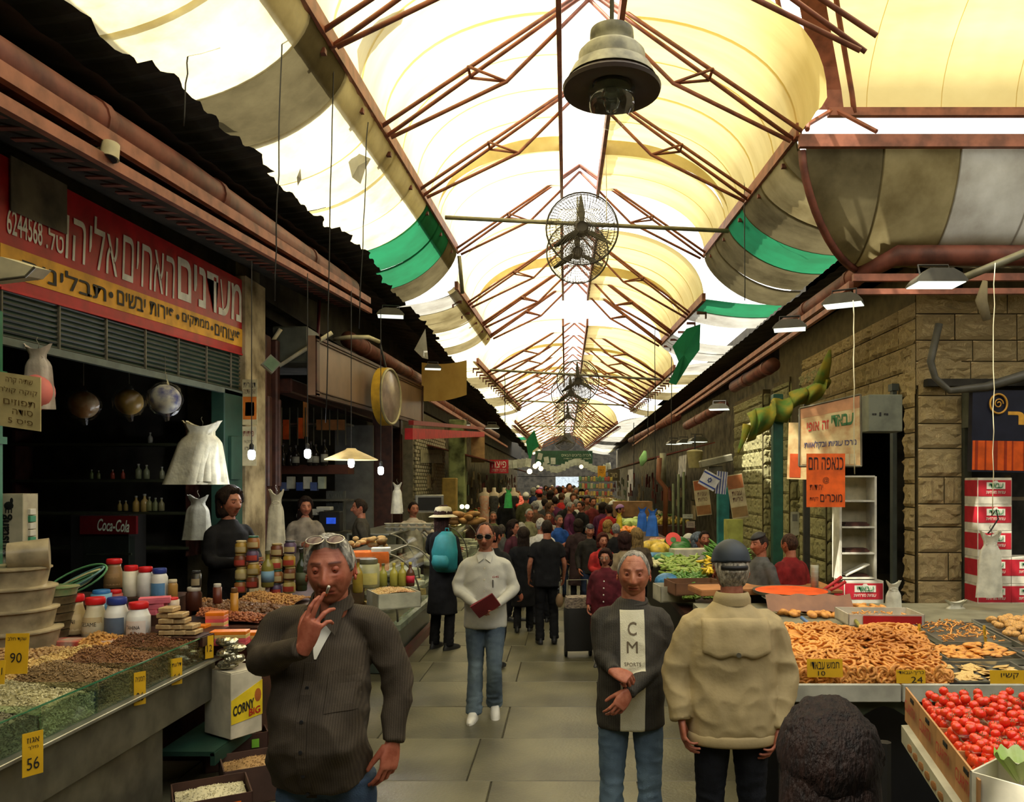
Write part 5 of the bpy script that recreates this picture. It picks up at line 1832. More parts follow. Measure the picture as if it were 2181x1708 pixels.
BB = [('red dried berries at the back of the counter, left edge', -3.0, -3.4, 3.2, 3.75, (.34, .07, .03), (.2, .03, .02), .012, 500), ('strip of pale golden kernels behind the front bins', -2.88, -3.02, 3.2, 4.9, (.58, .40, .14), (.4, .25, .08), .010, 900),
      ('dark chilli flakes heaped behind the price card marked 90', -3.03, -3.4, 3.75, 4.3, (.22, .05, .02), (.12, .03, .01), .010, 600), ('pistachios in their shells at the back of the counter', -3.0, -3.5, 4.3, 4.95, (.40, .24, .09), (.22, .10, .03), .015, 600),
      ('golden cashews heaped at the back of the counter', -2.75, -3.1, 4.92, 5.28, (.52, .26, .06), (.35, .16, .04), .014, 500), ('orange dried apricots at the left back edge of the counter', -3.4, -3.8, 4.3, 4.8, (.55, .16, .02), (.35, .1, .02), .02, 200)]
for k, (lb, xa, xb, ya, yb, c1, c2, sc, n) in enumerate(BB):
    bin_of(lb, xb, xa, ya, yb, .985, .05, cm(c1, .5), cm(c2, .8), n, sc, NUT, .7, 40 + k, name='dry_goods', cat='nuts' if 'nut' in lb or 'pist' in lb or 'cash' in lb else 'dried fruit')
part('back_bed', G().box((-3.2, 4.3, .93), (.9, 2.2, .06)), K['dull steel'], ct, world=True)
card('yellow card reading 90 standing among the pistachios', 35, 1392, 3.9, 47, 85, [('שקד חלב', .1, .9, .80, .92), ('90', .25, .75, .28, .52)], rz=.1)
card('yellow card reading 56 against the front glass', 70, 1605, 3.36, 40, 92, [('אגוז', .2, .8, .76, .88), ('מלך', .25, .75, .60, .70), ('56', .2, .8, .14, .42)], rz=1.0, tilt=0)
card('yellow card reading 26 before the pale pumpkin seeds', 298, 1466, 4.36, 24, 70, [('חמניה', .1, .9, .72, .86), ('26', .2, .8, .12, .38)], rz=.9, tilt=0)
card('yellow card reading 64 nearest the counter corner', 376, 1430, 4.78, 24, 56, [('דלעת', .1, .9, .7, .86), ('64', .2, .8, .12, .42)], rz=.9, tilt=0)
card('yellow price card at the counter corner by the foil packs', 446, 1378, 5.2, 18, 48, [('12', .2, .8, .3, .6)], rz=.9, tilt=0)
card('torn yellow card at the left picture edge', -2, 1432, 3.6, 22, 50, [('21', .2, .8, .4, .7)], rz=.2)
# raised step behind, with jars
part('jar_step', G().box((-3.15, 5.33, 1.0), (1.5, .42, .06)), K['dark wood'], ct, world=True)
part('jar_step', G().box((-3.6, 5.95, .55), (1.2, .7, 1.24)), K['dark wood'], ct, world=True)
CR, WH, AM = (.62, .58, .46), (.66, .66, .62), (.42, .26, .08)
RD, BL = (.55, .012, .015), (.02, .04, .22)
jar('brown jar with a red lid, tallest in the back row', 243, 1190, 1252, 5.95, (.26, .16, .07), RD, 'flask', 36, (.36, .22, .1), group=None)
jar('plain white jar with a red lid, second in the back row', 279, 1204, 1270, 5.85, CR, RD, 'pot', 32)
jar('plain white jar with a red lid between a red-lidded and a blue-lidded one', 310, 1207, 1271, 5.85, WH, RD, 'jar', 33)
jar('white jar with a blue lid and pale blue label in the back row', 340, 1210, 1274, 5.85, WH, BL, 'jar', 33, (.10, .25, .45))
jar('small amber jar right of the blue-lidded back jar', 368, 1234, 1273, 5.85, (.35, .2, .05), (.55, .5, .35), 'jar', 20)
jar('cream jar with a red lid, leftmost of the front four', 158, 1266, 1350, 5.25, (.55, .43, .22), RD, 'flask', 46, (.62, .50, .28), 'TAHINI')
jar('square-shouldered cream jar with a red lid, second of the front four', 203, 1272, 1355, 5.22, (.60, .55, .38), RD, 'flask', 46, (.50, .40, .22), 'SESAME')
jar('white jar with a blue lid and a dark skyline label', 249, 1272, 1357, 5.2, WH, BL, 'shoulder', 46, (.10, .14, .20))
jar('white jar with a red lid and a red-printed label, rightmost of the front four', 295, 1282, 1360, 5.2, WH, RD, 'shoulder', 46, (.72, .62, .55), 'TAHINA')
jar('tub with a bright blue lid behind the front jars', 216, 1256, 1300, 5.5, (.12, .30, .45), (.03, .16, .42), 'pot', 40)
jar('half-hidden jar with a red lid behind the white ones', 245, 1256, 1300, 5.6, (.3, .05, .04), RD, 'pot', 30)
jar('jar with a red lid behind the sesame bars', 367, 1272, 1300, 5.6, (.5, .4, .3), RD, 'pot', 28)
jar('dark honey jar with a white rim by the shopkeeper', 413, 1250, 1300, 6.0, (.05, .012, .005), (.45, .42, .35), 'glass', 32)
jar('black canister standing on the dark honey jar', 418, 1215, 1250, 6.0, (.015, .012, .01), (.02, .02, .02), 'pot', 20, (.3, .25, .15))
jar('thin sauce bottle with a white cap on the nut counter', 463, 1243, 1285, 6.0, (.10, .02, .01), (.55, .52, .45), 'pot', 18)
jar('tall amber honey bottle with a brown cap', 499, 1252, 1312, 5.9, (.42, .19, .02), (.12, .06, .02), 'pot', 16)
# transparent tubs and trays at the far left
def tub(label, u, v0, v1, w, Y, m, lidm=None, rows=1):
    p = P(u, v1, Y); s = Y / FOC
    t = thing('food_tub', label, 'tub', p)
    r, h = w * s / 2, (v1 - v0) * s
    part('container', G().lathe([(r * .88, 0), (r * .97, h * .9)], n=26), m, t, smooth='auto')
    part('lid', G().lathe([(r * 1.02, h * .88), (r * 1.02, h * .95), (r * .93, h)], n=26), lidm or m, t, smooth='auto')
TB = mat('tub plastic', (.40, .33, .20), .3, 0, .25, 5)
TB2 = mat('tub plastic dark', (.16, .12, .06), .3, 0, .3, 9)
for k, (v0, v1, w_, nm_) in enumerate([(1337, 1382, 190, 'bottom'), (1292, 1337, 176, 'second from the bottom'), (1246, 1292, 170, 'third from the bottom'), (1206, 1246, 150, 'topmost but one')]):
    tub('large translucent food tub at the left edge, %s of its stack' % nm_, 22, v0, v1, w_, 4.9, TB)
t = thing('food_tub', 'translucent tub lying on its side on top of the tub stack', 'tub', P(62, 1184, 4.9))
part('container', G().cyl((-.10, -.05, 0), (.09, .06, .01), .085, .10, n=24), TB, t, smooth='auto')
part('lid', G().cyl((-.13, -.065, 0), (-.10, -.05, 0), .088, n=24), K['clear plastic'], t, smooth='auto')
for k in range(6):
    tub('round black tray of dried fruit, number %s in the tray stack' % ['one from below', 'two from below', 'three from below', 'four from below', 'five from below', 'six, the green-lidded top'][k], 103 + k * 3, 1338 - 18 * k, 1356 - 18 * k, 88, 5.15, TB2 if k < 5 else mat('tray green rim', (.30, .26, .14), .4, 0, .2, 9, col2=(.10, .2, .08)), K['clear plastic'] if k < 5 else None)
t = thing('rope_coil', 'coil of green and yellow cord on the back step', 'rope', P(160, 1262, 5.8))
for k in range(7):
    part('cord', G().tube([((.10 + .022 * k) * math.cos(a), .09 * math.sin(a), .06 + (.05 + .012 * k) * math.sin(a + 1.2 + .5 * math.sin(k * 5)) + k * .004) for a in np.linspace(0, 2 * PI, 25)], .008, 6, cap=False), cm([(.10, .28, .12), (.50, .48, .22), (.16, .32, .30)][k % 3], .6), t, smooth=True)
# packs: red trays, pink packs, sesame bars
t = thing('sweets_tray', 'long flat pack of red and white sweets in front of the jars', 'sweets', P(215, 1375, 5.05))
g = G().box((0, 0, .02), (.62, .13, .045), ch=.006)
part('pack', g, mat('red sweets', (.45, .07, .05), .35, 0, .2, 12, col2=(.5, .42, .32)), t)
for k in range(3):
    carton('pink wrapped sweet pack %s behind the sesame bars' % ['lying lowest', 'lying in the middle', 'lying on top'][k], P(312 + k * 9, 1308 - 12 * k, 5.5), (.20, .12, .035), .2 * k, (.62, .13, .18), 'sweets', name='sweet_pack')
sb = mat('sesame bar', (.30, .19, .08), .5, 0, .3, 40, col2=(.5, .38, .2))
bars = []
for r_ in range(6):
    for c_ in range(3 if r_ < 3 else 2 if r_ < 5 else 1):
        bars.append((356 + c_ * 24 + (r_ % 2) * 5, 1362 - r_ * 12))
b0 = None
for k, (u, v) in enumerate(bars):
    g = G().box((0, 0, .016), (.10, .11, .030), ch=.004)
    o = solo('sesame_bar', g, sb, 'wrapped sesame bar right of the jars, layer %d from below, %s in its layer' % ((1362 - v) // 12 + 1, ['left', 'middle', 'right'][min(2, (u - 354) // 22)]), 'sweets', 'sesame bars right of the jars')
    o.location = P(u, v, 5.2 + .02 * (k % 3))
    o.rotation_euler = (0, 0, .1 * math.sin(k * 7))
def layered(label, u, v, Y, w, cols, rz=0):
    t = thing('sweet_pack', label, 'sweets', P(u, v, Y), rz)
    for k, c in enumerate(cols):
        part('layer', G().box((0, 0, .012 + k * .024), (w, .10, .024), ch=.002), cm(c, .35), t)
OR, PK, YL = (.75, .20, .01), (.70, .10, .12), (.65, .45, .15)
layered('pink and orange layered sweet pack, upper stack behind the foil packs', 462, 1338, 5.6, .13, [PK, YL, PK, (.7, .2, .1), OR], .1)
layered('pink and orange layered sweet pack under the upper one', 462, 1364, 5.55, .13, [PK, YL, PK, OR], .1)
layered('orange-topped layered sweet pack nearest the foil packs', 490, 1372, 5.35, .24, [PK, PK, YL, OR], .1)
layered('orange-topped layered sweet pack next to the smoking man', 522, 1366, 5.5, .20, [PK, YL, OR], .1)
layered('orange wrapped wafers behind the sesame bars', 425, 1352, 5.5, .12, [YL, (.55, .2, .02), OR], .0)
foil = mat('foil wrap', (.6, .57, .42), .18, .9, .3, 12, 1.0, 30)
for k in range(5):
    g = G().ell((0, 0, .03), (.075, .05, .035), 12, 8)
    for i in range(len(g.v[0])): g.v[0][i] *= 1 + .22 * noise.noise(Vector(g.v[0][i] * 30 + k))
    o = solo('foil_pack', g, foil, 'silver foil-wrapped bar pack, %s of the pile on the white carton' % ['lowest', 'second lowest', 'middle', 'second highest', 'topmost'][k], 'sweets', smooth=False)
    o.location = P(484 + (k % 2) * 16, 1424 - k * 12, 5.28)
# white carton of cereal bars
t = carton('white carton with a yellow band and black and red lettering under the counter end', P(497, 1558, 5.36), (.24, .30, .44), 1.0, (.52, .48, .36), name='cereal_carton')
fx = Vector((math.cos(1.0), math.sin(1.0), 0)); nx = Vector((math.sin(1.0), -math.cos(1.0), 0))
o_ = Vector((0, 0, 0)) 
Fb = bil((-.12, -.152, .10), (.12, -.152, .12), (-.12, -.152, .26), (.12, -.152, .36))
def lb(root, F, s, u0, u1, v0, v1, m, **kw):
    lettering(s, F(u0, v0, .004), F(u1, v0, .004), F(u0, v1, .004), m, root, world=False, lift=.002, **kw)
g = G().quad(Fb(0, 0), Fb(1, 0), Fb(1, 1), Fb(0, 1), th=.002)
part('yellow_band', g, cm((.70, .52, .02), .4), t)
lb(t, Fb, 'CORNY', .05, .72, .30, .72, K['marker'], bold=.03)
lb(t, Fb, 'BIG', .55, .92, .08, .32, K['red'], bold=.02)
part('picture', G().ell(Fb(.85, .62, .001), (.03, .003, .05), 10, 6), cm((.35, .10, .02), .5), t)
# green shelf and open boxes beneath
solo('low_shelf', G().box((-2.45, 6.1, .305), (.36, 2.2, .03)).box((-2.28, 6.1, .27), (.03, 2.2, .08)), K['dark green'], 'dark green low shelf under the second counter', 'shelf')
for k, (lbl, u, v, Y, c, gc) in enumerate([('open dark crate of white rice on the ground behind the smoking man', 450, 1755, 4.6, (.05, .02, .012), (.50, .46, .30)), ('open printed crate of beans beside the rice crate', 545, 1700, 5.1, (.06, .03, .02), (.30, .18, .07)), ('open dark crate of grain under the green shelf', 500, 1640, 5.7, (.05, .02, .012), (.25, .16, .07))]):
    p = P(u, v, Y); p.z = .005
    t = carton(lbl, p, (.42, .36, .24), .5, c, 'crate', open_=True, name='open_crate')
    f = lambda a, b: ((a - .5) * .38, (b - .5) * .33, .19 + .05 * math.sin(a * PI) * math.sin(b * PI))
    g = G().grid(f, 8, 8).scatter(SEED, pile(f, 600, SEED, .008, 60 + k, .6))
    q = solo('grain', g, cm(gc, .7), lbl.split(' on ')[0].replace('open', 'heap in the open') + ' (contents)' if 0 else ['white rice heaped in the dark crate', 'brown beans heaped in the printed crate', 'brown grain in the crate under the shelf'][k], 'grain', kind='stuff')
    q.location = p; q.rotation_euler = (0, 0, .5)
    part('price_tag', G().box((.12, -.185, .17), (.05, .004, .06)), cm((.75, .15, .01) if k == 0 else (.25, .6, .05), .5), t)

# ---------------- second counter with jars and bottles
solo('second_counter', G().box((-2.62, 7.2, .5), (.72, 3.0, 1.0), ch=.01), K['dark wood'], 'dark wooden counter behind the smoking man, covered with nuts and jars', 'counter')
NB = [('brown walnuts heaped in front of the honey jars', -3.4, -2.75, 5.9 + .3, 6.7, (.28, .13, .04), (.15, .06, .02), .02, 500), ('dark dates heaped on the second counter', -2.9, -2.3, 6.0, 6.45, (.14, .06, .02), (.08, .03, .01), .022, 350),
      ('red-brown spiced nuts right of the layered sweets', -2.75, -2.28, 5.75, 6.0, (.30, .09, .03), (.16, .04, .02), .014, 500), ('golden almonds below the jar stacks', -2.75, -2.3, 6.5, 7.0, (.36, .18, .05), (.2, .08, .03), .015, 400)]
for k, (lb_, xa, xb, ya, yb, c1, c2, sc, n) in enumerate(NB):
    bin_of(lb_, xa, xb, ya, yb, 1.02, .05, cm(c1, .5), cm(c2, .8), n, sc, NUT, .7, 70 + k, name='dry_goods', cat='nuts')
jc = [((.30, .12, .03), (.02, .10, .06)), ((.42, .34, .12), (.25, .18, .05)), ((.16, .05, .02), (.30, .22, .08)), ((.40, .25, .04), (.5, .4, .2)), ((.10, .06, .12), (.05, .05, .05))]
k = 0
pl = ['far left stack', 'stack beside the bagged pillar', 'stack left of the tall olive oil', 'stack right of the hanging bag']
for si, (u, vb) in enumerate(((512, 1262), (538, 1252), (588, 1268), (616, 1262))):
    for r_ in range(4):
        c1, c2 = jc[(si * 2 + r_) % 5]
        jar('glass preserve jar, %s in the %s' % (['bottom', 'second from the bottom', 'third from the bottom', 'top'][r_], pl[si]), u + (r_ % 2) * 2, vb - 28 * (r_ + 1) + 1, vb - 28 * r_, 7.2, c1, c2, 'glass', 25, (.5, .4, .2) if r_ % 2 else (.45, .06, .04), lidh=.14)
bottle('square olive oil bottle with a blue label on the second counter', 570, 1172, 1250, 7.1, (.20, .18, .04), (.1, .1, .05), 26, (.15, .28, .40))
bottle('dark tall olive oil bottle left of the smoking man', 642, 1168, 1258, 7.1, (.02, .03, .012), (.02, .02, .015), 24, (.05, .06, .03))
bottle('amber oil bottle right of the smoking man, nearest', 762, 1190, 1262, 7.5, (.28, .20, .03), (.1, .05, .02), 22)
for k, (u, c) in enumerate(((816, (.30, .28, .05)), (839, (.38, .34, .06)), (857, (.34, .30, .05)), (874, (.10, .04, .02)))):
    bottle(['olive green bottle, leftmost of four beside the cheese case', 'yellow oil bottle, second of four beside the cheese case', 'yellow oil bottle, third of four beside the cheese case', 'dark bottle with a red label, last of four'][k], u, 1200 - k, 1248, 8.2, c, (.55, .48, .1) if k else (.1, .1, .05), 18, (.5, .02, .05) if k == 3 else None)
jar('large glass jar of pale pickles behind the oil bottles', 785, 1190, 1250, 7.8, (.30, .30, .16), (.1, .1, .06), 'pot', 46, (.5, .46, .15))

# upright display carton at the left edge
t = carton('tall pale display carton with vertical black lettering at the left edge', P(36, 1200, 5.6), (.20, .16, .50), .0, (.46, .42, .30), name='display_carton')
lettering('Mustang', Vector((.03, -.083, .06)), Vector((.03, -.083, .36)), Vector((-.07, -.083, .06)), K['marker'], t, world=False, bold=.03)
g = G().ell((.0, -.082, .42), (.035, .003, .03), 10, 6).ell((.02, -.082, .455), (.012, .003, .022), 8, 5)
for q in (-.02, .0, .02): g.box((q, -.083, .385), (.006, .003, .035))
part('horse_emblem', g, K['marker'], t)
for k in range(8):
    solo('cigarette_pack', G().box(P(58, 1195 - 15 * k, 5.6), (.09, .06, .022 + .022), ch=.003), cm((.52, .50, .42) if k % 3 else (.03, .2, .10), .5), 'white pack in the column beside the display carton, %s from below' % ['first', 'second', 'third', 'fourth', 'fifth', 'sixth', 'seventh', 'eighth'][k], 'pack')
# ------------------------------------------------------------------ RIGHT SIDE
sgreen = (.03, .20, .07)
def brandbox(label, c, d, rz=0, up=True, group=None):
    """white carton with a red printed face, a pale lozenge and green Hebrew letters"""
    t = carton(label, c, d, rz, (.55, .52, .42), 'box', group, 'carton', ((.42, .012, .025), .30, .92))
    F = bil((-d[0] / 2, -d[1] / 2 - .002, 0), (d[0] / 2, -d[1] / 2 - .002, 0), (-d[0] / 2, -d[1] / 2 - .002, d[2]), (d[0] / 2, -d[1] / 2 - .002, d[2]))
    g = G(); g.quad(F(.26, .58, .002), F(.80, .58, .002), F(.80, .84, .002), F(.26, .84, .002), th=.001)
    g.quad(F(.46, .84, .002), F(.60, .84, .002), F(.57, .90, .002), F(.49, .90, .002), th=.001)
    part('printed_lozenge', g, K['white'], t)
    lettering('עבאדי', F(.32, .62, .005), F(.74, .62, .005), F(.32, .80, .005), cm(sgreen), t, world=False, bold=.02)
    lettering('עוגיות מזרחיות', F(.24, .40, .004), F(.80, .40, .004), F(.24, .51, .004), K['white'], t, world=False, bold=.01)
    return t
s_ = 10.5 / FOC
names = ['lowest', 'second lowest', 'third from the ground', 'fourth from the ground', 'fifth from the ground', 'topmost']
for k in range(6):
    v = 1335 - 57 * k
    p = P(2104, v, 10.55); p.z = .0 + .355 * k + .1 * 0
    brandbox('white and red carton, %s of the tall stack by the stone pillar' % names[k], p, (.46, .34, .35))
for k in range(3):
    p = P(2172, 1335, 10.55); p.z = .355 * k
    brandbox('white and red cookie carton, %s of the short stack at the right edge' % ['bottom', 'middle', 'top'][k], p, (.44, .34, .35))
for k in range(2):
    p = P(1834, 1325, 10.3); p.z = .10 + .36 * k
    p.z = .0 + .36 * k + .0
    brandbox('white and red cookie carton, %s one under the white shelf unit' % ['lower', 'upper'][k], P(1836, 1325, 9.6) * 1.0 if 0 else Vector((4.08, 10.8, .36 * k)), (.54, .40, .355))
# white shelf unit in the doorway
t = thing('shelf_unit', 'tall white shelf unit standing on two cookie cartons', 'shelf', (4.02, 10.8, .73))
zt = 1.42
for sx in (-.24, .24):
    part('side_panel', G().box((sx, 0, zt / 2), (.03, .30, zt)), K['white'], t)
part('back_panel', G().box((0, .15, zt / 2), (.48, .012, zt)), K['cream'], t)
for z in (.02, .36, .72, 1.08, zt):
    part('shelf_board', G().box((0, 0, z), (.46, .30, .022)), K['white'], t)
solo('leaning_board', G().box((0, 0, 0), (.36, .2, .015), M=Matrix.Rotation(-.45, 4, 'Y')).xf(Matrix.Translation((4.02, 10.76, .86))), K['white'], 'white board leaning inside the bottom of the shelf unit', 'board')
for k, z in enumerate((1.46, 1.10, .745)):
    solo('baking_tray', G().box((4.02, 10.8, z + .02), (.34, .22, .03)).box((4.02, 10.8, z + .045), (.3, .18, .02)), K['dark wood'], 'dark trays on the %s board of the white shelf unit' % ['upper', 'middle', 'lower'][k], 'tray')
# door jamb posts of the corner shop
part('door_jamb', G().box((XR - .12, 11.3, 1.75), (.06, .10, 3.5)).box((XR - .12, 11.3, 3.45), (.1, .14, .1)), cm((.05, .06, .05), .4), wr, world=True)
part('door_jamb', G().box((XR + .70, YW - .02, 1.75), (.10, .10, 3.5)), cm((.06, .065, .05), .4), wr, world=True)
part('door_jamb', G().box((4.1, 13.2, 1.75), (.10, .08, 3.5)), cm((.05, .05, .04), .4), wr2, world=True)
part('shutter_box', G().box((P(1875, 882, 10.6)), (.46, .35, .50), ch=.01), cm((.14, .15, .11), .5), wr, world=True)
g = G()
for q in (-3, -2, 0, 2, 3):
    c = P(1875 + q * 5, 882, 10.42)
    g.box(c, (.022, .01, .022 if q else .05))
part('vent_slots', g, K['black'], wr, world=True)
part('shutter_box', G().box(P(2072, 868, 10.7), (.16, .3, .56), ch=.01), cm((.14, .15, .11), .5), wr, world=True)
# side-street shop dark inside
part('shop_back', G().box((8, 11.85, 1.7), (5, .05, 3.4)), K['dark wall'], wr, world=True)
part('window_frame', G().box(P(2146, 1110, 10.95), (.06, .05, 1.3)).box(P(2170, 1062, 10.95), (.4, .05, .05)), cm((.12, .09, .05), .5), wr, world=True)
# black sign with ring and orange letters
t = thing('shop_sign', 'black sign with orange ring emblem over an orange striped field, right edge', 'sign', P(2140, 920, 10.5))
F = bil(P(2068, 1004, 10.5), P(2260, 1008, 10.5), P(2072, 830, 10.5), P(2260, 832, 10.5))
board(t, F, .10, cm((.012, .014, .028), .35))
board(t, F, .004, cm((.62, .09, .01), .4), 'orange_field', .01, 1, .02, .38, .003)
for k in range(9):
    x = .04 + .105 * k + .02 * math.sin(k * 3)
    board(t, F, .002, cm((.28, .03, .008), .4), 'stripe', x, x + [.03, .015, .045][k % 3], .02, .38, .007)
c = P(2126, 860, 10.48)
part('ring_emblem', G().tube([c + Vector((.115 * math.cos(a), -.01, .13 * math.sin(a))) for a in np.linspace(0, 2 * PI, 28)], .014, 6, cap=False), cm((.62, .32, .04), .4), t, smooth=True, world=True)
part('ring_emblem', G().tube([c + Vector((r * math.cos(a), -.01, r * 1.1 * math.sin(a))) for a, r in zip(np.linspace(0, 9, 24), np.linspace(.065, .015, 24))], .009, 5, cap=False), cm((.62, .32, .04), .4), t, smooth=True, world=True)
write(t, F, 'דיר', .40, .85, .58, .74, cm((.62, .32, .04), .4), bold=.05)
# printed cream sign and orange poster
t = thing('shop_sign', 'printed cream and brown cookie-shop sign hanging above the orange poster', 'sign', P(1770, 915, 9.9))
F = bil(P(1702, 993, 9.9), P(1835, 993, 9.8), P(1703, 870, 9.9), P(1833, 840, 9.8))
board(t, F, .03, mat('biscuit print', (.50, .40, .20), .35, 0, .15, 7, col2=(.42, .24, .10)), fr=K['dull steel'])
board(t, F, .002, cm((.45, .22, .10), .4), 'printed_strip', 0, 1, .82, 1, .002)
write(t, F, 'עבאדי', .52, .88, .60, .78, cm((.04, .14, .04), .5), bold=.03)
write(t, F, 'זה אופי', .12, .48, .58, .73, cm((.45, .04, .02), .5), bold=.02)
write(t, F, 'מרכז עוגיות ובקלאוות', .08, .92, .28, .42, cm((.05, .05, .12), .5), bold=.015)
for k in range(8):
    board(t, F, .002, cm((.55, .45, .24), .4), 'printed_biscuit', .05 + .11 * k, .14 + .11 * k, .03, .18, .003)
t = thing('poster', 'second cookie-shop banner partly hidden behind the orange poster', 'poster', P(1700, 960, 10.4))
F = bil(P(1676, 1020, 10.5), P(1740, 1022, 10.4), P(1680, 900, 10.5), P(1742, 900, 10.4))
board(t, F, .02, MATS['biscuit print'])
board(t, F, .002, cm((.5, .08, .02), .4), 'printed_area', .08, .45, .03, .45, .003)
t, F = poster('bright orange handwritten Hebrew poster hanging below the cream sign', 1718, 966, 1800, 1080, 9.7, (.80, .12, .012), [('כנאפה חם', .05, .95, .70, .93, (.02, .01, .01)), ('@', .42, .58, .44, .56, (.1, .03, .01)), ('מוכרים', .35, .92, .10, .24, (.02, .01, .01)), ('יחידות', .08, .42, .32, .42, (.1, .02, .01)), ('לקחת', .08, .30, .10, .20, (.05, .01, .01))])
# ---------------- cookie table
Yf, Yk, X0c, X1c = 4.42, 7.0, 1.15, 4.6
tb = thing('market_table', 'wide cookie table with a pale tiled front edge', 'table', (2.9, 5.7, 0))
part('table_top', G().grid(lambda u, v: (1.15 + 3.5 * u, 4.42 + 1.5 * v, .868 + .135 * v), 1, 1, th=.05).box((2.9, 6.45, .94), (3.5, 1.1, .06)), cm((.20, .19, .13), .5), tb, world=True)
for k in range(5):
    part('edge_strip', G().box((1.55 + .70 * k, Yf - .03, .865), (.69, .03, .10), ch=.004), cm((.42, .42, .34), .35), tb, world=True)
for x in (1.3, 4.4):
    for y in (4.6, 6.8):
        part('leg', G().box((x, y, .41), (.06, .06, .82)), K['black iron'], tb, world=True)
part('cloth_skirt', G().box((2.9, 4.75, .45), (3.4, .04, .74)), K['black'], tb, world=True)
part('moss_trim', G().grid(lambda u, v: (1.2 + 3.4 * u, Yf + .02, .80 - .06 * v * (1 + .6 * math.sin(u * 60))), 60, 1), cm((.04, .05, .025), .9), tb, world=True)
RING = G()
RV, RF_ = [], []
for i in range(12):
    a = 2 * PI * i / 12
    for j in range(6):
        b = 2 * PI * j / 6
        r = 1 + .38 * math.cos(b)
        RV.append((r * math.cos(a), r * math.sin(a), .38 * math.sin(b)))
        RF_.append((i * 6 + j, ((i + 1) % 12) * 6 + j, ((i + 1) % 12) * 6 + (j + 1) % 6, i * 6 + (j + 1) % 6))
RING.add(RV, RF_)
ck = mat('baked cookie', (.66, .31, .07), .45, 0, .2, 1.2, .2, 60, .4, col2=(.46, .17, .03))
ck2 = mat('baked cookie pale', (.62, .34, .10), .5, 0, .2, 3, .2, 60)
def countable(me, label, cat, group, mats, name):
    for k, M in enumerate(mats):
        o = link(name, me)
        tag(o, label, cat, group)
        o.matrix_world = M
rr = random.Random(5)
rme = RING.mesh('ring_cookie', ck, True)
def heap(x0, x1, y0, y1, z, rise):
    return lambda u, v: (x0 + (x1 - x0) * u + .28 * v * (x0 > 1.7 or u), y0 + (y1 - y0) * v, z + .09 * (y1 - y0) * v + rise * (1 - (2 * v - 1) ** 4) * (.55 + .45 * math.sin(PI * u)) + .02 * noise.noise(Vector((u * 6, v * 6, x0))))
def cookie_heap(label, x0, x1, y0, y1, z, rise, n, nfront, sc, seed, group, me=rme, name='ring_cookie', cat='cookie', slope=1, matb=None, tilt=.6):
    f = heap(x0, x1, y0, y1, z, rise)
    rr = random.Random(seed)
    M1 = pile(f, n, None, sc, seed, 1, 0, tilt=tilt)
    M2 = []
    for _ in range(nfront):
        u, w_ = rr.random(), rr.random()
        p = Vector((x0 + (x1 - x0) * u, y0 + .0 + rr.uniform(0, .012), z - .015 + (rise * .55 + .03) * w_))
        M2.append(Matrix.Translation(p) @ Matrix.Rotation(rr.uniform(.9, 2.0), 4, 'X') @ Matrix.Rotation(rr.uniform(-.6, .6), 4, 'Y') @ Matrix.Rotation(rr.uniform(0, 6), 4, 'Z') @ Matrix.Scale(sc * rr.uniform(.85, 1.1), 4))
    return M1, M2, f
A1, A2, fA = cookie_heap('', 1.35, 1.78, 4.46, 5.55, .90, .12, 330, 80, .024, 3, '')
B1, B2, fB = cookie_heap('', 1.80, 2.22, 4.46, 5.55, .90, .11, 330, 80, .024, 4, '')
allm = A2 + B2 + sorted(A1 + B1, key=lambda M: M.translation.y)
ng = max(0, len(allm) - 300)
countable(rme, 'golden-brown ring cookie in the big front heap on the cookie table', 'cookie', 'ring cookies heaped on the cookie table', allm[:300], 'ring_cookie')
g = G().scatter(tmpl(RING), allm[300:])
g.grid(lambda u, v: Vector(fA(u, v)) - Vector((0, 0, .02)), 10, 10).grid(lambda u, v: Vector(fB(u, v)) - Vector((0, 0, .02)), 10, 10)
g.box((1.78, 4.49, .93), (.86, .03, .09))
solo('ring_cookies', g, ck, 'rest of the ring-cookie heaps behind the front ones', 'cookies', None, True, 'stuff')
# trays with other cookies further right
def tray(label, x0, x1, y0, y1, z, m=None):
    t = thing('metal_tray', label, 'tray', ((x0 + x1) / 2, (y0 + y1) / 2, z + .09 * ((y0 + y1) / 2 - 4.45)))
    t.rotation_euler = (.09, 0, 0)
    w_, d_ = x1 - x0, y1 - y0
    part('tray_bottom', G().box((0, 0, .006), (w_, d_, .010)), m or K['steel'], t)
    for sx, sy, a, b in ((-1, 0, .012, d_), (1, 0, .012, d_), (0, -1, w_, .012), (0, 1, w_, .012)):
        part('tray_rim', G().box((sx * w_ / 2, sy * d_ / 2, .022), (a, b, .035)), m or K['steel'], t)
tray('metal tray of stick cookies on the cookie table', 2.54, 3.0, 5.22, 5.72, .875)
tray('metal tray of oval brown cookies on the cookie table', 2.40, 2.88, 4.86, 5.18, .875)
tray('low tray of pale wafer squares at the table front', 2.26, 2.76, 4.46, 4.82, .875)
tray('metal tray of pale round cookies at the right edge', 3.04, 3.60, 5.15, 5.80, .875)
tray('metal tray of cookie fingers at the right edge', 2.92, 3.45, 4.62, 5.10, .875)
def many(label, group, fn, n, me, sc, seed, name, cat='cookie', flat=1, tilt=.3, scale=(1, 1, 1)):
    rr = random.Random(seed)
    for k in range(n):
        p = Vector(fn(rr.random(), rr.random()))
        if cat == 'cookie': p.z += .09 * (p.y - 4.45)
        o = link(name, me)
        tag(o, label, cat, group)
        o.location = p
        o.rotation_euler = (rr.uniform(-tilt, tilt), rr.uniform(-tilt, tilt), rr.uniform(0, 6.28))
        q = sc * rr.uniform(.85, 1.15)
        o.scale = (q * scale[0], q * scale[1], q * scale[2])
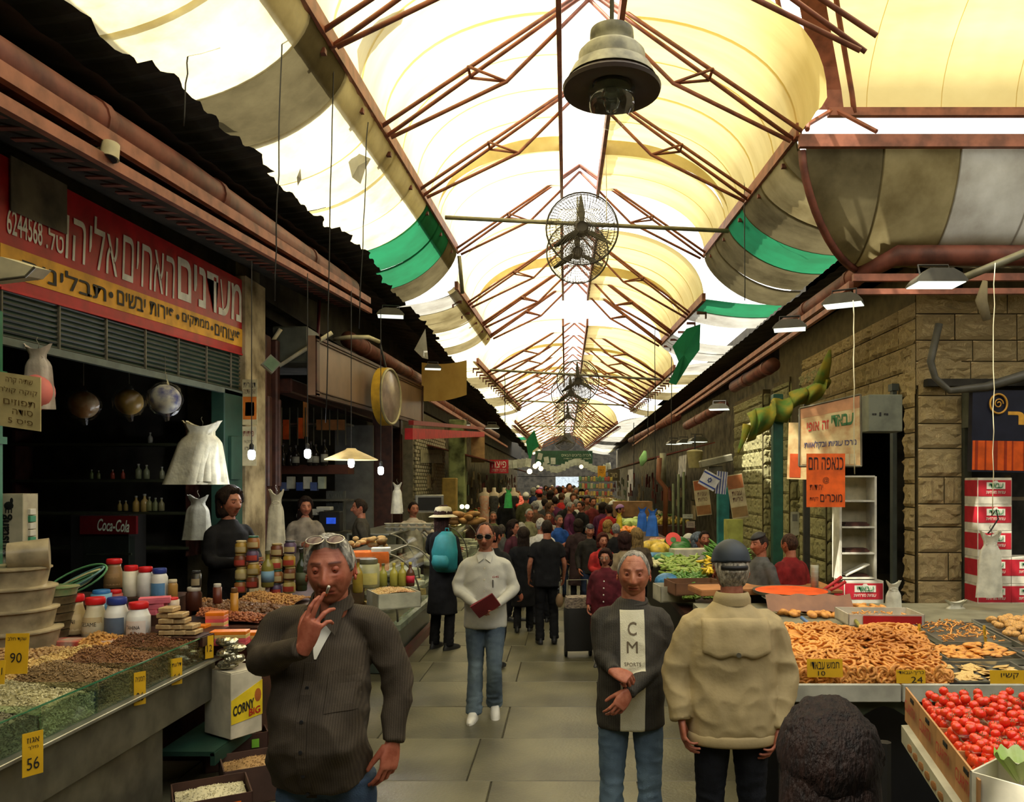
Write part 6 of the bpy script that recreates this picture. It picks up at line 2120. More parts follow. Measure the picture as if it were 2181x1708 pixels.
OV = G().ell((0, 0, 0), (1, .62, .22), 12, 6).mesh('oval_cookie', ck, True)
RO = G().ell((0, 0, 0), (1, 1, .7), 12, 8).mesh('round_cookie', ck2, True)
FI = G().box((0, 0, 0), (2, .5, .35), ch=.12).mesh('finger_cookie', ck, True)
WA = G().box((0, 0, 0), (2, 1.6, .12), ch=.03).mesh('wafer', mat('pale wafer', (.66, .44, .16), .5, 0, .15, 6), False)
many('stick-shaped ring cookie in the upper steel tray', 'cookies in the upper tray', lambda u, v: (2.57 + .40 * u, 5.25 + .44 * v, .91 + .03 * math.sin(PI * u)), 150, FI, .019, 31, 'stick_cookie', tilt=.7)
many('oval brown cookie in the middle tray', 'oval cookies in the middle tray', lambda u, v: (2.44 + .40 * u, 4.9 + .24 * v, .905 + .02 * (u > .5)), 75, OV, .042, 32, 'oval_cookie')
many('pale wafer square in the front tray', 'wafers in the front tray', lambda u, v: (2.31 + .40 * u, 4.5 + .28 * v, .90), 42, WA, .035, 33, 'wafer')
many('pale round cookie in the tray at the right edge', 'round cookies at the right edge', lambda u, v: (3.08 + .48 * u, 5.2 + .55 * v, .92 + .03 * math.sin(PI * u)), 80, RO, .034, 34, 'round_cookie')
many('cookie finger in the tray at the right edge', 'cookie fingers at the right edge', lambda u, v: (2.96 + .44 * u, 4.66 + .40 * v, .91), 60, FI, .028, 35, 'finger_cookie')
# red-striped box of twists, scoops, wrappers
t = carton('open red and white box of brown twists behind the ring cookies', (2.36, 5.85, 1.0), (.55, .34, .09), -.05, (.55, .50, .40), 'box', open_=True, name='cookie_box')
part('printed_band', G().box((.04, -.176, .05), (.42, .004, .06)), K['red'], t)
many('brown twisted cookie in the red and white box', 'twists in the red and white box', lambda u, v: (2.15 + .44 * u, 5.74 + .24 * v, .925), 60, FI, .020, 36, 'finger_cookie', tilt=.5)
def scoop(label, u, v, Y, col, a):
    p = P(u, v, Y)
    t = thing('scoop', label, 'scoop', p, a)
    g = G().ell((0, 0, 0), (.055, .085, .035), 16, 10)
    g.v[0][:, 2] = np.minimum(g.v[0][:, 2], .004)
    part('bowl', g, cm(col, .3), t, smooth=True)
    part('handle', G().tube([(0, .06, .005), (0, .12, .045), (0, .22, .09)], .014, 8), cm(col, .3), t, smooth=True)
scoop('pale blue plastic scoop lying in the ring cookies', 1756, 1352, 5.5, (.12, .24, .50), .5)
scoop('yellow-green plastic scoop leaning on the red and white box', 1850, 1356, 5.5, (.40, .36, .08), .1)
t = thing('spatula', 'spatula with a red plastic handle beside the stick-cookie tray', 'tool', P(1940, 1338, 6.0))
part('handle', G().tube([(-.05, .06, .05), (.04, -.03, 0)], [.012, .016], 8), K['red'], t, smooth=True)
part('blade', G().box((.08, -.07, -.02), (.05, .06, .004)), K['steel'], t)
YT = 4.40
card('yellow handwritten price card hung on the left ring-cookie heap', 1757, 1423, YT, 76, 38, [('עבאדי', .1, .5, .45, .85), ('חמש', .55, .9, .5, .85), ('10', .3, .5, .1, .35)])
card('yellow price card reading 24 on the second ring-cookie heap', 1940, 1441, YT, 62, 28, [('כריך-עבאדי', .05, .95, .62, .92), ('24', .5, .9, .05, .5)])
card('yellow price card at the front of the wafer tray', 2147, 1446, YT, 76, 36, [('קשיו', .3, .8, .5, .85)], base=None)
card('yellow card standing between ring cookies and stick cookies', 1960, 1350, 5.3, 14, 42, [('9', .3, .7, .5, .8)], rz=.8)
card('yellow card standing at the corner of the stick-cookie tray', 2098, 1350, 5.3, 12, 36, [('8', .3, .7, .5, .8)], rz=.7)
card('dark label with pale dots on the table edge below the wafers', 2066, 1462, 4.38, 86, 16, [('•••', .1, .6, .3, .7)], m='black', ink='white')
# orange peel-coloured round tray and items at the back of the table
t = thing('serving_tray', 'large round tray of bright orange pastry with red handles', 'tray', P(1685, 1262, 6.9))
part('pan', G().lathe([(.28, -.02), (.33, .0), (.335, .025), (.32, .02)], n=36), K['dull steel'], t, smooth='auto')
part('pastry', G().lathe([(.32, .016), (.31, .022)], n=36), cm((.85, .10, .012), .4), t)
for q in (0, 1):
    part('handle', G().tube([(.30, .08 * q, .0), (.42, .10 * q + .02, .05 + .02 * q), (.50, .10 * q + .05, .09 + .03 * q)], .016, 8), K['red'], t, smooth=True)
t = thing('wooden_board', 'wide brown wooden board behind the orange tray', 'board', P(1660, 1250, 7.6))
part('board', G().box((0, 0, 0), (1.0, .7, .03), ch=.005), cm((.32, .14, .04), .5), t)
many('dark sticky pastry at the back of the cookie table', 'sticky pastries at the back of the table', lambda u, v: (1.75 + 1.0 * u, 6.15 + .6 * v, 1.0), 70, OV, .045, 37, 'sticky_pastry', 'pastry', tilt=.6, scale=(1, 1.3, 2))
t = thing('clear_film_sheet', 'brown translucent wrap over the pastries at the table back', 'wrap', P(1720, 1305, 6.4))
part('film', G().grid(lambda u, v: (-.35 + .7 * u, -.1 + .1 * v, .02 + .13 * v + .01 * math.sin(u * 20)), 14, 3), mat('brown film', (.26, .11, .035), .3), t, smooth=True)
for k, (u, v) in enumerate(((1718, 1282), (1650, 1272), (1775, 1302))):
    t = thing('foam_tray', ['white foam tray right of the orange tray', 'white foam tray in front of the wooden board', 'stack of white foam trays near the cookie cartons'][k], 'tray', P(u, v, 6.8))
    part('tray', G().box((0, 0, 0), (.20, .14, .018), ch=.008), K['white'], t)
t = thing('cup_stack', 'stack of clear plastic cups on the cookie table', 'cups', P(1735, 1262, 7.1))
for k in range(6):
    part('cup', G().lathe([(.035, .04 * k), (.045, .04 * k + .07)], n=14), MATS['clear plastic'], t, smooth='auto')
part('cup_core', G().lathe([(.03, 0), (.036, .25)], n=12), cm((.35, .35, .28), .3), t, smooth=True)
# carrier bags over the cookie table
hang_bags('bundle of white carrier bags hanging low at the right edge on a long string', 2110, 1136, 1272, 6.6, 62, n=3, seed=11)
hang_bags('slim bundle of white carrier bags standing before the stone pillar', 1903, 1240, 1328, 6.7, 44, n=2, seed=12, hook=False)
hang_bags('squat bundle of white carrier bags on the back edge of the cookie table', 2036, 1280, 1340, 6.7, 62, n=2, seed=13, hook=False)
string('long pale string holding the carrier bags at the right edge', 2118, 560, 1098, 6.6, du=-4)
solo('wire_hook', G().tube([P(2112, 1098, 6.6), P(2122, 1085, 6.6), P(2126, 1105, 6.6), P(2110, 1130, 6.6), P(2104, 1136, 6.6)], .006, 6), K['black iron'], 'bent wire hook above the right-edge carrier bags', 'hook', smooth=True)
# ---------------- cherry tomatoes, lower right
tt = thing('produce_stand', 'sloping white stand carrying tomato crates, lower right corner', 'table', (2.1, 3.2, 0))
Ft = bil(P(1925, 1575, 3.55), P(2090, 1780, 2.75), P(2400, 1500, 3.6), P(2500, 1680, 2.9))
a_, b_, c_, d_ = P(1920, 1580, 3.6), P(2060, 1800, 2.7), P(2500, 1790, 2.7), P(2420, 1560, 3.6)
g = G().quad(a_, b_, c_, d_, th=.08)
part('table_top', g, cm((.50, .48, .36), .4), tt, world=True)
g = G()
for k in range(7):
    p = a_.lerp(b_, .18 + .1 * k) + Vector((-.004, 0, .035))
    g.ell(p, (.004, .03, .018), 8, 5)
part('flower_print', g, cm((.30, .14, .05), .5), tt, world=True)
for p in (a_, b_, c_, d_):
    q = Vector((p.x * .95, p.y, 0))
    part('leg', G().cyl(q, (q.x, q.y, p.z), .03, n=8), K['black iron'], tt, world=True)
# cardboard boxes along the left rim, with red printing
dirn = (b_ - a_).normalized()
yawb = math.atan2(dirn.y, dirn.x)
slope = math.asin(-dirn.z)
for k in range(4):
    p = a_.lerp(b_, .11 + .27 * k) + Vector((.12, .02, .10))
    t = thing('produce_box', 'brown cardboard tomato box with red lettering, %s along the stand rim' % ['first and farthest', 'second', 'third', 'fourth and nearest'][k], 'box', p, yawb)
    M = Matrix.Rotation(-slope, 4, 'Y')
    part('side_panel', G().box((0, -.08, .06), (.25, .008, .16), M=Matrix.Identity(4)).xf(Matrix.Rotation(slope, 4, 'Y')), K['cardboard'], t)
    part('side_panel', G().box((0, .22, .02), (.25, .008, .05)), K['cardboard'], t)
    part('end_panel', G().box((-.125, .07, .01), (.008, .30, .05)).box((.125, .07, .01), (.008, .30, .05)), K['cardboard'], t)
    part('bottom', G().box((0, .07, 0), (.25, .30, .01)), K['cardboard'], t)
    part('hand_hole', G().box((0, -.086, .115), (.05, .003, .018)).xf(Matrix.Rotation(slope, 4, 'Y')), K['black'], t)
    A = Matrix.Rotation(slope, 4, 'Y')
    lettering('CLARITA', A @ Vector((-.10, -.088, .045)), A @ Vector((.08, -.088, .045)), A @ Vector((-.10, -.088, .095)), cm((.42, .02, .015), .5), t, world=False, bold=.01)
TOM = G().ell((0, 0, 0), 1, 12, 9)
TOM.v[0][:, 2] *= np.where(TOM.v[0][:, 2] > 0, .92, .96)
tm_ = mat('tomato skin', (.68, .022, .012), .18, 0, .2, 1.2, 0, 1, .6, col2=(.62, .07, .012))
tme = TOM.mesh('cherry_tomato', tm_, True)
cal = G()
for k in range(5):
    a = k * 2 * PI / 5
    cal.add([(0, 0, .90), (.45 * math.cos(a - .2), .45 * math.sin(a - .2), .93), (.8 * math.cos(a), .8 * math.sin(a), 1.02), (.45 * math.cos(a + .2), .45 * math.sin(a + .2), .93)], [(0, 1, 2, 3)])
cal.cyl((0, 0, .9), (.05, 0, 1.25), .06, n=5)
cme = cal.mesh('stem', cm((.10, .14, .03), .6))
rr = random.Random(21)
n_t = 0
tl, tr2, bl2, br2 = P(1965, 1482, 3.70), P(2270, 1482, 3.80), P(2100, 1640, 2.95), P(2290, 1650, 2.95)
Fm = bil(bl2, br2, tl, tr2)
cells = []
for r_ in range(5):
    for c_ in range(3):
        cells.append((r_, c_))
for (r_, c_) in cells:
    u0, u1, v0, v1 = c_ / 3, (c_ + 1) / 3, 1 - (r_ + 1) / 5, 1 - r_ / 5
    t = thing('punnet', 'clear plastic punnet of cherry tomatoes, row %s from the back, %s' % (['one', 'two', 'three', 'four', 'five'][r_], ['left column', 'middle column', 'right column'][c_]), 'punnet', Fm((u0 + u1) / 2, (v0 + v1) / 2) - Vector((0, 0, .12)))
    g = G()
    cs = [Fm(u0 + .01, v0 + .01), Fm(u1 - .01, v0 + .01), Fm(u1 - .01, v1 - .01), Fm(u0 + .01, v1 - .01)]
    for q in range(4):
        a, b = cs[q], cs[(q + 1) % 4]
        g.quad(a - Vector((0, 0, .11)), b - Vector((0, 0, .11)), b, a)
    part('tub', g, MATS['clear plastic'], t, world=True)
    g = G()
    for q in range(4):
        g.cyl(cs[q], cs[(q + 1) % 4], .004, n=5)
    part('rim', g, MATS['clear plastic'], t, world=True)
    for _ in range(20):
        u, v = rr.uniform(u0 + .015, u1 - .015), rr.uniform(v0 + .015, v1 - .015)
        p = Fm(u, v) + Vector((0, 0, rr.uniform(-.02, .03)))
        o = link('cherry_tomato', tme)
        tag(o, 'red cherry tomato in the punnets at the lower right', 'tomato', 'cherry tomatoes in the punnets')
        s = rr.uniform(.019, .024)
        o.location = p; o.scale = (s, s, s)
        o.rotation_euler = (rr.uniform(-1, 1), rr.uniform(-1, 1), rr.uniform(0, 6))
        if rr.random() < .55:
            q = link('stem', cme, o)
g = G()
lower = [Matrix.Translation(Fm(rr.uniform(.0, 1), rr.uniform(0, 1)) - Vector((0, 0, rr.uniform(.03, .10)))) @ Matrix.Scale(.022, 4) for _ in range(260)]
lower += [Matrix.Translation(Fm(rr.uniform(.01, .03), rr.uniform(0, 1)) - Vector((0, 0, rr.uniform(.02, .10)))) @ Matrix.Scale(.021, 4) for _ in range(90)]
lower += [Matrix.Translation(Fm(rr.uniform(.01, 1), rr.uniform(.005, .02)) - Vector((0, 0, rr.uniform(.02, .10)))) @ Matrix.Scale(.021, 4) for _ in range(70)]
g.scatter(tmpl(G().ell((0, 0, 0), 1, 8, 6)), lower)
solo('lower_tomatoes', g, tm_, 'cherry tomatoes below the top layer seen through the clear tubs', 'tomatoes', None, True, 'stuff')
part('riser', G().quad(bl2 - Vector((.0, 0, .13)), br2 - Vector((0, 0, .13)), tr2 - Vector((0, 0, .13)), tl - Vector((.0, 0, .13)), th=-.03), K['cardboard'], tt, world=True)
t = carton('white produce box with lettuce at the lower right corner', P(2165, 1720, 2.7), (.22, .22, .12), -.9, (.55, .52, .40), 'box', open_=True, name='produce_box')
lm = mat('lettuce leaf', (.22, .34, .06), .5, 0, .3, 6, .3, 20, col2=(.50, .55, .30))
t = thing('lettuce', 'pale green lettuce head at the right picture edge', 'lettuce', P(2178, 1650, 2.75))
for k in range(9):
    a = k * .7
    g = G().grid(lambda u, v: ((.02 + .07 * v) * math.cos(a + (u - .5) * 1.3), (.02 + .07 * v) * math.sin(a + (u - .5) * 1.3), .09 * v - .02 + .012 * math.sin(u * 14 + k)), 8, 5)
    part('leaf', g, lm, t, smooth=True)
# ------------------------------------------------------------------ OVERHEAD: street lamp, fans, flood lamps, strings
p = P(1303, 195, 4.2)
t = thing('pendant_lamp', 'large pendant lamp with a dark disc shade and clear glass bulb cover overhead', 'lamp', p)
k = 4.2 / FOC
L_ = lambda r, v: (r * k, (195 - v) * k)
part('housing', G().lathe([L_(96, 175), L_(84, 150), L_(72, 142), L_(71, 118), L_(64, 110), L_(44, 102), L_(43, 88), L_(47, 82), L_(46, 68), L_(30, 62), L_(8, 60)], n=32), mat('lamp paint', (.30, .28, .17), .5, 0, .25, 10), t, smooth='auto')
part('disc_shade', G().lathe([L_(40, 180), L_(70, 196), L_(103, 196), L_(105, 188), L_(80, 165), L_(60, 160)], n=40), mat('shade paint', (.035, .02, .012), .45), t, smooth='auto')
part('glass_cover', G().lathe([L_(50, 190), L_(51, 210), L_(47, 232), L_(38, 252), L_(22, 268), L_(4, 276)], n=28), K['clear glass'], t, smooth=True)
part('inner_bulb', G().lathe([L_(16, 190), L_(20, 215), L_(12, 235), L_(3, 240)], n=14), K['clear glass'], t, smooth=True)
part('socket', G().lathe([L_(42, 165), L_(40, 188), L_(12, 190)], n=18), cm((.06, .055, .04), .4), t, smooth='auto')
part('suspension_rod', G().cyl((0, 0, (195 - 65) * k), (.01, 0, 1.9), .012, n=8), K['pipe grey'], t, smooth=True)
def fan(label, u, v, r, Y, rz, barY=None, ends=None):
    p = P(u, v, Y)
    R_ = r * Y / FOC
    t = thing('ceiling_fan', label, 'fan', p, rz)
    fm = mat('fan wire', (.035, .028, .018), .5)
    g = G()
    for rr_, y in ((1, 0), (.985, -.05), (.985, .05)):
        g.tube([(R_ * rr_ * math.cos(a), y, R_ * rr_ * math.sin(a)) for a in np.linspace(0, 2 * PI, 33)], .012 if y == 0 else .006, 6, cap=False)
    part('cage_rim', g, fm, t, smooth=True)
    for s in (-1, 1):
        g = G()
        for q in range(5):
            f = .22 + .17 * q
            y = s * (.16 - .11 * f ** 2)
            g.tube([(R_ * f * math.cos(a), y, R_ * f * math.sin(a)) for a in np.linspace(0, 2 * PI, 29)], .004, 4, cap=False)
        for q in range(64):
            a = q * 2 * PI / 64
            g.tube([(R_ * f * math.cos(a + .25 * f), s * (.16 - .11 * f ** 2), R_ * f * math.sin(a + .25 * f)) for f in (.15, .5, .8, 1)], .0048, 3, cap=False)
        part('cage_grille', g, fm, t)
    for q in range(3):
        a = PI / 2 + q * 2 * PI / 3 + .05
        g = G()
        def f(x, y):
            rad = R_ * (.12 + .80 * x)
            w_ = R_ * (.10 + .10 * math.sin(PI * min(1, x * 1.1))) * (1 - x * .35)
            o = (y - .5) * w_
            return (rad * math.cos(a) - o * math.sin(a), .05 * (y - .5), rad * math.sin(a) + o * math.cos(a))
        g.grid(f, 8, 3, th=.006)
        part('blade', g, mat('fan blade', (.05, .045, .03), .4), t, smooth=True)
    part('motor', G().cyl((0, -.09, 0), (0, .16, 0), R_ * .17, R_ * .15, n=16), fm, t, smooth='auto')
    part('yoke', G().tube([(-R_ * .0, .1, 0), (0, .15, R_ * .3), (0, .12, R_ * .15)], .02, 6), fm, t)
    if ends:
        (u0, v0), (u1, v1) = ends
        part('hanging_pipe', G().cyl(P(u0, v0, Y + .12), P(u1, v1, Y + .12), .035, n=10), K['pipe grey'], t, world=False if 0 else True, smooth=True) if rz == 0 else None
    return t
fan('nearest round cage fan on the crossbar, dark three-bladed', 1240, 487, 77, 13.0, 0, ends=((948, 463), (1552, 492)))
t = fan('second cage fan, half hidden right behind and below the nearest one', 1230, 538, 66, 15.3, 0)
part('drop_pipe', G().cyl((0, 0, .3), (0, 0, 1.1), .02, n=6), K['pipe grey'], t)
fan('third cage fan, in the middle distance on its own crossbar', 1231, 812, 45, 22.0, 0, ends=((1044, 788), (1405, 808)))
fan('fourth cage fan, just behind and left of the third', 1216, 838, 42, 25.5, 0)
fan('fifth cage fan, below the fourth in the distance', 1210, 887, 31, 33, 0, ends=((1098, 853), (1330, 863)))
fan('sixth cage fan, smallest dark cage above the banner', 1203, 935, 24, 42, 0, ends=((1118, 907), (1290, 910)))
# struts and loose pipes in the roof
def bar(label, a, b, r=.03, m='pipe grey', name='crossbar', cat='pipe'):
    return solo(name, G().cyl(a, b, r, n=8), K[m], label, cat, smooth=True)
bar('grey upright pipe at the gap in the left eave', P(978, 545, 15.4), P(985, 625, 15.7), .04)
bar('grey arm holding the flood lamp at the right edge', P(2190, 535, 8.8), P(2052, 592, 8.9), .045, 'pipe grey', 'lamp_arm', 'pipe')
# big dark duct at the top left of the vault
solo('folded_tarp', G().tube([P(700, 22, 8), P(770, 8, 8.2), P(838, -4, 8.4)], [.12, .16, .10], 10, flat=.4), cm((.05, .035, .015), .7), 'dark folded tarp caught on the truss at the top of the picture', 'tarp', smooth=True)
fl_t = [('flood lamp with a ribbed cream housing on the grey arm at the right', 1992, 607, 8.9, .58, 0), ('flood lamp tilted on the right gutter, left of the ribbed cream one', 1797, 650, 9.6, .48, -.5), ('flood lamp low on the right rail with a bright white lens', 1682, 702, 9.9, .42, -.3),
        ('flood lamp above the yellow-green cloth on the right', 1532, 872, 13.5, .36, -.3), ('flood lamp at the left gutter end above the brown fascia', 832, 674, 13.2, .46, .2), ('flood lamp below the torn sheet on the left', 922, 786, 16.5, .36, .2),
        ('first of three bluish flood lamps in a row on the right', 1435, 946, 22, .42, .2), ('second of three bluish flood lamps in a row on the right', 1457, 944, 21.5, .42, .2), ('third of three bluish flood lamps in a row on the right', 1485, 941, 21, .5, .2),
        ('small dark flood lamp over the far left stalls', 1048, 912, 27, .5, .2), ('small dark flood lamp next to the far left sheets', 985, 905, 24, .5, .2)]
for k, (lb_, u, v, Y, s, rz) in enumerate(fl_t):
    flood(lb_, P(u, v, Y), rz, s, (.5, .7, .95) if 6 <= k <= 8 else (.8, .88, .75), 1.6 if k < 9 else .4)
# hanging cables and strings
cb = [(408, 0, 268, 6.0, 'leftmost dark cable hanging from the sheets'), (603, 0, 640, 6.5, 'long dark cable left of the lamp shade, second from left'), (712, 40, 900, 7.5, 'long dark cable crossing the brown fascia'), (783, 260, 700, 8.5, 'dark cable ending at the left flood lamp'),
      (1818, 640, 1010, 8.5, 'pale string in front of the cream cookie sign'), (1585, 230, 640, 12, 'thin dark wire under the right eave sheets'), (1290, 330, 470, 12, 'short pale wire by the skylight')]
for (u, v0, v1, Y, lb_) in cb:
    string(lb_, u, v0, v1, Y, .006 if Y < 9 else .008, 'cream' if 'pale' in lb_ else 'black iron', 'cable', du=-18 if u < 800 else 2)
for k, (u, v0, v1) in enumerate(((1380, 830, 930), (1395, 700, 1100), (1430, 760, 960), (1075, 800, 900), (900, 800, 870), (1350, 900, 1010))):
    string('thin dark cord hanging over the %s' % ['right stalls near the middle fan', 'blue bags, longest one', 'row of three lamps', 'pizza sign', 'red awning', 'far right stalls'][k], u, v0, v1, 19, .010, 'black iron', 'cable')
# torn scraps of sheet
def scrap(label, pts, Y, m, nm='torn_sheet'):
    c = P(pts[0][0], pts[0][1], Y)
    ps = [P(u, v, Y + .15 * math.sin(k * 2.1)) for k, (u, v) in enumerate(pts)]
    ce = sum(ps, Vector()) / len(ps) + Vector((0, -.04, 0))
    n = len(ps)
    g = G().add([tuple(q) for q in ps] + [tuple(ce)], [(k, (k + 1) % n, n) for k in range(n)])
    solo(nm, g, m, label, 'torn sheet')
GS = MATS['eave sheet green']; PS = MATS['eave sheet pale']
scrap('torn green sheet hanging from the right eave', [(1432, 738), (1462, 700), (1492, 690), (1490, 745), (1468, 775), (1440, 820), (1424, 815), (1445, 770)], 17.5, GS)
scrap('small grey-blue scrap stuck on the left sheets', [(742, 345), (760, 325), (790, 338), (778, 360), (768, 392), (750, 378)], 9.0, PS)
scrap('white triangular scrap hanging from the left sheets', [(415, 208), (452, 186), (440, 222)], 7.2, PS)
scrap('pale torn flap hanging from the second left sheet', [(882, 745), (906, 700), (912, 765), (900, 762)], 16, PS)
scrap('tiny scrap hanging under the bright left sheets', [(632, 378), (640, 358), (642, 382), (634, 396)], 8.0, PS)
scrap('green rag hanging at the far left sheets', [(1120, 940), (1138, 915), (1148, 950), (1135, 960), (1128, 985)], 30, GS)
# opaque tan panel under the left sheets
t = thing('tan_panel', 'curved tan panel bridging two left eave sheets', 'panel', P(940, 810, 17))
part('panel', G().grid(lambda u, v: P(898 + 96 * u, 772 - 6 * u + 82 * v + 6 * math.sin(u * 3) - 20 * v * u * .4, 17.2 + 1.2 * (1 - u)), 8, 4), roofmat('tan sheet', (.42, .28, .08), (.3, .18, .05), .4), t, smooth=True, world=True)
# yellow-green bunched cloth on the right gutter
cl = mat('yellow cloth', (.26, .21, .02), .8, 0, .2, 5, .4, 12, col2=(.10, .22, .04))
g = G()
def clf(u, v):
    p = P(1590 + 175 * u, 880 - 78 * u + (62 - 34 * u) * v + 6 * math.sin(u * 17) * v, 12.5)
    return p + Vector((.05 * math.sin(u * 31), -.22 * math.sin(PI * v) - .06 * math.sin(u * 40 + v * 4), .03 * math.sin(u * 23)))
g.grid(clf, 60, 12, th=.01)
g.tube([P(1748, 815, 12.5), P(1762, 770, 12.1), P(1768, 745, 12.0)], [.12, .07, .02], 8)
g.tube([P(1592, 905, 12.5), P(1585, 930, 12.5), P(1572, 965, 12.4)], [.08, .05, .02], 8)
solo('bunched_cloth', g, cl, 'bunched yellow and green cloth tied along the right gutter', 'cloth', smooth=True)
solo('small_rag', G().tube([P(2098, 598, 8.6), P(2090, 640, 8.6), P(2102, 682, 8.6)], [.03, .07, .05], 8, flat=.4), cm((.16, .13, .07), .9), 'grey rag hanging below the lamp arm', 'rag', smooth=True)
solo('green_rag', G().tube([P(1374, 960, 18), P(1370, 978, 18), P(1366, 992, 18)], [.03, .10, .03], 8, flat=.4), cm((.3, .6, .25), .6), 'pale green rag hanging over the far right stalls', 'rag', smooth=True)
# drain hoses on the stone
solo('drain_hose', G().tube([P(2000, 690, 10.5), P(1982, 770, 10.5), P(1992, 805, 10.5), P(2022, 832, 10.5), P(2100, 824, 10.5), P(2181, 800, 10.4), P(2260, 780, 10.4)], [.05, .05, .045, .045, .06, .07, .07], 10), cm((.09, .085, .065), .5), 'grey and black drain hose bending along the stone above the shop', 'hose', smooth=True)
# ------------------------------------------------------------------ MIDDLE DISTANCE, LEFT
wood_f = mat('brown fascia board', (.165, .10, .062), .45, 0, .12, 2)
XF = -3.36
t = thing('shop_fascia', 'plain brown fascia board of the second left shop, with a dark moulding', 'sign', (XF, 16, 3.5))
F = bil((XF, 10.4, 3.24), (XF, 18.2, 3.43), (XF, 10.4, 4.04), (XF, 18.2, 4.34))
board(t, F, .10, wood_f)
for v0, v1 in ((-.02, .03), (.06, .075), (.95, 1.0), (.90, .915)):
    board(t, F, .02, K['dark wood'], 'moulding', 0, 1, v0, v1, .02)
for u0 in (0, .985):
    board(t, F, .02, K['dark wood'], 'moulding', u0, u0 + .015, 0, 1, .02)
t = thing('round_sign', 'round double-faced sign with a yellow rim in front of the brown fascia', 'sign', P(822, 845, 13.4), 0)
A = Matrix.Rotation(1.43, 4, 'Z') @ Matrix.Rotation(PI / 2, 4, 'X')
part('rim', G().lathe([(.44, -.08), (.50, -.07), (.50, .07), (.44, .08)], n=40, M=A), cm((.50, .30, .03), .4), t, smooth='auto')
part('face', G().lathe([(.45, .082), (.44, .09)], n=40, M=A), cm((.26, .20, .17), .25), t, smooth='auto')
part('white_band', G().box((0, 0, .095), (.84, .18, .01), M=A), cm((.5, .5, .46), .4), t)
part('ring', G().tube([A @ Vector((.47 * math.cos(a), .47 * math.sin(a), .09)) for a in np.linspace(0, 2 * PI, 41)], .025, 6, cap=False), cm((.34, .30, .16), .4), t, smooth=True)
part('bracket', G().cyl((0, 0, .5), (-.1, 0, .9), .02, n=6), K['black iron'], t)
# dark wooden shop front
wf = thing('wooden_shopfront', 'dark carved wooden shop front with shelves of wine bottles', 'shop front', (-4.0, 13, 0))
for (u, x, w_) in ((556, -4.0, .20), (578, -4.0, .12), (846, -3.9, .22)):
    Y = FOC * x / (u - U0)
    part('post', G().box((x, Y, 2.0), (.20, w_, 4.0), ch=.02).box((x + .03, Y, 1.2), (.2, w_ * .6, .8), ch=.02).box((x + .03, Y, 2.6), (.2, w_ * .6, 1.2), ch=.02), K['dark wood'], wf, world=True)
part('lintel', G().box((-3.95, 14.5, 3.42), (.26, 7.4, .2), ch=.02), K['dark wood'], wf, world=True)
Ys = 13.6
for v, th_ in ((1000, .16), (905, .03), (1132, .03), (1065, .03)):
    part('shelf_board', G().box(P(672, v, Ys), (1.25, .4, th_)), cm((.10, .03, .015), .5) if v == 1000 else K['dull steel'], wf, world=True)
for k in range(9):
    u = 600 + k * 17
    part('lattice_bar', G().cyl(P(u, 868, 13.2), P(u, 948, 13.2), .010, n=5), K['dull steel'], wf, world=True)
part('grey_door', G().box(P(755, 1080, 14.2), (.7, .06, 3.0)), cm((.12, .12, .105), .35), wf, world=True)
part('dark_door', G().box(P(815, 1060, 14.4), (.35, .06, 3.2)), K['dark wood'], wf, world=True)
part('metal_chute', G().box(P(716, 1090, 13.9), (.30, .2, .75)), mat('ribbed metal', (.22, .23, .2), .3, .6, .3, 30, stretch=(6, 1, .3)), wf, world=True)
for k, (u, v, w_, h_, c) in enumerate(((610, 915, 12, 42, (.75, .10, .01)), (640, 912, 12, 44, (.75, .10, .01)), (651, 890, 8, 80, (.6, .22, .05)), (705, 905, 60, 22, (.35, .13, .03)))):
    s = 13.3 / FOC
    solo('lit_package', G().box(P(u, v, 13.3), (w_ * s, .08, h_ * s), ch=.004), cm(c, .5), ['orange tall package on the upper shelf, left one', 'orange tall package on the upper shelf, right one', 'pale orange upright slat beside the packages', 'wooden crate face behind the lattice'][k], 'package')
for k, (u, h_) in enumerate(((603, 48), (618, 40), (630, 44), (662, 52), (672, 46), (691, 56))):
    bottle('dark wine bottle on the carved shelf, %s' % ['leftmost', 'second from the left', 'third from the left', 'behind the bare bulb', 'right of the bare bulb', 'rightmost with a foil neck'][k], u, 992 - h_, 992, 13.3, (.02, .015, .01), (.05, .03, .02), 15, (.4, .38, .28) if k > 1 else None)
for k, u in enumerate((606, 620, 640, 655, 670, 686)):
    s = 13.2 / FOC
    g_ = solo('goods_box', G().box(P(u, 1036 - (k % 2) * 8, 13.2), (14 * s, .12, (18 + 8 * (k % 2)) * s), ch=.004), cm([(.10, .13, .25), (.45, .45, .35), (.03, .06, .22), (.5, .5, .4), (.08, .12, .28), (.35, .40, .30)][k], .4), 'small goods box on the cool white shelf, %s' % ['leftmost', 'second', 'third', 'fourth', 'fifth', 'rightmost'][k], 'box')
for k in range(4):
    s = 13.2 / FOC
    solo('cloth_stack', G().box(P(650 + k * 14, 1098 - k * 5, 13.2), (30 * s, .2, 8 * s), ch=.01), cm((.42, .42, .36), .8), 'folded white packs on the lower shelf, %s' % ['bottom', 'second', 'third', 'top'][k], 'packs')
solo('cash_register_screen', G().box(P(705, 1110, 12.6), (.34, .2, .32), ch=.01), K['black'], 'black register with a blue screen behind the smoking man', 'register')
solo('blue_screen', G().box(P(705, 1109, 12.48), (.15, .01, .10)), mat('blue screen', (.02, .07, .5), .3, emit=1.2), 'small glowing blue screen on the black register', 'screen')
bulb('bare bulb at far left of the hanging four, in front of the pier posters', 536, 968, 8.0)
bulb('bare bulb second from the left, before the wine shelf', 655, 966, 8.6)
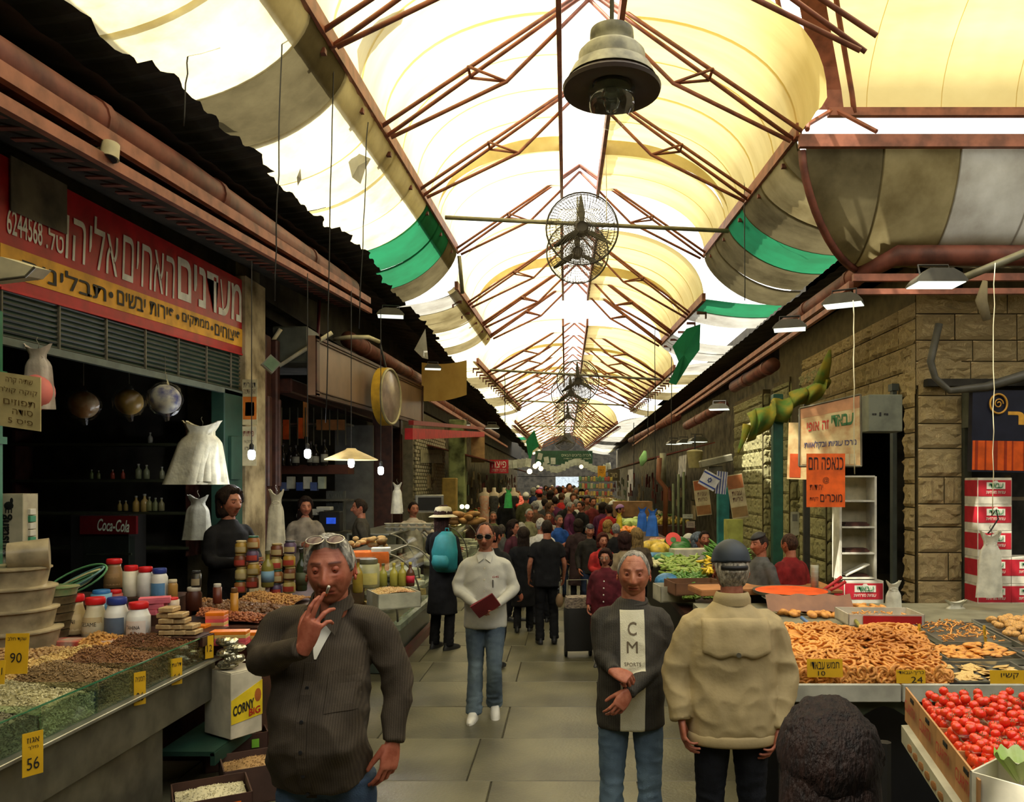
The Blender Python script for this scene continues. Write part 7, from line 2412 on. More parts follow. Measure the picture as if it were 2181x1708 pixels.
bulb('bulb under a conical cream lamp shade', 748, 986, 9.0, shade=True)
bulb('small bare bulb right of the conical lamp shade', 811, 1002, 9.6)
hang_bags('tall single white carrier bag bundle hanging on the dark wooden post', 588, 1048, 1178, 7.6, 44, n=3, seed=21)
hang_bags('white carrier bag bundle hanging by the white brick pier', 846, 1030, 1094, 11.5, 26, n=2, seed=22)
# green junction lamp on the pier and speaker
t = thing('square_lamp', 'small square green-lensed lamp tilted on the pier', 'lamp', P(577, 776, 9.2), .5)
part('housing', G().box((0, 0, 0), (.16, .10, .16), M=Matrix.Rotation(.7, 4, 'Y')), K['dull steel'], t)
part('lens', G().box((0, -.055, 0), (.13, .01, .13), M=Matrix.Rotation(.7, 4, 'Y')), cm((.10, .16, .08), .3), t)
t = thing('air_unit', 'grey air-conditioning housing above the second shop doorway', 'air conditioner', P(630, 740, 10.9))
part('housing', G().box((0, 0, 0), (.5, .5, .5), ch=.02), cm((.07, .075, .055), .5), t)
part('hose', G().tube([(-.1, -.3, .2), (-.3, -.3, -.1), (-.1, -.32, -.3), (.2, -.3, -.1), (.6, -.3, .15)], .03, 8), K['cream'], t, smooth=True)
part('drain_tube', G().tube([P(710, 722, 12.4), P(745, 718, 12.4), P(785, 718, 12.6), P(808, 728, 12.8)], .035, 8), K['cream'], t, smooth=True, world=True)
solo('drop_pole', G().cyl(P(680, 640, 11.7), P(674, 810, 11.7), .025, n=8), cm((.14, .02, .03), .4), 'dark red vertical pole at the left end of the brown fascia', 'pole', smooth=True)
# ---------------- cheese and deli cases
glassy = MATS['clear glass']
def case(label, x0, x1, y0, y1, z1, goods, seed, zb=.45):
    t = thing('deli_case', label, 'display case', (x0, y0, 0))
    part('base', G().box(((x0 + x1) / 2 - .02, (y0 + y1) / 2, zb / 2), (x1 - x0 - .1, y1 - y0, zb), ch=.02), cm((.05, .065, .05), .3), t, world=True)
    part('bumper', G().box((x1 + .02, (y0 + y1) / 2, zb + .05), (.10, y1 - y0, .12), ch=.03), cm((.16, .19, .14), .25), t, world=True)
    part('kick_rail', G().box((x1 - .02, (y0 + y1) / 2, .06), (.06, y1 - y0, .12)), cm((.08, .01, .01), .4), t, world=True)
    part('deck', G().box(((x0 + x1) / 2, (y0 + y1) / 2, zb + .02), (x1 - x0 - .05, y1 - y0 - .03, .03)), K['steel'], t, world=True)
    def f(u, v):
        a = v * PI / 2
        return (x1 + .05 - .45 * (1 - math.cos(a)), y0 + (y1 - y0) * u, zb + .12 + (z1 - zb - .12) * math.sin(a))
    part('curved_glass', G().grid(f, 2, 12), glassy, t, world=True, smooth=True)
    for yy in (y0, (y0 + y1) / 2, y1):
        part('glass_rim', G().tube([f(0 if yy == y0 else 1 if yy == y1 else .5, v / 12) for v in range(13)], .012, 6), K['dull steel'], t, world=True, smooth=True)
    part('end_glass', G().add([f(0, v / 8) for v in range(9)] + [(x0, y0, z1), (x0, y0, zb)], [tuple(range(11))]), glassy, t, world=True)
    part('top_shelf', G().box(((x0 + x1) / 2 - .2, (y0 + y1) / 2, z1), (x1 - x0 - .35, y1 - y0, .03), ch=.005), K['steel'], t, world=True)
    part('back_panel', G().box((x0, (y0 + y1) / 2, (z1 + zb) / 2), (.03, y1 - y0, z1 - zb)), K['steel'], t, world=True)
    rr = random.Random(seed)
    for (nm_, lb_, cat_, me_, c, n, sc, grp) in goods:
        for k in range(n):
            o = link(nm_, me_)
            tag(o, lb_, cat_, grp)
            o.location = (rr.uniform(x0 + .12, x1 - .12), rr.uniform(y0 + .1, y1 - .1), zb + .06 + rr.uniform(0, .16))
            s = sc * rr.uniform(.8, 1.2)
            o.scale = (s, s, s); o.rotation_euler = (0, 0, rr.uniform(0, 6))
    return t
ch1 = G().add([(0, 0, 0), (1.6, -.5, 0), (1.6, .5, 0), (0, 0, .8), (1.6, -.5, .8), (1.6, .5, .8)], [(2, 1, 0), (3, 4, 5), (0, 1, 4, 3), (1, 2, 5, 4), (2, 0, 3, 5)]).mesh('cheese_wedge', mat('hard cheese', (.58, .42, .16), .5, 0, .15, 6))
chr_ = G().lathe([(.9, 0), (1, .1), (1, .6), (.9, .7)], n=18).mesh('cheese_wheel', mat('white cheese', (.56, .54, .42), .5, 0, .1, 6), 'auto')
case('near curved-glass case of yellow cheeses beside the smoking man', -2.75, -1.85, 8.3, 10.9, 1.18, [('cheese_wedge', 'yellow cheese wedge in the near curved-glass case', 'cheese', ch1, None, 34, .12, 'cheese wedges in the near case'), ('round_cheese', 'round pale cheese in the near curved-glass case', 'cheese', chr_, None, 16, .10, 'round cheeses in the near case')], 3)
case('farther glass case of white cheeses by the blue-backpack shopper', -3.2, -2.2, 11.4, 14.6, 1.30, [('round_cheese', 'white round cheese in the farther glass case', 'cheese', chr_, None, 46, .13, 'white cheeses in the farther case')], 4)
case('third glass case behind the walking man in the pale shirt', -2.9, -2.0, 15.4, 19.5, 1.2, [('deli_tub', 'pale deli tub in the third glass case', 'tub', chr_, None, 26, .13, 'tubs in the third case')], 5)
t = carton('tilted white and green crate of beans on the near case', P(838, 1290, 7.6), (.42, .42, .15), .5, (.42, .42, .32), 'crate', open_=True, name='bean_crate')
f = lambda a, b: ((a - .5) * .38, (b - .5) * .38, .13 + .03 * math.sin(a * PI))
g = G().grid(f, 6, 6).scatter(NUT, pile(f, 500, NUT, .011, 80, .7))
q = solo('beans', g, mat('mixed beans', (.50, .38, .17), .5, 0, .2, 2, col2=(.30, .07, .02)), 'pale and red beans in the tilted crate', 'beans', kind='stuff')
q.location = P(838, 1290, 7.6); q.rotation_euler = (0, 0, .5)
carton('orange box with a white flap behind the smoking man', P(790, 1214, 9.2), (.42, .30, .22), .2, (.60, .13, .015), name='orange_box')
carton('white paper pack on the orange box', P(812, 1178, 9.2), (.22, .22, .06), .2, (.5, .5, .45), name='paper_pack', cat='pack')
t = thing('ginger_roots', 'heap of knobbly dried roots above the orange box', 'roots', P(785, 1165, 9.4))
g = G()
rr = random.Random(2)
for k in range(26):
    g.ell((rr.uniform(-.2, .2), rr.uniform(-.1, .1), rr.uniform(0, .12)), (rr.uniform(.03, .07), .03, .03), 8, 6)
part('root', g, mat('root skin', (.34, .22, .08), .8, 0, .3, 8), t, smooth=True, kind='stuff')
for k in range(14):
    s = 11.4 / FOC
    u = 828 + (k % 7) * 17; v = 1130 - (k // 7) * 9
    solo('bowl', G().lathe([(.03, 0), (.075, .05), (.07, .05), (.03, .01)], n=14), K['white'], 'white bowl stacked on the farther case, %s row, number %s from the left' % (['lower', 'upper'][k // 7], ['one', 'two', 'three', 'four', 'five', 'six', 'seven'][k % 7]), 'bowl', smooth='auto').location = P(u, v, 12.2)
for k in range(7):
    g = G().ell((0, 0, 0), (.22, .10, .07), 12, 8)
    o = solo('bread_loaf', g, mat('bread crust', (.42, .22, .07), .6, 0, .25, 5), 'flat brown bread on the third case, %s' % ['leftmost', 'second', 'third', 'fourth', 'fifth', 'sixth', 'rightmost'][k], 'bread', smooth=True)
    o.location = P(960 + 9 * k, 1110 - 7 * (k % 3), 15.5); o.rotation_euler = (0, .15, .5 * k)
# red awning, brick pier, monitor
t = thing('awning_beam', 'red metal awning beam at the left above the white brick pier', 'awning', P(940, 925, 17))
part('beam', G().quad(P(862, 936, 14.5), P(1022, 930, 24), P(1022, 920, 24), P(862, 912, 14.5), th=.15), K['red'], t, world=True)
part('upper_beam', G().quad(P(870, 905, 15), P(1024, 915, 25), P(1024, 910, 25), P(870, 895, 15), th=.1), cm((.20, .01, .01), .4), t, world=True)
wb2 = thing('wall_left_brick', None, None, (-4.0, 18, 0), kind='structure')
part('backing', G().box((-4.1, 22.6, 2.0), (.3, 5.2, 4.0)), cm((.22, .20, .14), .8), wb2, world=True)
bme = G().box((0, 0, 0), (.05, .30, .085), ch=.008).mesh('brick', mat('whitewashed brick', (.40, .37, .27), .8, 0, .2, 3))
for r_ in range(20):
    for c_ in range(15):
        y = 20.2 + c_ * .33 + (r_ % 2) * .16
        o = link('brick', bme, wb2)
        o.location = Vector((-3.93, y, 1.5 + .1 * r_)) - wb2.location
poster('faded paper notice on the white brick pier', 896, 958, 942, 986, 16.0, (.36, .34, .22), [('לחמי אוסלו', .15, .85, .6, .8, (.08, .08, .06))], x=-3.88)
t = thing('monitor', 'flat dark monitor angled above the deli counter', 'monitor', P(915, 1073, 15.5), .25)
part('screen', G().box((0, -.03, 0), (.46, .02, .26)), K['black'], t)
part('bezel', G().box((0, 0, 0), (.56, .05, .36), ch=.01), K['steel'], t)
solo('stained_pillar', G().box(P(975, 1030, 22), (.45, .5, 3.6), ch=.02), mat('green stained pillar', (.20, .24, .10), .8, 0, .4, 3), 'green-stained pillar right of the white brick pier', 'pillar')
solo('wooden_cabinet', G().box(P(958, 1070, 20.5), (.38, .3, 1.3), ch=.02), cm((.30, .20, .04), .6), 'yellowish wooden cabinet by the stained pillar', 'cabinet')
carton('cardboard sheet hanging at the pillar top, left of the pizza sign', P(1018, 985, 23), (.40, .05, .75), .1, (.34, .22, .10), 'cardboard', name='cardboard_sheet')
t, F = poster('small red pizza sign with white Hebrew letters', 1043, 979, 1083, 1008, 24, (.42, .01, .025), [('פיצה', .12, .88, .42, .88, (.7, .68, .62)), ('מחנה יהודה', .12, .88, .12, .32, (.6, .5, .45))], cat='sign', name='hanging_sign')
for k, (u, v) in enumerate(((984, 1079), (995, 1079))):
    solo('small_bulb', G().ell(P(u, v, 19), .055, 12, 8), mat('warm bulb', (1, .75, .35), .3, emit=14), ['warm bare bulb, left of a pair over the bread', 'warm bare bulb, right of a pair over the bread'][k], 'lamp', smooth=True)
# mannequins
for k, (u, c, lb_) in enumerate(((1032, (.40, .18, .12), 'pink flowered dress'), (1052, (.04, .04, .035), 'dark sequinned dress'), (1074, (.012, .012, .012), 'black V-neck dress'), (1094, (.012, .012, .012), 'black dress, beside the green bags'))):
    t = thing('mannequin', 'shop mannequin torso in a ' + lb_, 'mannequin', P(u, 1100, 22.5))
    part('torso', G().loft([(0, 0, 0, .13, .1), (0, 0, .25, .10, .08), (0, 0, .5, .15, .1), (0, 0, .66, .17, .08), (0, 0, .72, .06, .05), (0, 0, .84, .05, .05)], 16), cm((.50, .42, .30), .5), t, smooth=True)
    part('dress', G().loft([(0, 0, -.65, .20, .16), (0, 0, -.1, .17, .13), (0, 0, .25, .115, .095), (0, 0, .5, .165, .115), (0, 0, .60, .14, .10)], 16), mat('dress %d' % k, c, .8, 0, .3, 14, col2=(.5, .4, .3) if k == 0 else None), t, smooth=True)
    part('stand', G().cyl((0, 0, -1.15), (0, 0, -.6), .02, n=6).cyl((0, 0, -1.15), (0, 0, -1.12), .15, n=12), K['black iron'], t)
hang_bags('bundle of bright green carrier bags among the mannequins', 1083, 1042, 1082, 19.5, 18, (.04, .45, .10), 2, seed=31)
# ---------------- MIDDLE DISTANCE, RIGHT: vegetable stall
vs = thing('vegetable_stall', 'long vegetable stall with a dark front on the right of the street', 'stall', (2.4, 12, 0))
part('stall_top', G().box((1.42, 8.4, .80), (.60, 2.2, .06)), K['dark wood'], vs, world=True)
part('stall_top', G().box((1.72, 14.5, .90), (.75, 9.6, .06)), K['dark wood'], vs, world=True)
part('front_skirt', G().box((1.45, 12.4, .42), (.05, 9.6, .80)), K['black'], vs, world=True)
part('front_skirt', G().box((1.42, 7.35, .42), (.6, .05, .76)), K['black'], vs, world=True)
def produce(lb_, grp, nm_, me, n, fn, sc, seed, cat='vegetable', scale=(1, 1, 1), tilt=.4):
    many(lb_, grp, fn, n, me, sc, seed, nm_, cat, tilt=tilt, scale=scale)
def slopef(u0, u1, v0, v1, Y0, Y1):
    return lambda a, b: P(u0 + (u1 - u0) * a, v0 + (v1 - v0) * b, Y0 + (Y1 - Y0) * b)
LG = G().ell((0, 0, 0), (1, .22, .22), 10, 7)
LG.v[0][:, 2] += .18 * LG.v[0][:, 0] ** 2
def vm(nm_, c, c2=None, r=.4, g=None): return (g or LG).mesh(nm_, mat('veg ' + nm_, c, r, 0, .2, 1.5, col2=c2), True)
produce('pale green zucchini heaped in the middle of the vegetable stall', 'zucchini on the vegetable stall', 'zucchini', vm('zucchini', (.15, .24, .03), (.30, .36, .08)), 90, slopef(1410, 1490, 1222, 1185, 8.8, 10.4), .10, 1)
produce('long green bean in the tall heap behind the cap-wearing man', 'green beans in the tall heap', 'green_bean', vm('bean', (.06, .16, .02), (.12, .26, .04)), 190, lambda a, b: P(1515 + 70 * a, 1215 - 55 * b * math.sin(PI * (.25 + .6 * a)), 8.6 + 1.0 * b), .15, 2, tilt=.7, scale=(1, .6, .6))
produce('yellow squash beside the beaned man with the cap', 'yellow squash on the stall', 'yellow_squash', vm('squash', (.62, .42, .02)), 22, slopef(1498, 1530, 1222, 1190, 8.2, 8.8), .09, 3)
produce('dark green cucumber in the front heap of the vegetable stall', 'cucumbers in the front heap', 'cucumber', vm('cucumber', (.05, .13, .02), (.09, .22, .03)), 110, slopef(1425, 1500, 1245, 1222, 7.9, 8.6), .075, 4)
produce('small green pepper in the wooden crate before the cucumbers', 'green peppers in the wooden crate', 'green_pepper', vm('pepper', (.07, .15, .02), (.20, .30, .04)), 100, slopef(1455, 1530, 1275, 1250, 7.4, 7.9), .035, 5, scale=(1, 1.6, 1.6))
SP = G().ell((0, 0, 0), (1, 1, .88), 14, 10)
produce('yellow melon at the back of the stall', 'yellow melons on the stall', 'melon', vm('melon', (.60, .42, .06), g=SP), 9, slopef(1378, 1420, 1172, 1160, 11.6, 12.4), .11, 6, 'fruit', scale=(1.3, 1, 1))
produce('striped dark watermelon beside the melons', 'watermelons on the stall', 'watermelon', vm('watermelon', (.02, .09, .02), (.05, .18, .04), g=SP), 4, slopef(1440, 1462, 1178, 1160, 11.6, 12.2), .15, 7, 'fruit')
produce('red-brown potato or apple heaped behind the melons', 'red fruit behind the melons', 'red_fruit', vm('red fruit', (.38, .12, .06), g=SP), 32, slopef(1385, 1425, 1158, 1150, 12.4, 13.2), .055, 8, 'fruit')
produce('pale mushroom-coloured bulb in the left part of the stall', 'pale bulbs on the stall', 'pale_bulb', vm('bulb', (.52, .50, .26), g=SP), 60, slopef(1388, 1425, 1205, 1185, 10.6, 11.4), .04, 9)
produce('pale green cabbage on the far stall', 'cabbages on the far stall', 'cabbage', vm('cabbage', (.34, .46, .12), g=SP), 18, slopef(1322, 1355, 1118, 1108, 16, 17), .11, 10)
produce('orange fruit on the far stall below the cabbages', 'oranges on the far stall', 'orange', vm('orange', (.75, .22, .02), g=SP), 40, slopef(1320, 1362, 1132, 1124, 15, 15.8), .05, 11, 'fruit')
produce('red tomato on the far left produce stall', 'tomatoes on the far left stall', 'tomato', vm('far tomato', (.55, .04, .02), g=SP), 60, slopef(1102, 1122, 1082, 1058, 22, 24), .07, 12, 'fruit')
t = thing('watermelon_half', 'cut watermelon half showing red flesh', 'fruit', P(1432, 1156, 12))
g = G().ell((0, 0, 0), .13, 18, 10)
part('rind', g, MATS['veg watermelon'], t, smooth=True)
part('flesh', G().lathe([(.0, .0), (.118, .001), (.118, .003)], n=20, M=Matrix.Rotation(1.1, 4, 'X')).xf(Matrix.Translation((0, -.10, .06))), cm((.65, .04, .02), .4), t)
for k, (lb_, u, v, Y, d, c) in enumerate([('wooden crate under the cucumbers', 1478, 1262, 7.7, (.5, .4, .12), (.16, .07, .03)), ('white crate with blue wrap at the stall corner', 1435, 1278, 7.9, (.36, .3, .16), (.40, .38, .28)), ('white carton behind the melons', 1470, 1190, 11.2, (.55, .3, .14), (.48, .46, .36)),
        ('brown carton at the far stall end', 1345, 1100, 18, (.9, .4, .35), (.26, .14, .06)), ('low orange-brown tray of pastry left of the cap-wearing man', 1545, 1262, 7.2, (.6, .4, .05), (.36, .15, .05))]):
    carton(lb_, P(u, v, Y), d, .15, c, 'crate', name='produce_crate', open_=k in (0, 1))
solo('blue_wrap', G().ell(P(1420, 1238, 8.2), (.13, .1, .09), 12, 8), mat('blue film', (.04, .18, .36), .4, 0, .3, 9, .6), 'crumpled blue wrap at the left of the cucumbers', 'wrap', smooth=True)
solo('blue_wrap', G().ell(P(1395, 1186, 11.2), (.22, .1, .07), 12, 8), MATS['blue film'], 'crumpled pale blue wrap below the melons', 'wrap', smooth=True)
solo('green_wrap', G().ell(P(1420, 1188, 11.1), (.20, .1, .08), 12, 8), mat('green film', (.12, .42, .18), .4, 0, .3, 9, .6), 'crumpled green wrap beside the pale blue one', 'wrap', smooth=True)
hang_bags('blue carrier bag bundle, left of two over the vegetable stall', 1368, 1082, 1132, 12.5, 24, (.02, .12, .50), 3, seed=41)
hang_bags('blue carrier bag bundle, right of two over the vegetable stall', 1390, 1086, 1142, 12.2, 26, (.02, .12, .48), 3, seed=42)
hang_bags('yellow carrier bag with red top over the far stall', 1319, 1092, 1126, 14, 14, (.65, .50, .02), 1, seed=43)
# posts, pipes, posters on the right piers
solo('green_post', G().box(P(1655, 1030, 12.6), (.16, .16, 2.9), ch=.01), cm((.02, .09, .06), .4), 'dark green door post left of the cookie-shop signs', 'post')
solo('turquoise_post', G().box(P(1540, 1110, 15.0), (.22, .18, 1.3), ch=.01), K['turquoise'], 'turquoise post between the two tilted posters', 'post')
for k, (u, v0, v1) in enumerate(((1445, 1010, 1190), (1456, 1005, 1190), (1434, 1030, 1185))):
    solo('conduit', G().cyl(P(u, v0, 16.4), P(u, v1, 16.4), .028, n=8), cm((.10, .12, .06), .6), 'grey-green conduit on the mossy pier, %s of three' % ['middle', 'right', 'left'][k], 'pipe', smooth=True)
solo('drainpipe', G().tube([P(1405, 975, 18), P(1402, 1020, 18), P(1418, 1040, 18), P(1416, 1150, 18)], .06, 10), cm((.20, .07, .03), .5), 'rust-brown drainpipe with a kink beside the mossy pier', 'pipe', smooth=True)
solo('drainpipe', G().tube([P(1412, 965, 18.5), P(1412, 1030, 18.5)], .08, 10), K['pipe grey'], 'grey-green drainpipe stub above the rust-brown one', 'pipe', smooth=True)
poster('tilted brown and cream poster, left of the turquoise post', 1480, 1022, 1512, 1098, 14.6, (.45, .38, .22), [('עוגיות', .2, .8, .55, .66, (.1, .03, .02)), ('טריות', .2, .8, .40, .50, (.1, .03, .02))], [((.35, .10, .03), .03, .97, .72, .98), ((.30, .14, .05), .03, .97, .03, .28)], tilt=.12)
poster('tilted brown and cream poster, right of the turquoise post', 1553, 1010, 1588, 1104, 13.6, (.45, .38, .22), [('עוגיות', .2, .8, .52, .62, (.1, .03, .02)), ('טריות', .2, .8, .38, .48, (.1, .03, .02))], [((.33, .12, .04), .03, .97, .68, .98), ((.26, .16, .06), .03, .97, .03, .26)], tilt=.16)
t, F = poster('white and blue striped flag with a star between the tilted posters', 1492, 1006, 1530, 1040, 13.4, (.55, .55, .55), [], [((.02, .05, .28), 0, 1, .80, .90), ((.02, .05, .28), 0, 1, .12, .22)], name='flag', cat='flag', tilt=-.5)
g = G()
for q in (0, 1):
    pts = [F(.5 + .13 * math.cos(a), .52 + .17 * math.sin(a) , .012) for a in [PI / 2 + q * PI + k * 2 * PI / 3 for k in range(4)]]
    g.tube(pts, .006, 4)
part('star', g, cm((.02, .05, .28), .5), t, world=True)
poster('bunched blue-striped flag right of the starred flag', 1525, 1004, 1548, 1052, 13.5, (.5, .5, .52), [], [((.03, .05, .22), .1, .2, 0, 1), ((.03, .05, .22), .35, .45, 0, 1), ((.03, .05, .22), .6, .7, 0, 1), ((.03, .05, .22), .85, .92, 0, 1)], name='flag', cat='flag', tilt=-.1)
t = thing('speaker_box', 'long tilted cream lamp housing above the flags', 'lamp', P(1525, 982, 14))
part('housing', G().box((0, 0, 0), (.60, .2, .14), M=Matrix.Rotation(-.22, 4, 'Y'), ch=.02), cm((.20, .19, .13), .5), t)
part('bracket', G().box((0, .05, -.16), (.25, .1, .14), ch=.01), K['dull steel'], t)
t = thing('bucket_lamp', 'cream bucket-shaped lamp above the mossy pier', 'lamp', P(1480, 978, 16))
part('shade', G().lathe([(.13, -.18), (.17, .16), (.15, .18), (.05, .2)], n=18), cm((.28, .24, .10), .5), t, smooth='auto')
part('stem', G().cyl((0, 0, .18), (0, 0, .5), .015, n=6), K['black iron'], t)
poster('small white notice on the mossy pier, upper', 1454, 1095, 1476, 1104, 16.0, (.4, .42, .36), [('טרי', .2, .8, .3, .7, (.1, .1, .1))])
poster('small pinkish notice on the mossy pier, lower', 1462, 1110, 1480, 1124, 16.0, (.36, .30, .26), [('מבצע', .2, .8, .3, .7, (.1, .05, .1))])
carton('yellow-green fruit carton standing upright by the turquoise post', P(1562, 1168, 13.4), (.28, .2, .5), .1, (.34, .36, .08), name='fruit_carton')
poster('grey electricity box with notices on the door post, right', 1684, 1090, 1702, 1140, 11.6, (.26, .26, .18), [], [((.1, .1, .08), .2, .8, .6, .9)], name='meter_box', cat='box')
poster('large mossy paper sign over the far right shop', 1295, 1000, 1320, 1024, 30, (.06, .05, .03), [('באר', .2, .8, .3, .7, (.4, .35, .2))], name='hanging_sign', cat='sign')
poster('small orange-yellow sign in the far right', 1273, 992, 1290, 1018, 32, (.55, .26, .01), [('קפה', .2, .8, .3, .7, (.05, .03, .01))], name='hanging_sign', cat='sign')
# shelves of goods at the far right
sh = thing('goods_shelf', 'far shelf rack of jars and packets on the right', 'shelf', P(1270, 1060, 27))
for v in (1025, 1040, 1056, 1072, 1086):
    part('shelf_board', G().box(P(1270, v, 27), (1.3, .4, .04)), K['steel'], sh, world=True)
rr = random.Random(9)
kk = 0
for v in (1025, 1040, 1056, 1072, 1086):
    for u in range(1236, 1306, 6):
        c = rr.choice([(.45, .30, .12), (.35, .06, .04), (.40, .38, .25), (.12, .25, .12), (.5, .4, .08)])
        o = solo('goods_packet', G().box(P(u, v - 5, 26.8), (.08, .1, rr.uniform(.12, .2)), ch=.01), cm(c, .5), 'small packet or jar on the far right shelf rack', 'packet', 'packets on the far shelf rack')
# banner and prayer flags at the end
t, F = poster('wide dark green banner with white Hebrew lines across the end of the street', 1140, 960, 1262, 990, 46, (.012, .06, .035), [('חברה ברוכים הבאים', .46, .97, .60, .76, (.45, .5, .42)), ('לשוק מחנה יהודה', .50, .97, .36, .50, (.45, .5, .42))], name='banner', cat='banner')
bf = G().box((0, 0, 0), (.24, .012, .32), ch=.003).mesh('bunting_flag', cm((.42, .46, .44), .6))
pts = [(1150 + 14 * k, 972 + 10 * math.sin(k * .9)) for k in range(3)] + [(1160 + 8 * k, 992 + 8 * math.sin(k * .55)) for k in range(18)] + [(1125 - 9 * k, 985 + 2 * k * .5) for k in range(8)]
for k, (u, v) in enumerate(pts):
    o = link('bunting_flag', bf)
    tag(o, 'small pale square flag strung across the far street', 'flag', 'pale flags strung across the street')
    o.location = P(u, v, 38 if k < 21 else 30)
    o.rotation_euler = (0, R.uniform(-.3, .3), R.uniform(-.5, .5))
for k, (u, v, Y) in enumerate(((1140, 993, 32), (1152, 998, 33), (1147, 988, 31), (1238, 994, 36), (1128, 1004, 30))):
    solo('small_bulb', G().ell(P(u, v, Y), .10 if k != 3 else .09, 10, 8), MATS['warm bulb'], 'far warm bulb over the %s' % ['left stalls, brightest one', 'left stalls, right of the brightest', 'left stalls, above the brightest', 'right side under the bunting', 'mannequins, smallest one'][k], 'lamp', smooth=True)
# distant stalls
rr = random.Random(4)
for side in (-1, 1):
    for k in range(8):
        y = 24 + k * 5.2
        if side > 0 and k == 0: y = 23.5
        x = side * (2.9 if side > 0 else 3.0)
        t = thing('market_stall', 'far market stall with goods, %s side, %s from the viewer' % ('right' if side > 0 else 'left', ['first', 'second', 'third', 'fourth', 'fifth', 'sixth', 'seventh', 'eighth'][k]), 'stall', (x, y, 0))
        part('table', G().box((0, 0, .45), (1.4, 4.2, .9), ch=.02), K['dark wood'], t)
        for q in range(3):
            c = rr.choice([(.45, .10, .03), (.40, .30, .05), (.10, .22, .04), (.35, .18, .06), (.5, .45, .3)])
            g = G()
            for _ in range(40):
                g.ell((rr.uniform(-.6, .6), -1.8 + q * 1.3 + rr.uniform(0, 1.1), .92 + rr.uniform(0, .12)), .07, 6, 5)
            part('goods_heap', g, cm(c, .5), t, smooth=True, kind='stuff')
        part('awning', G().quad((-.8 if side > 0 else .8, -2.2, 2.7), (-.8 if side > 0 else .8, 2.2, 2.7), (1.2 * side, 2.2, 3.2), (1.2 * side, -2.2, 3.2), th=.03), cm(rr.choice([(.10, .05, .03), (.05, .08, .05), (.14, .03, .02)]), .7), t)
        g = G()
        for q in range(9):
            z = rr.uniform(1.2, 2.5)
            g.box((.9 * side + rr.uniform(-.2, .1), -2 + q * .5, z), (.05, .35, rr.uniform(.2, .5)))
        part('hanging_goods', g, cm(rr.choice([(.30, .24, .14), (.12, .18, .10), (.2, .05, .04)]), .7), t, kind='stuff')
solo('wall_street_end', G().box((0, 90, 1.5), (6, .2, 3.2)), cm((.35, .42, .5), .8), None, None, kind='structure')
# ------------------------------------------------------------------ CROWD
def walker(lb_, u, vt, Y, rz, top, bot, hair, kind='short', hi=1, z=0, sit=False, skin=(.34, .14, .08), **kw):
    ztop = EYE - (vt - V0) * Y / FOC
    x = (u - U0) * Y / FOC
    h = ztop - z
    if sit:
        h = 1.66
        z = ztop - h
        kw['J'] = dict(rk=(-.12, -.36, .84), lk=(.12, -.36, .84), ra=(-.12, -.36, .09 - z * 1.755 / h), la=(.12, -.36, .09 - z * 1.755 / h))
    ph = R.uniform(-1, 1)
    if 'J' not in kw:
        kw['J'] = dict(rk=(-.10, -.06 - .05 * ph, .49), ra=(-.10, .02 - .14 * ph, .09 + .03 * (ph < 0)), lk=(.10, -.06 + .05 * ph, .49), la=(.10, .02 + .14 * ph, .09 + .03 * (ph > 0)), re=(-.25, .03 + .05 * ph, 1.14), rw=(-.25, -.10 + .12 * ph, .92), le=(.25, .03 - .05 * ph, 1.14), lw=(.25, -.10 - .12 * ph, .92))
    hold = dict(re=(-.24, -.04, 1.14), rw=(-.08, -.26, 1.14), le=(.24, -.04, 1.14), lw=(.09, -.26, 1.08))
    if kw.pop('hold', 0): kw['J'] = dict(kw['J'], **hold)
    return person(lb_, Vector((x, Y, z)), rz, h, hi=hi, top=top, bottom=bot, hair=hair, hair_kind=kind, skin=skin, **kw)
BK, GY, NV = (.008, .008, .009), (.30, .29, .25), (.02, .03, .06)
pb, HMb, jb, Sb, tb_ = walker('broad man in black T-shirt and trousers seen from behind, carrying a small bag', 1165, 1108, 9.9, PI + .12, BK, BK, (.02, .012, .008), 'shave', sleeve=.62, wide=1.08, face=dict(noeyes=1))
t = thing('small_bag', 'small clear bag of food in the hand of the man in the black T-shirt', 'bag', P(1192, 1262, 9.75))
part('contents', G().ell((0, 0, -.10), (.05, .05, .09), 12, 8), cm((.20, .12, .06), .6), t, smooth=True)
part('film', G().tube([(0, 0, .14), (0, 0, .02), (0, 0, -.08), (0, 0, -.2)], [.01, .03, .06, .05], 10), K['clear plastic'], t, smooth=True)
pw, HMw, jw, Sw, _ = walker('short woman with curly dark hair, glasses and a burgundy buttoned coat', 1290, 1172, 8.7, -.25, (.085, .012, .018), BK, (.03, .012, .01), 'curly', coat=.52, wide=1.22, belly=.05, face=dict(fat=.8), hem=.52)
sunglasses(pw, HMw, z=.010, y=-.106, lens=(.25, .15, .12), frame=(.35, .28, .2), w_=.022)
for z in (1.30, 1.20, 1.10, 1.0, .9): part('button', G().ell((0, on_front(_, 0, z, y0=.5), z), .012, 8, 6), K['white'], pw)
t = thing('shopping_trolley', 'black shopping trolley with a plaid top beside the woman in burgundy', 'trolley', PZ(1232, 1400, 0.0), .1)
part('bag', G().loft([(0, 0, .10, .16, .13), (0, 0, .55, .17, .14), (0, 0, .60, .16, .13)], 4 * 5, e=6), K['black'], t, smooth='auto')
part('plaid_lid', G().loft([(0, 0, .60, .165, .135), (0, 0, .72, .15, .12)], 20, e=6), mat('plaid', (.20, .16, .12), .8, 0, .3, 30, stretch=(1, 1, 4), col2=(.03, .02, .02)), t, smooth='auto')
for s in (-1, 1): part('wheel', G().cyl((s * .13, .05, .07), (s * .16, .05, .07), .07, n=16), K['black iron'], t)
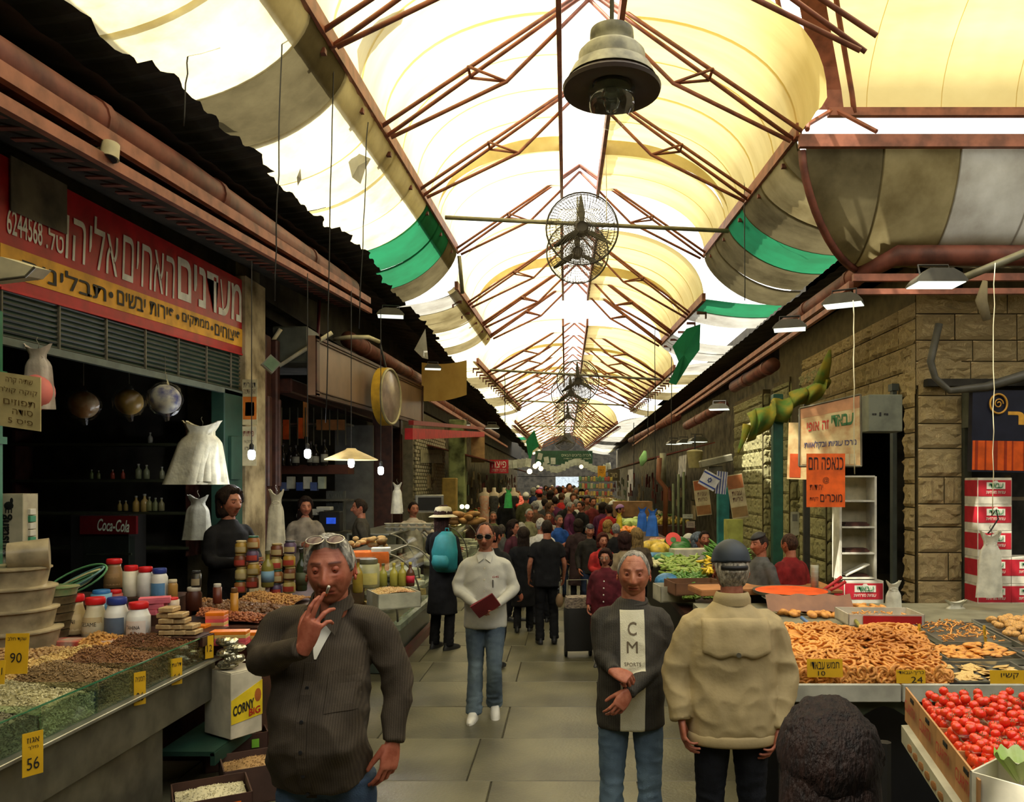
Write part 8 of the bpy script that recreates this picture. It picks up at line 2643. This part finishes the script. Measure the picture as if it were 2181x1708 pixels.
part('frame', G().tube([(-.12, .1, .07), (-.12, .12, .9), (.12, .12, .9), (.12, .1, .07)], .012, 6), K['dull steel'], t, smooth=True)
A_ = [('bearded man with a skullcap, dark jacket and open white shirt', 1256, 1118, 12, .2, (.02, .018, .015), NV, GY, 'crop', dict(hat=cap_hat((.02, .02, .03), 'kippah'), face=dict(stubble=(.9, .9, .9)))),
 ('woman in a red cardigan and glasses, shoulder bag held to her chest', 1283, 1138, 10.6, .3, (.30, .02, .018), BK, (.06, .015, .01), 'bob', dict(hold=1)),
 ('woman seen from behind with short dark hair and leopard-print top', 1330, 1136, 9.6, PI, (.22, .17, .10), BK, (.03, .012, .008), 'bob', {}),
 ('woman with long fair hair seen from behind by the vegetable stall', 1357, 1128, 10.6, PI + .3, (.08, .06, .04), BK, (.20, .13, .05), 'long', {}),
 ('grey-haired man in a dark coat seen from behind near the vegetable stall', 1312, 1116, 12.6, PI, (.012, .012, .014), BK, (.24, .23, .21), 'short', {}),
 ('fair-haired woman glimpsed beyond the grey-haired man', 1294, 1110, 13.6, 2.4, (.2, .15, .08), BK, (.28, .17, .05), 'bob', {}),
 ('man with white hair in an open khaki jacket and pale shirt', 1127, 1084, 14.5, .4, (.20, .19, .10), NV, GY, 'crop', dict(wide=1.1)),
 ('elderly man in olive with a hand raised to his cheek', 1050, 1090, 15, .2, (.10, .11, .05), BK, (.12, .09, .06), 'crop', dict(hold=1)),
 ('man in a bright blue jacket looking down at something in his hands', 1190, 1098, 14, .6, (.02, .07, .26), NV, (.10, .08, .06), 'short', dict(hold=1)),
 ('dark-haired woman in a burgundy top standing in profile', 1092, 1110, 11.5, 1.2, (.05, .012, .02), BK, (.015, .008, .006), 'long', {}),
 ('woman in a long black coat seen from behind, left of the black T-shirt man', 1115, 1126, 10.7, PI, BK, BK, (.02, .008, .006), 'long', dict(coat=.45)),
 ('woman in a pale patterned headscarf beside the burgundy profile woman', 1108, 1116, 12.8, 2.6, (.25, .23, .18), BK, (.3, .28, .24), 'bob', {}),
 ('ruddy man facing the viewer between the khaki and blue jackets', 1168, 1091, 15.2, 0, (.3, .28, .24), NV, (.05, .03, .02), 'crop', {}),
 ('man hidden behind the pale-shirted walker, only his dark hair and ear showing', 1052, 1122, 8.6, PI - .5, (.012, .012, .012), BK, (.015, .01, .008), 'short', {}),
 ('man in a long grey coat seen from behind, left of the burgundy profile woman', 1068, 1118, 13, PI + .3, (.07, .07, .065), BK, (.06, .05, .04), 'short', dict(coat=.5)),
 ('man in white under the black T-shirt man, mostly hidden', 1152, 1104, 11.4, PI, (.45, .44, .40), BK, (.4, .38, .34), 'crop', {}),
 ('woman in a dark flowered dress with a bright headband beyond the bearded man', 1232, 1108, 13.2, PI, (.035, .02, .02), BK, (.02, .01, .01), 'bob', dict(coat=.4)),
 ('young man in black raising a hand to his mouth', 1238, 1068, 17.5, -.8, BK, NV, (.02, .01, .01), 'short', dict(hold=1))]
for (lb_, u, vt, Y, rz, tp, bt, hr, kd, kw) in A_:
    walker(lb_, u, vt, Y, rz, tp, bt, hr, kd, **kw)
# shopper with sun hat and backpack
ps, HMs, js, Ss, _ = walker('shopper in black with a cream sun hat and turquoise backpack at the deli cases', 943, 1082, 9.6, PI - .5, BK, BK, (.03, .015, .01), 'long', hat=cap_hat((.46, .42, .28), 'sun'), coat=.45, wide=.95, J=dict(lw=(.10, -.30, 1.2), le=(.25, -.05, 1.2)))
q = thing('backpack', 'turquoise backpack on the back of the shopper in the sun hat', 'backpack', ps.location + Vector((.06, -.16, .98 * Ss)), -.5)
bm2 = cm((.015, .20, .23), .6, bump=.3, bscale=12)
part('bag', G().loft([(0, 0, 0, .12, .07), (0, -.01, .05, .16, .10), (0, -.02, .25, .17, .11), (0, 0, .42, .13, .09), (0, .02, .49, .06, .05)], 20, e=2.6), bm2, q, smooth=True)
part('front_pocket', G().loft([(0, -.09, .05, .11, .04), (0, -.10, .12, .13, .05), (0, -.09, .23, .11, .03)], 16, e=2.6), bm2, q, smooth=True)
part('top_loop', G().tube([(-.03, .03, .48), (-.02, .03, .53), (.02, .03, .53), (.03, .03, .48)], .008, 6), bm2, q, smooth=True)
# sellers behind the counters
for a in [('shopkeeper in black with dark hair, arms crossed, inside the nut shop', 488, 1042, 7.6, 1.1, BK, BK, (.02, .01, .008), 'bob', dict(hold=1)),
 ('saleswoman with long dark hair and glasses behind the second counter', 650, 1062, 11.2, .5, (.20, .17, .13), BK, (.015, .008, .006), 'long', dict(hold=1)),
 ('man in a dark suit facing the saleswoman', 768, 1064, 11.4, -1.3, (.045, .04, .03), BK, (.02, .012, .01), 'short', {}),
 ('deli saleswoman in a pale blouse reaching over the glass case', 880, 1070, 13.0, .6, (.42, .36, .28), BK, (.012, .008, .006), 'short', dict(J=dict(lw=(.28, -.50, 1.22), le=(.26, -.26, 1.2))))]:
    lb_, u, vt, Y, rz, tp, bt, hr, kd, kw = a
    walker(lb_, u, vt, Y, rz, tp, bt, hr, kd, **kw)
walker('stallholder in a grey zip sweater and black skullcap, facing left', 1620, 1137, 7.75, -1.2, (.085, .085, .08), BK, (.03, .02, .015), 'shave', hat=cap_hat(BK, 'kippah'), wide=1.05, belly=.04)
walker('stallholder in a red and black shirt seen from behind, leaning over the board', 1683, 1137, 7.7, PI + .5, (.16, .012, .012), BK, (.05, .025, .015), 'shave', J=dict(lw=(.22, -.30, 1.0)), wide=1.1)
walker('bearded dark-haired seller sitting by the turquoise post', 1500, 1132, 11.6, .1, (.05, .02, .02), BK, (.012, .008, .006), 'short', sit=True, face=dict(stubble=(.15, .1, .08)))
walker('seated person in a grey-blue hood beside the bearded seller', 1485, 1137, 12.3, .9, (.12, .15, .20), BK, (.12, .15, .20), 'curly', sit=True)
walker('seated old man in a white cap left of the hooded person', 1466, 1139, 13.2, .9, (.2, .2, .18), BK, (.4, .4, .36), 'crop', sit=True, hat=cap_hat((.5, .5, .45), 'knit'))
# dense far crowd
cl_ = [('black coat', (.012, .012, .012)), ('charcoal jacket', (.04, .04, .04)), ('brown jacket', (.09, .05, .03)), ('red sweater', (.34, .02, .02)), ('white shirt', (.5, .5, .46)), ('dark blue anorak', (.02, .03, .09)), ('plum jacket', (.09, .02, .06)), ('olive coat', (.08, .08, .04)), ('beige coat', (.28, .22, .13)), ('maroon cardigan', (.12, .02, .02))]
hd_ = [('bare dark head', None, (.02, .012, .01)), ('grey hair', None, (.25, .24, .22)), ('black hair', None, (.008, .006, .006)), ('white knit cap', (.5, .5, .46), (.2, .2, .18)), ('black hat', (.01, .01, .01), (.02, .01, .01)), ('brown hair', None, (.08, .04, .02)), ('striped purple hat', (.25, .12, .3), (.02, .01, .01))]
sp = [(1078, 1052, 20), (1120, 1050, 21), (1148, 1044, 22), (1160, 1062, 19), (1172, 1046, 24), (1182, 1058, 20), (1196, 1050, 22), (1208, 1060, 18.5), (1222, 1052, 21), (1228, 1064, 19.5), (1250, 1056, 20), (1262, 1060, 18.6), (1284, 1072, 17.5), (1297, 1076, 16.6), (1305, 1068, 18), (1320, 1076, 17.6),
      (1136, 1040, 29), (1152, 1038, 31), (1168, 1037, 33), (1180, 1039, 28), (1192, 1037, 34), (1204, 1038, 30), (1212, 1030, 27), (1216, 1037, 36), (1227, 1040, 29), (1238, 1042, 27), (1249, 1041, 31), (1146, 1035, 42), (1162, 1035, 45), (1176, 1034, 48), (1188, 1035, 41), (1199, 1034, 50), (1222, 1035, 44), (1234, 1036, 40), (1102, 1046, 25), (1140, 1068, 17.4), (1170, 1072, 17), (1214, 1070, 16.8)]
dn = ['near the mannequins', 'left of the walkway', 'mid-street', 'right of the walkway', 'by the right stalls']
seen_ = set()
for k, (u, v, Y) in enumerate(sp):
    a, b = cl_[(k * 7 + k // 5) % 10], hd_[(k * 3 + k // 4) % 7]
    if k == 2: b = ('red knit hat', (.45, .02, .03), (.02, .01, .01))
    if k == 22: a, b = cl_[4], hd_[0]
    lb_ = 'distant shopper in a %s with %s, %s' % (a[0], b[0], dn[min(4, max(0, int((u - 1070) / 50)))])
    while lb_ in seen_: lb_ = lb_.replace('distant', 'farther distant') if 'farther' not in lb_ else lb_ + ' again'
    seen_.add(lb_)
    walker(lb_, u, v, Y, R.choice([PI, PI + .4, PI - .5, 0, .4, 1.2]), a[1], BK if k % 3 else NV, b[2], 'short' if k % 4 else 'bob', hi=1 if Y < 19 else 0, hat=cap_hat(b[1], 'knit') if b[1] else None)
bpy.data.scenes.remove(TMP)
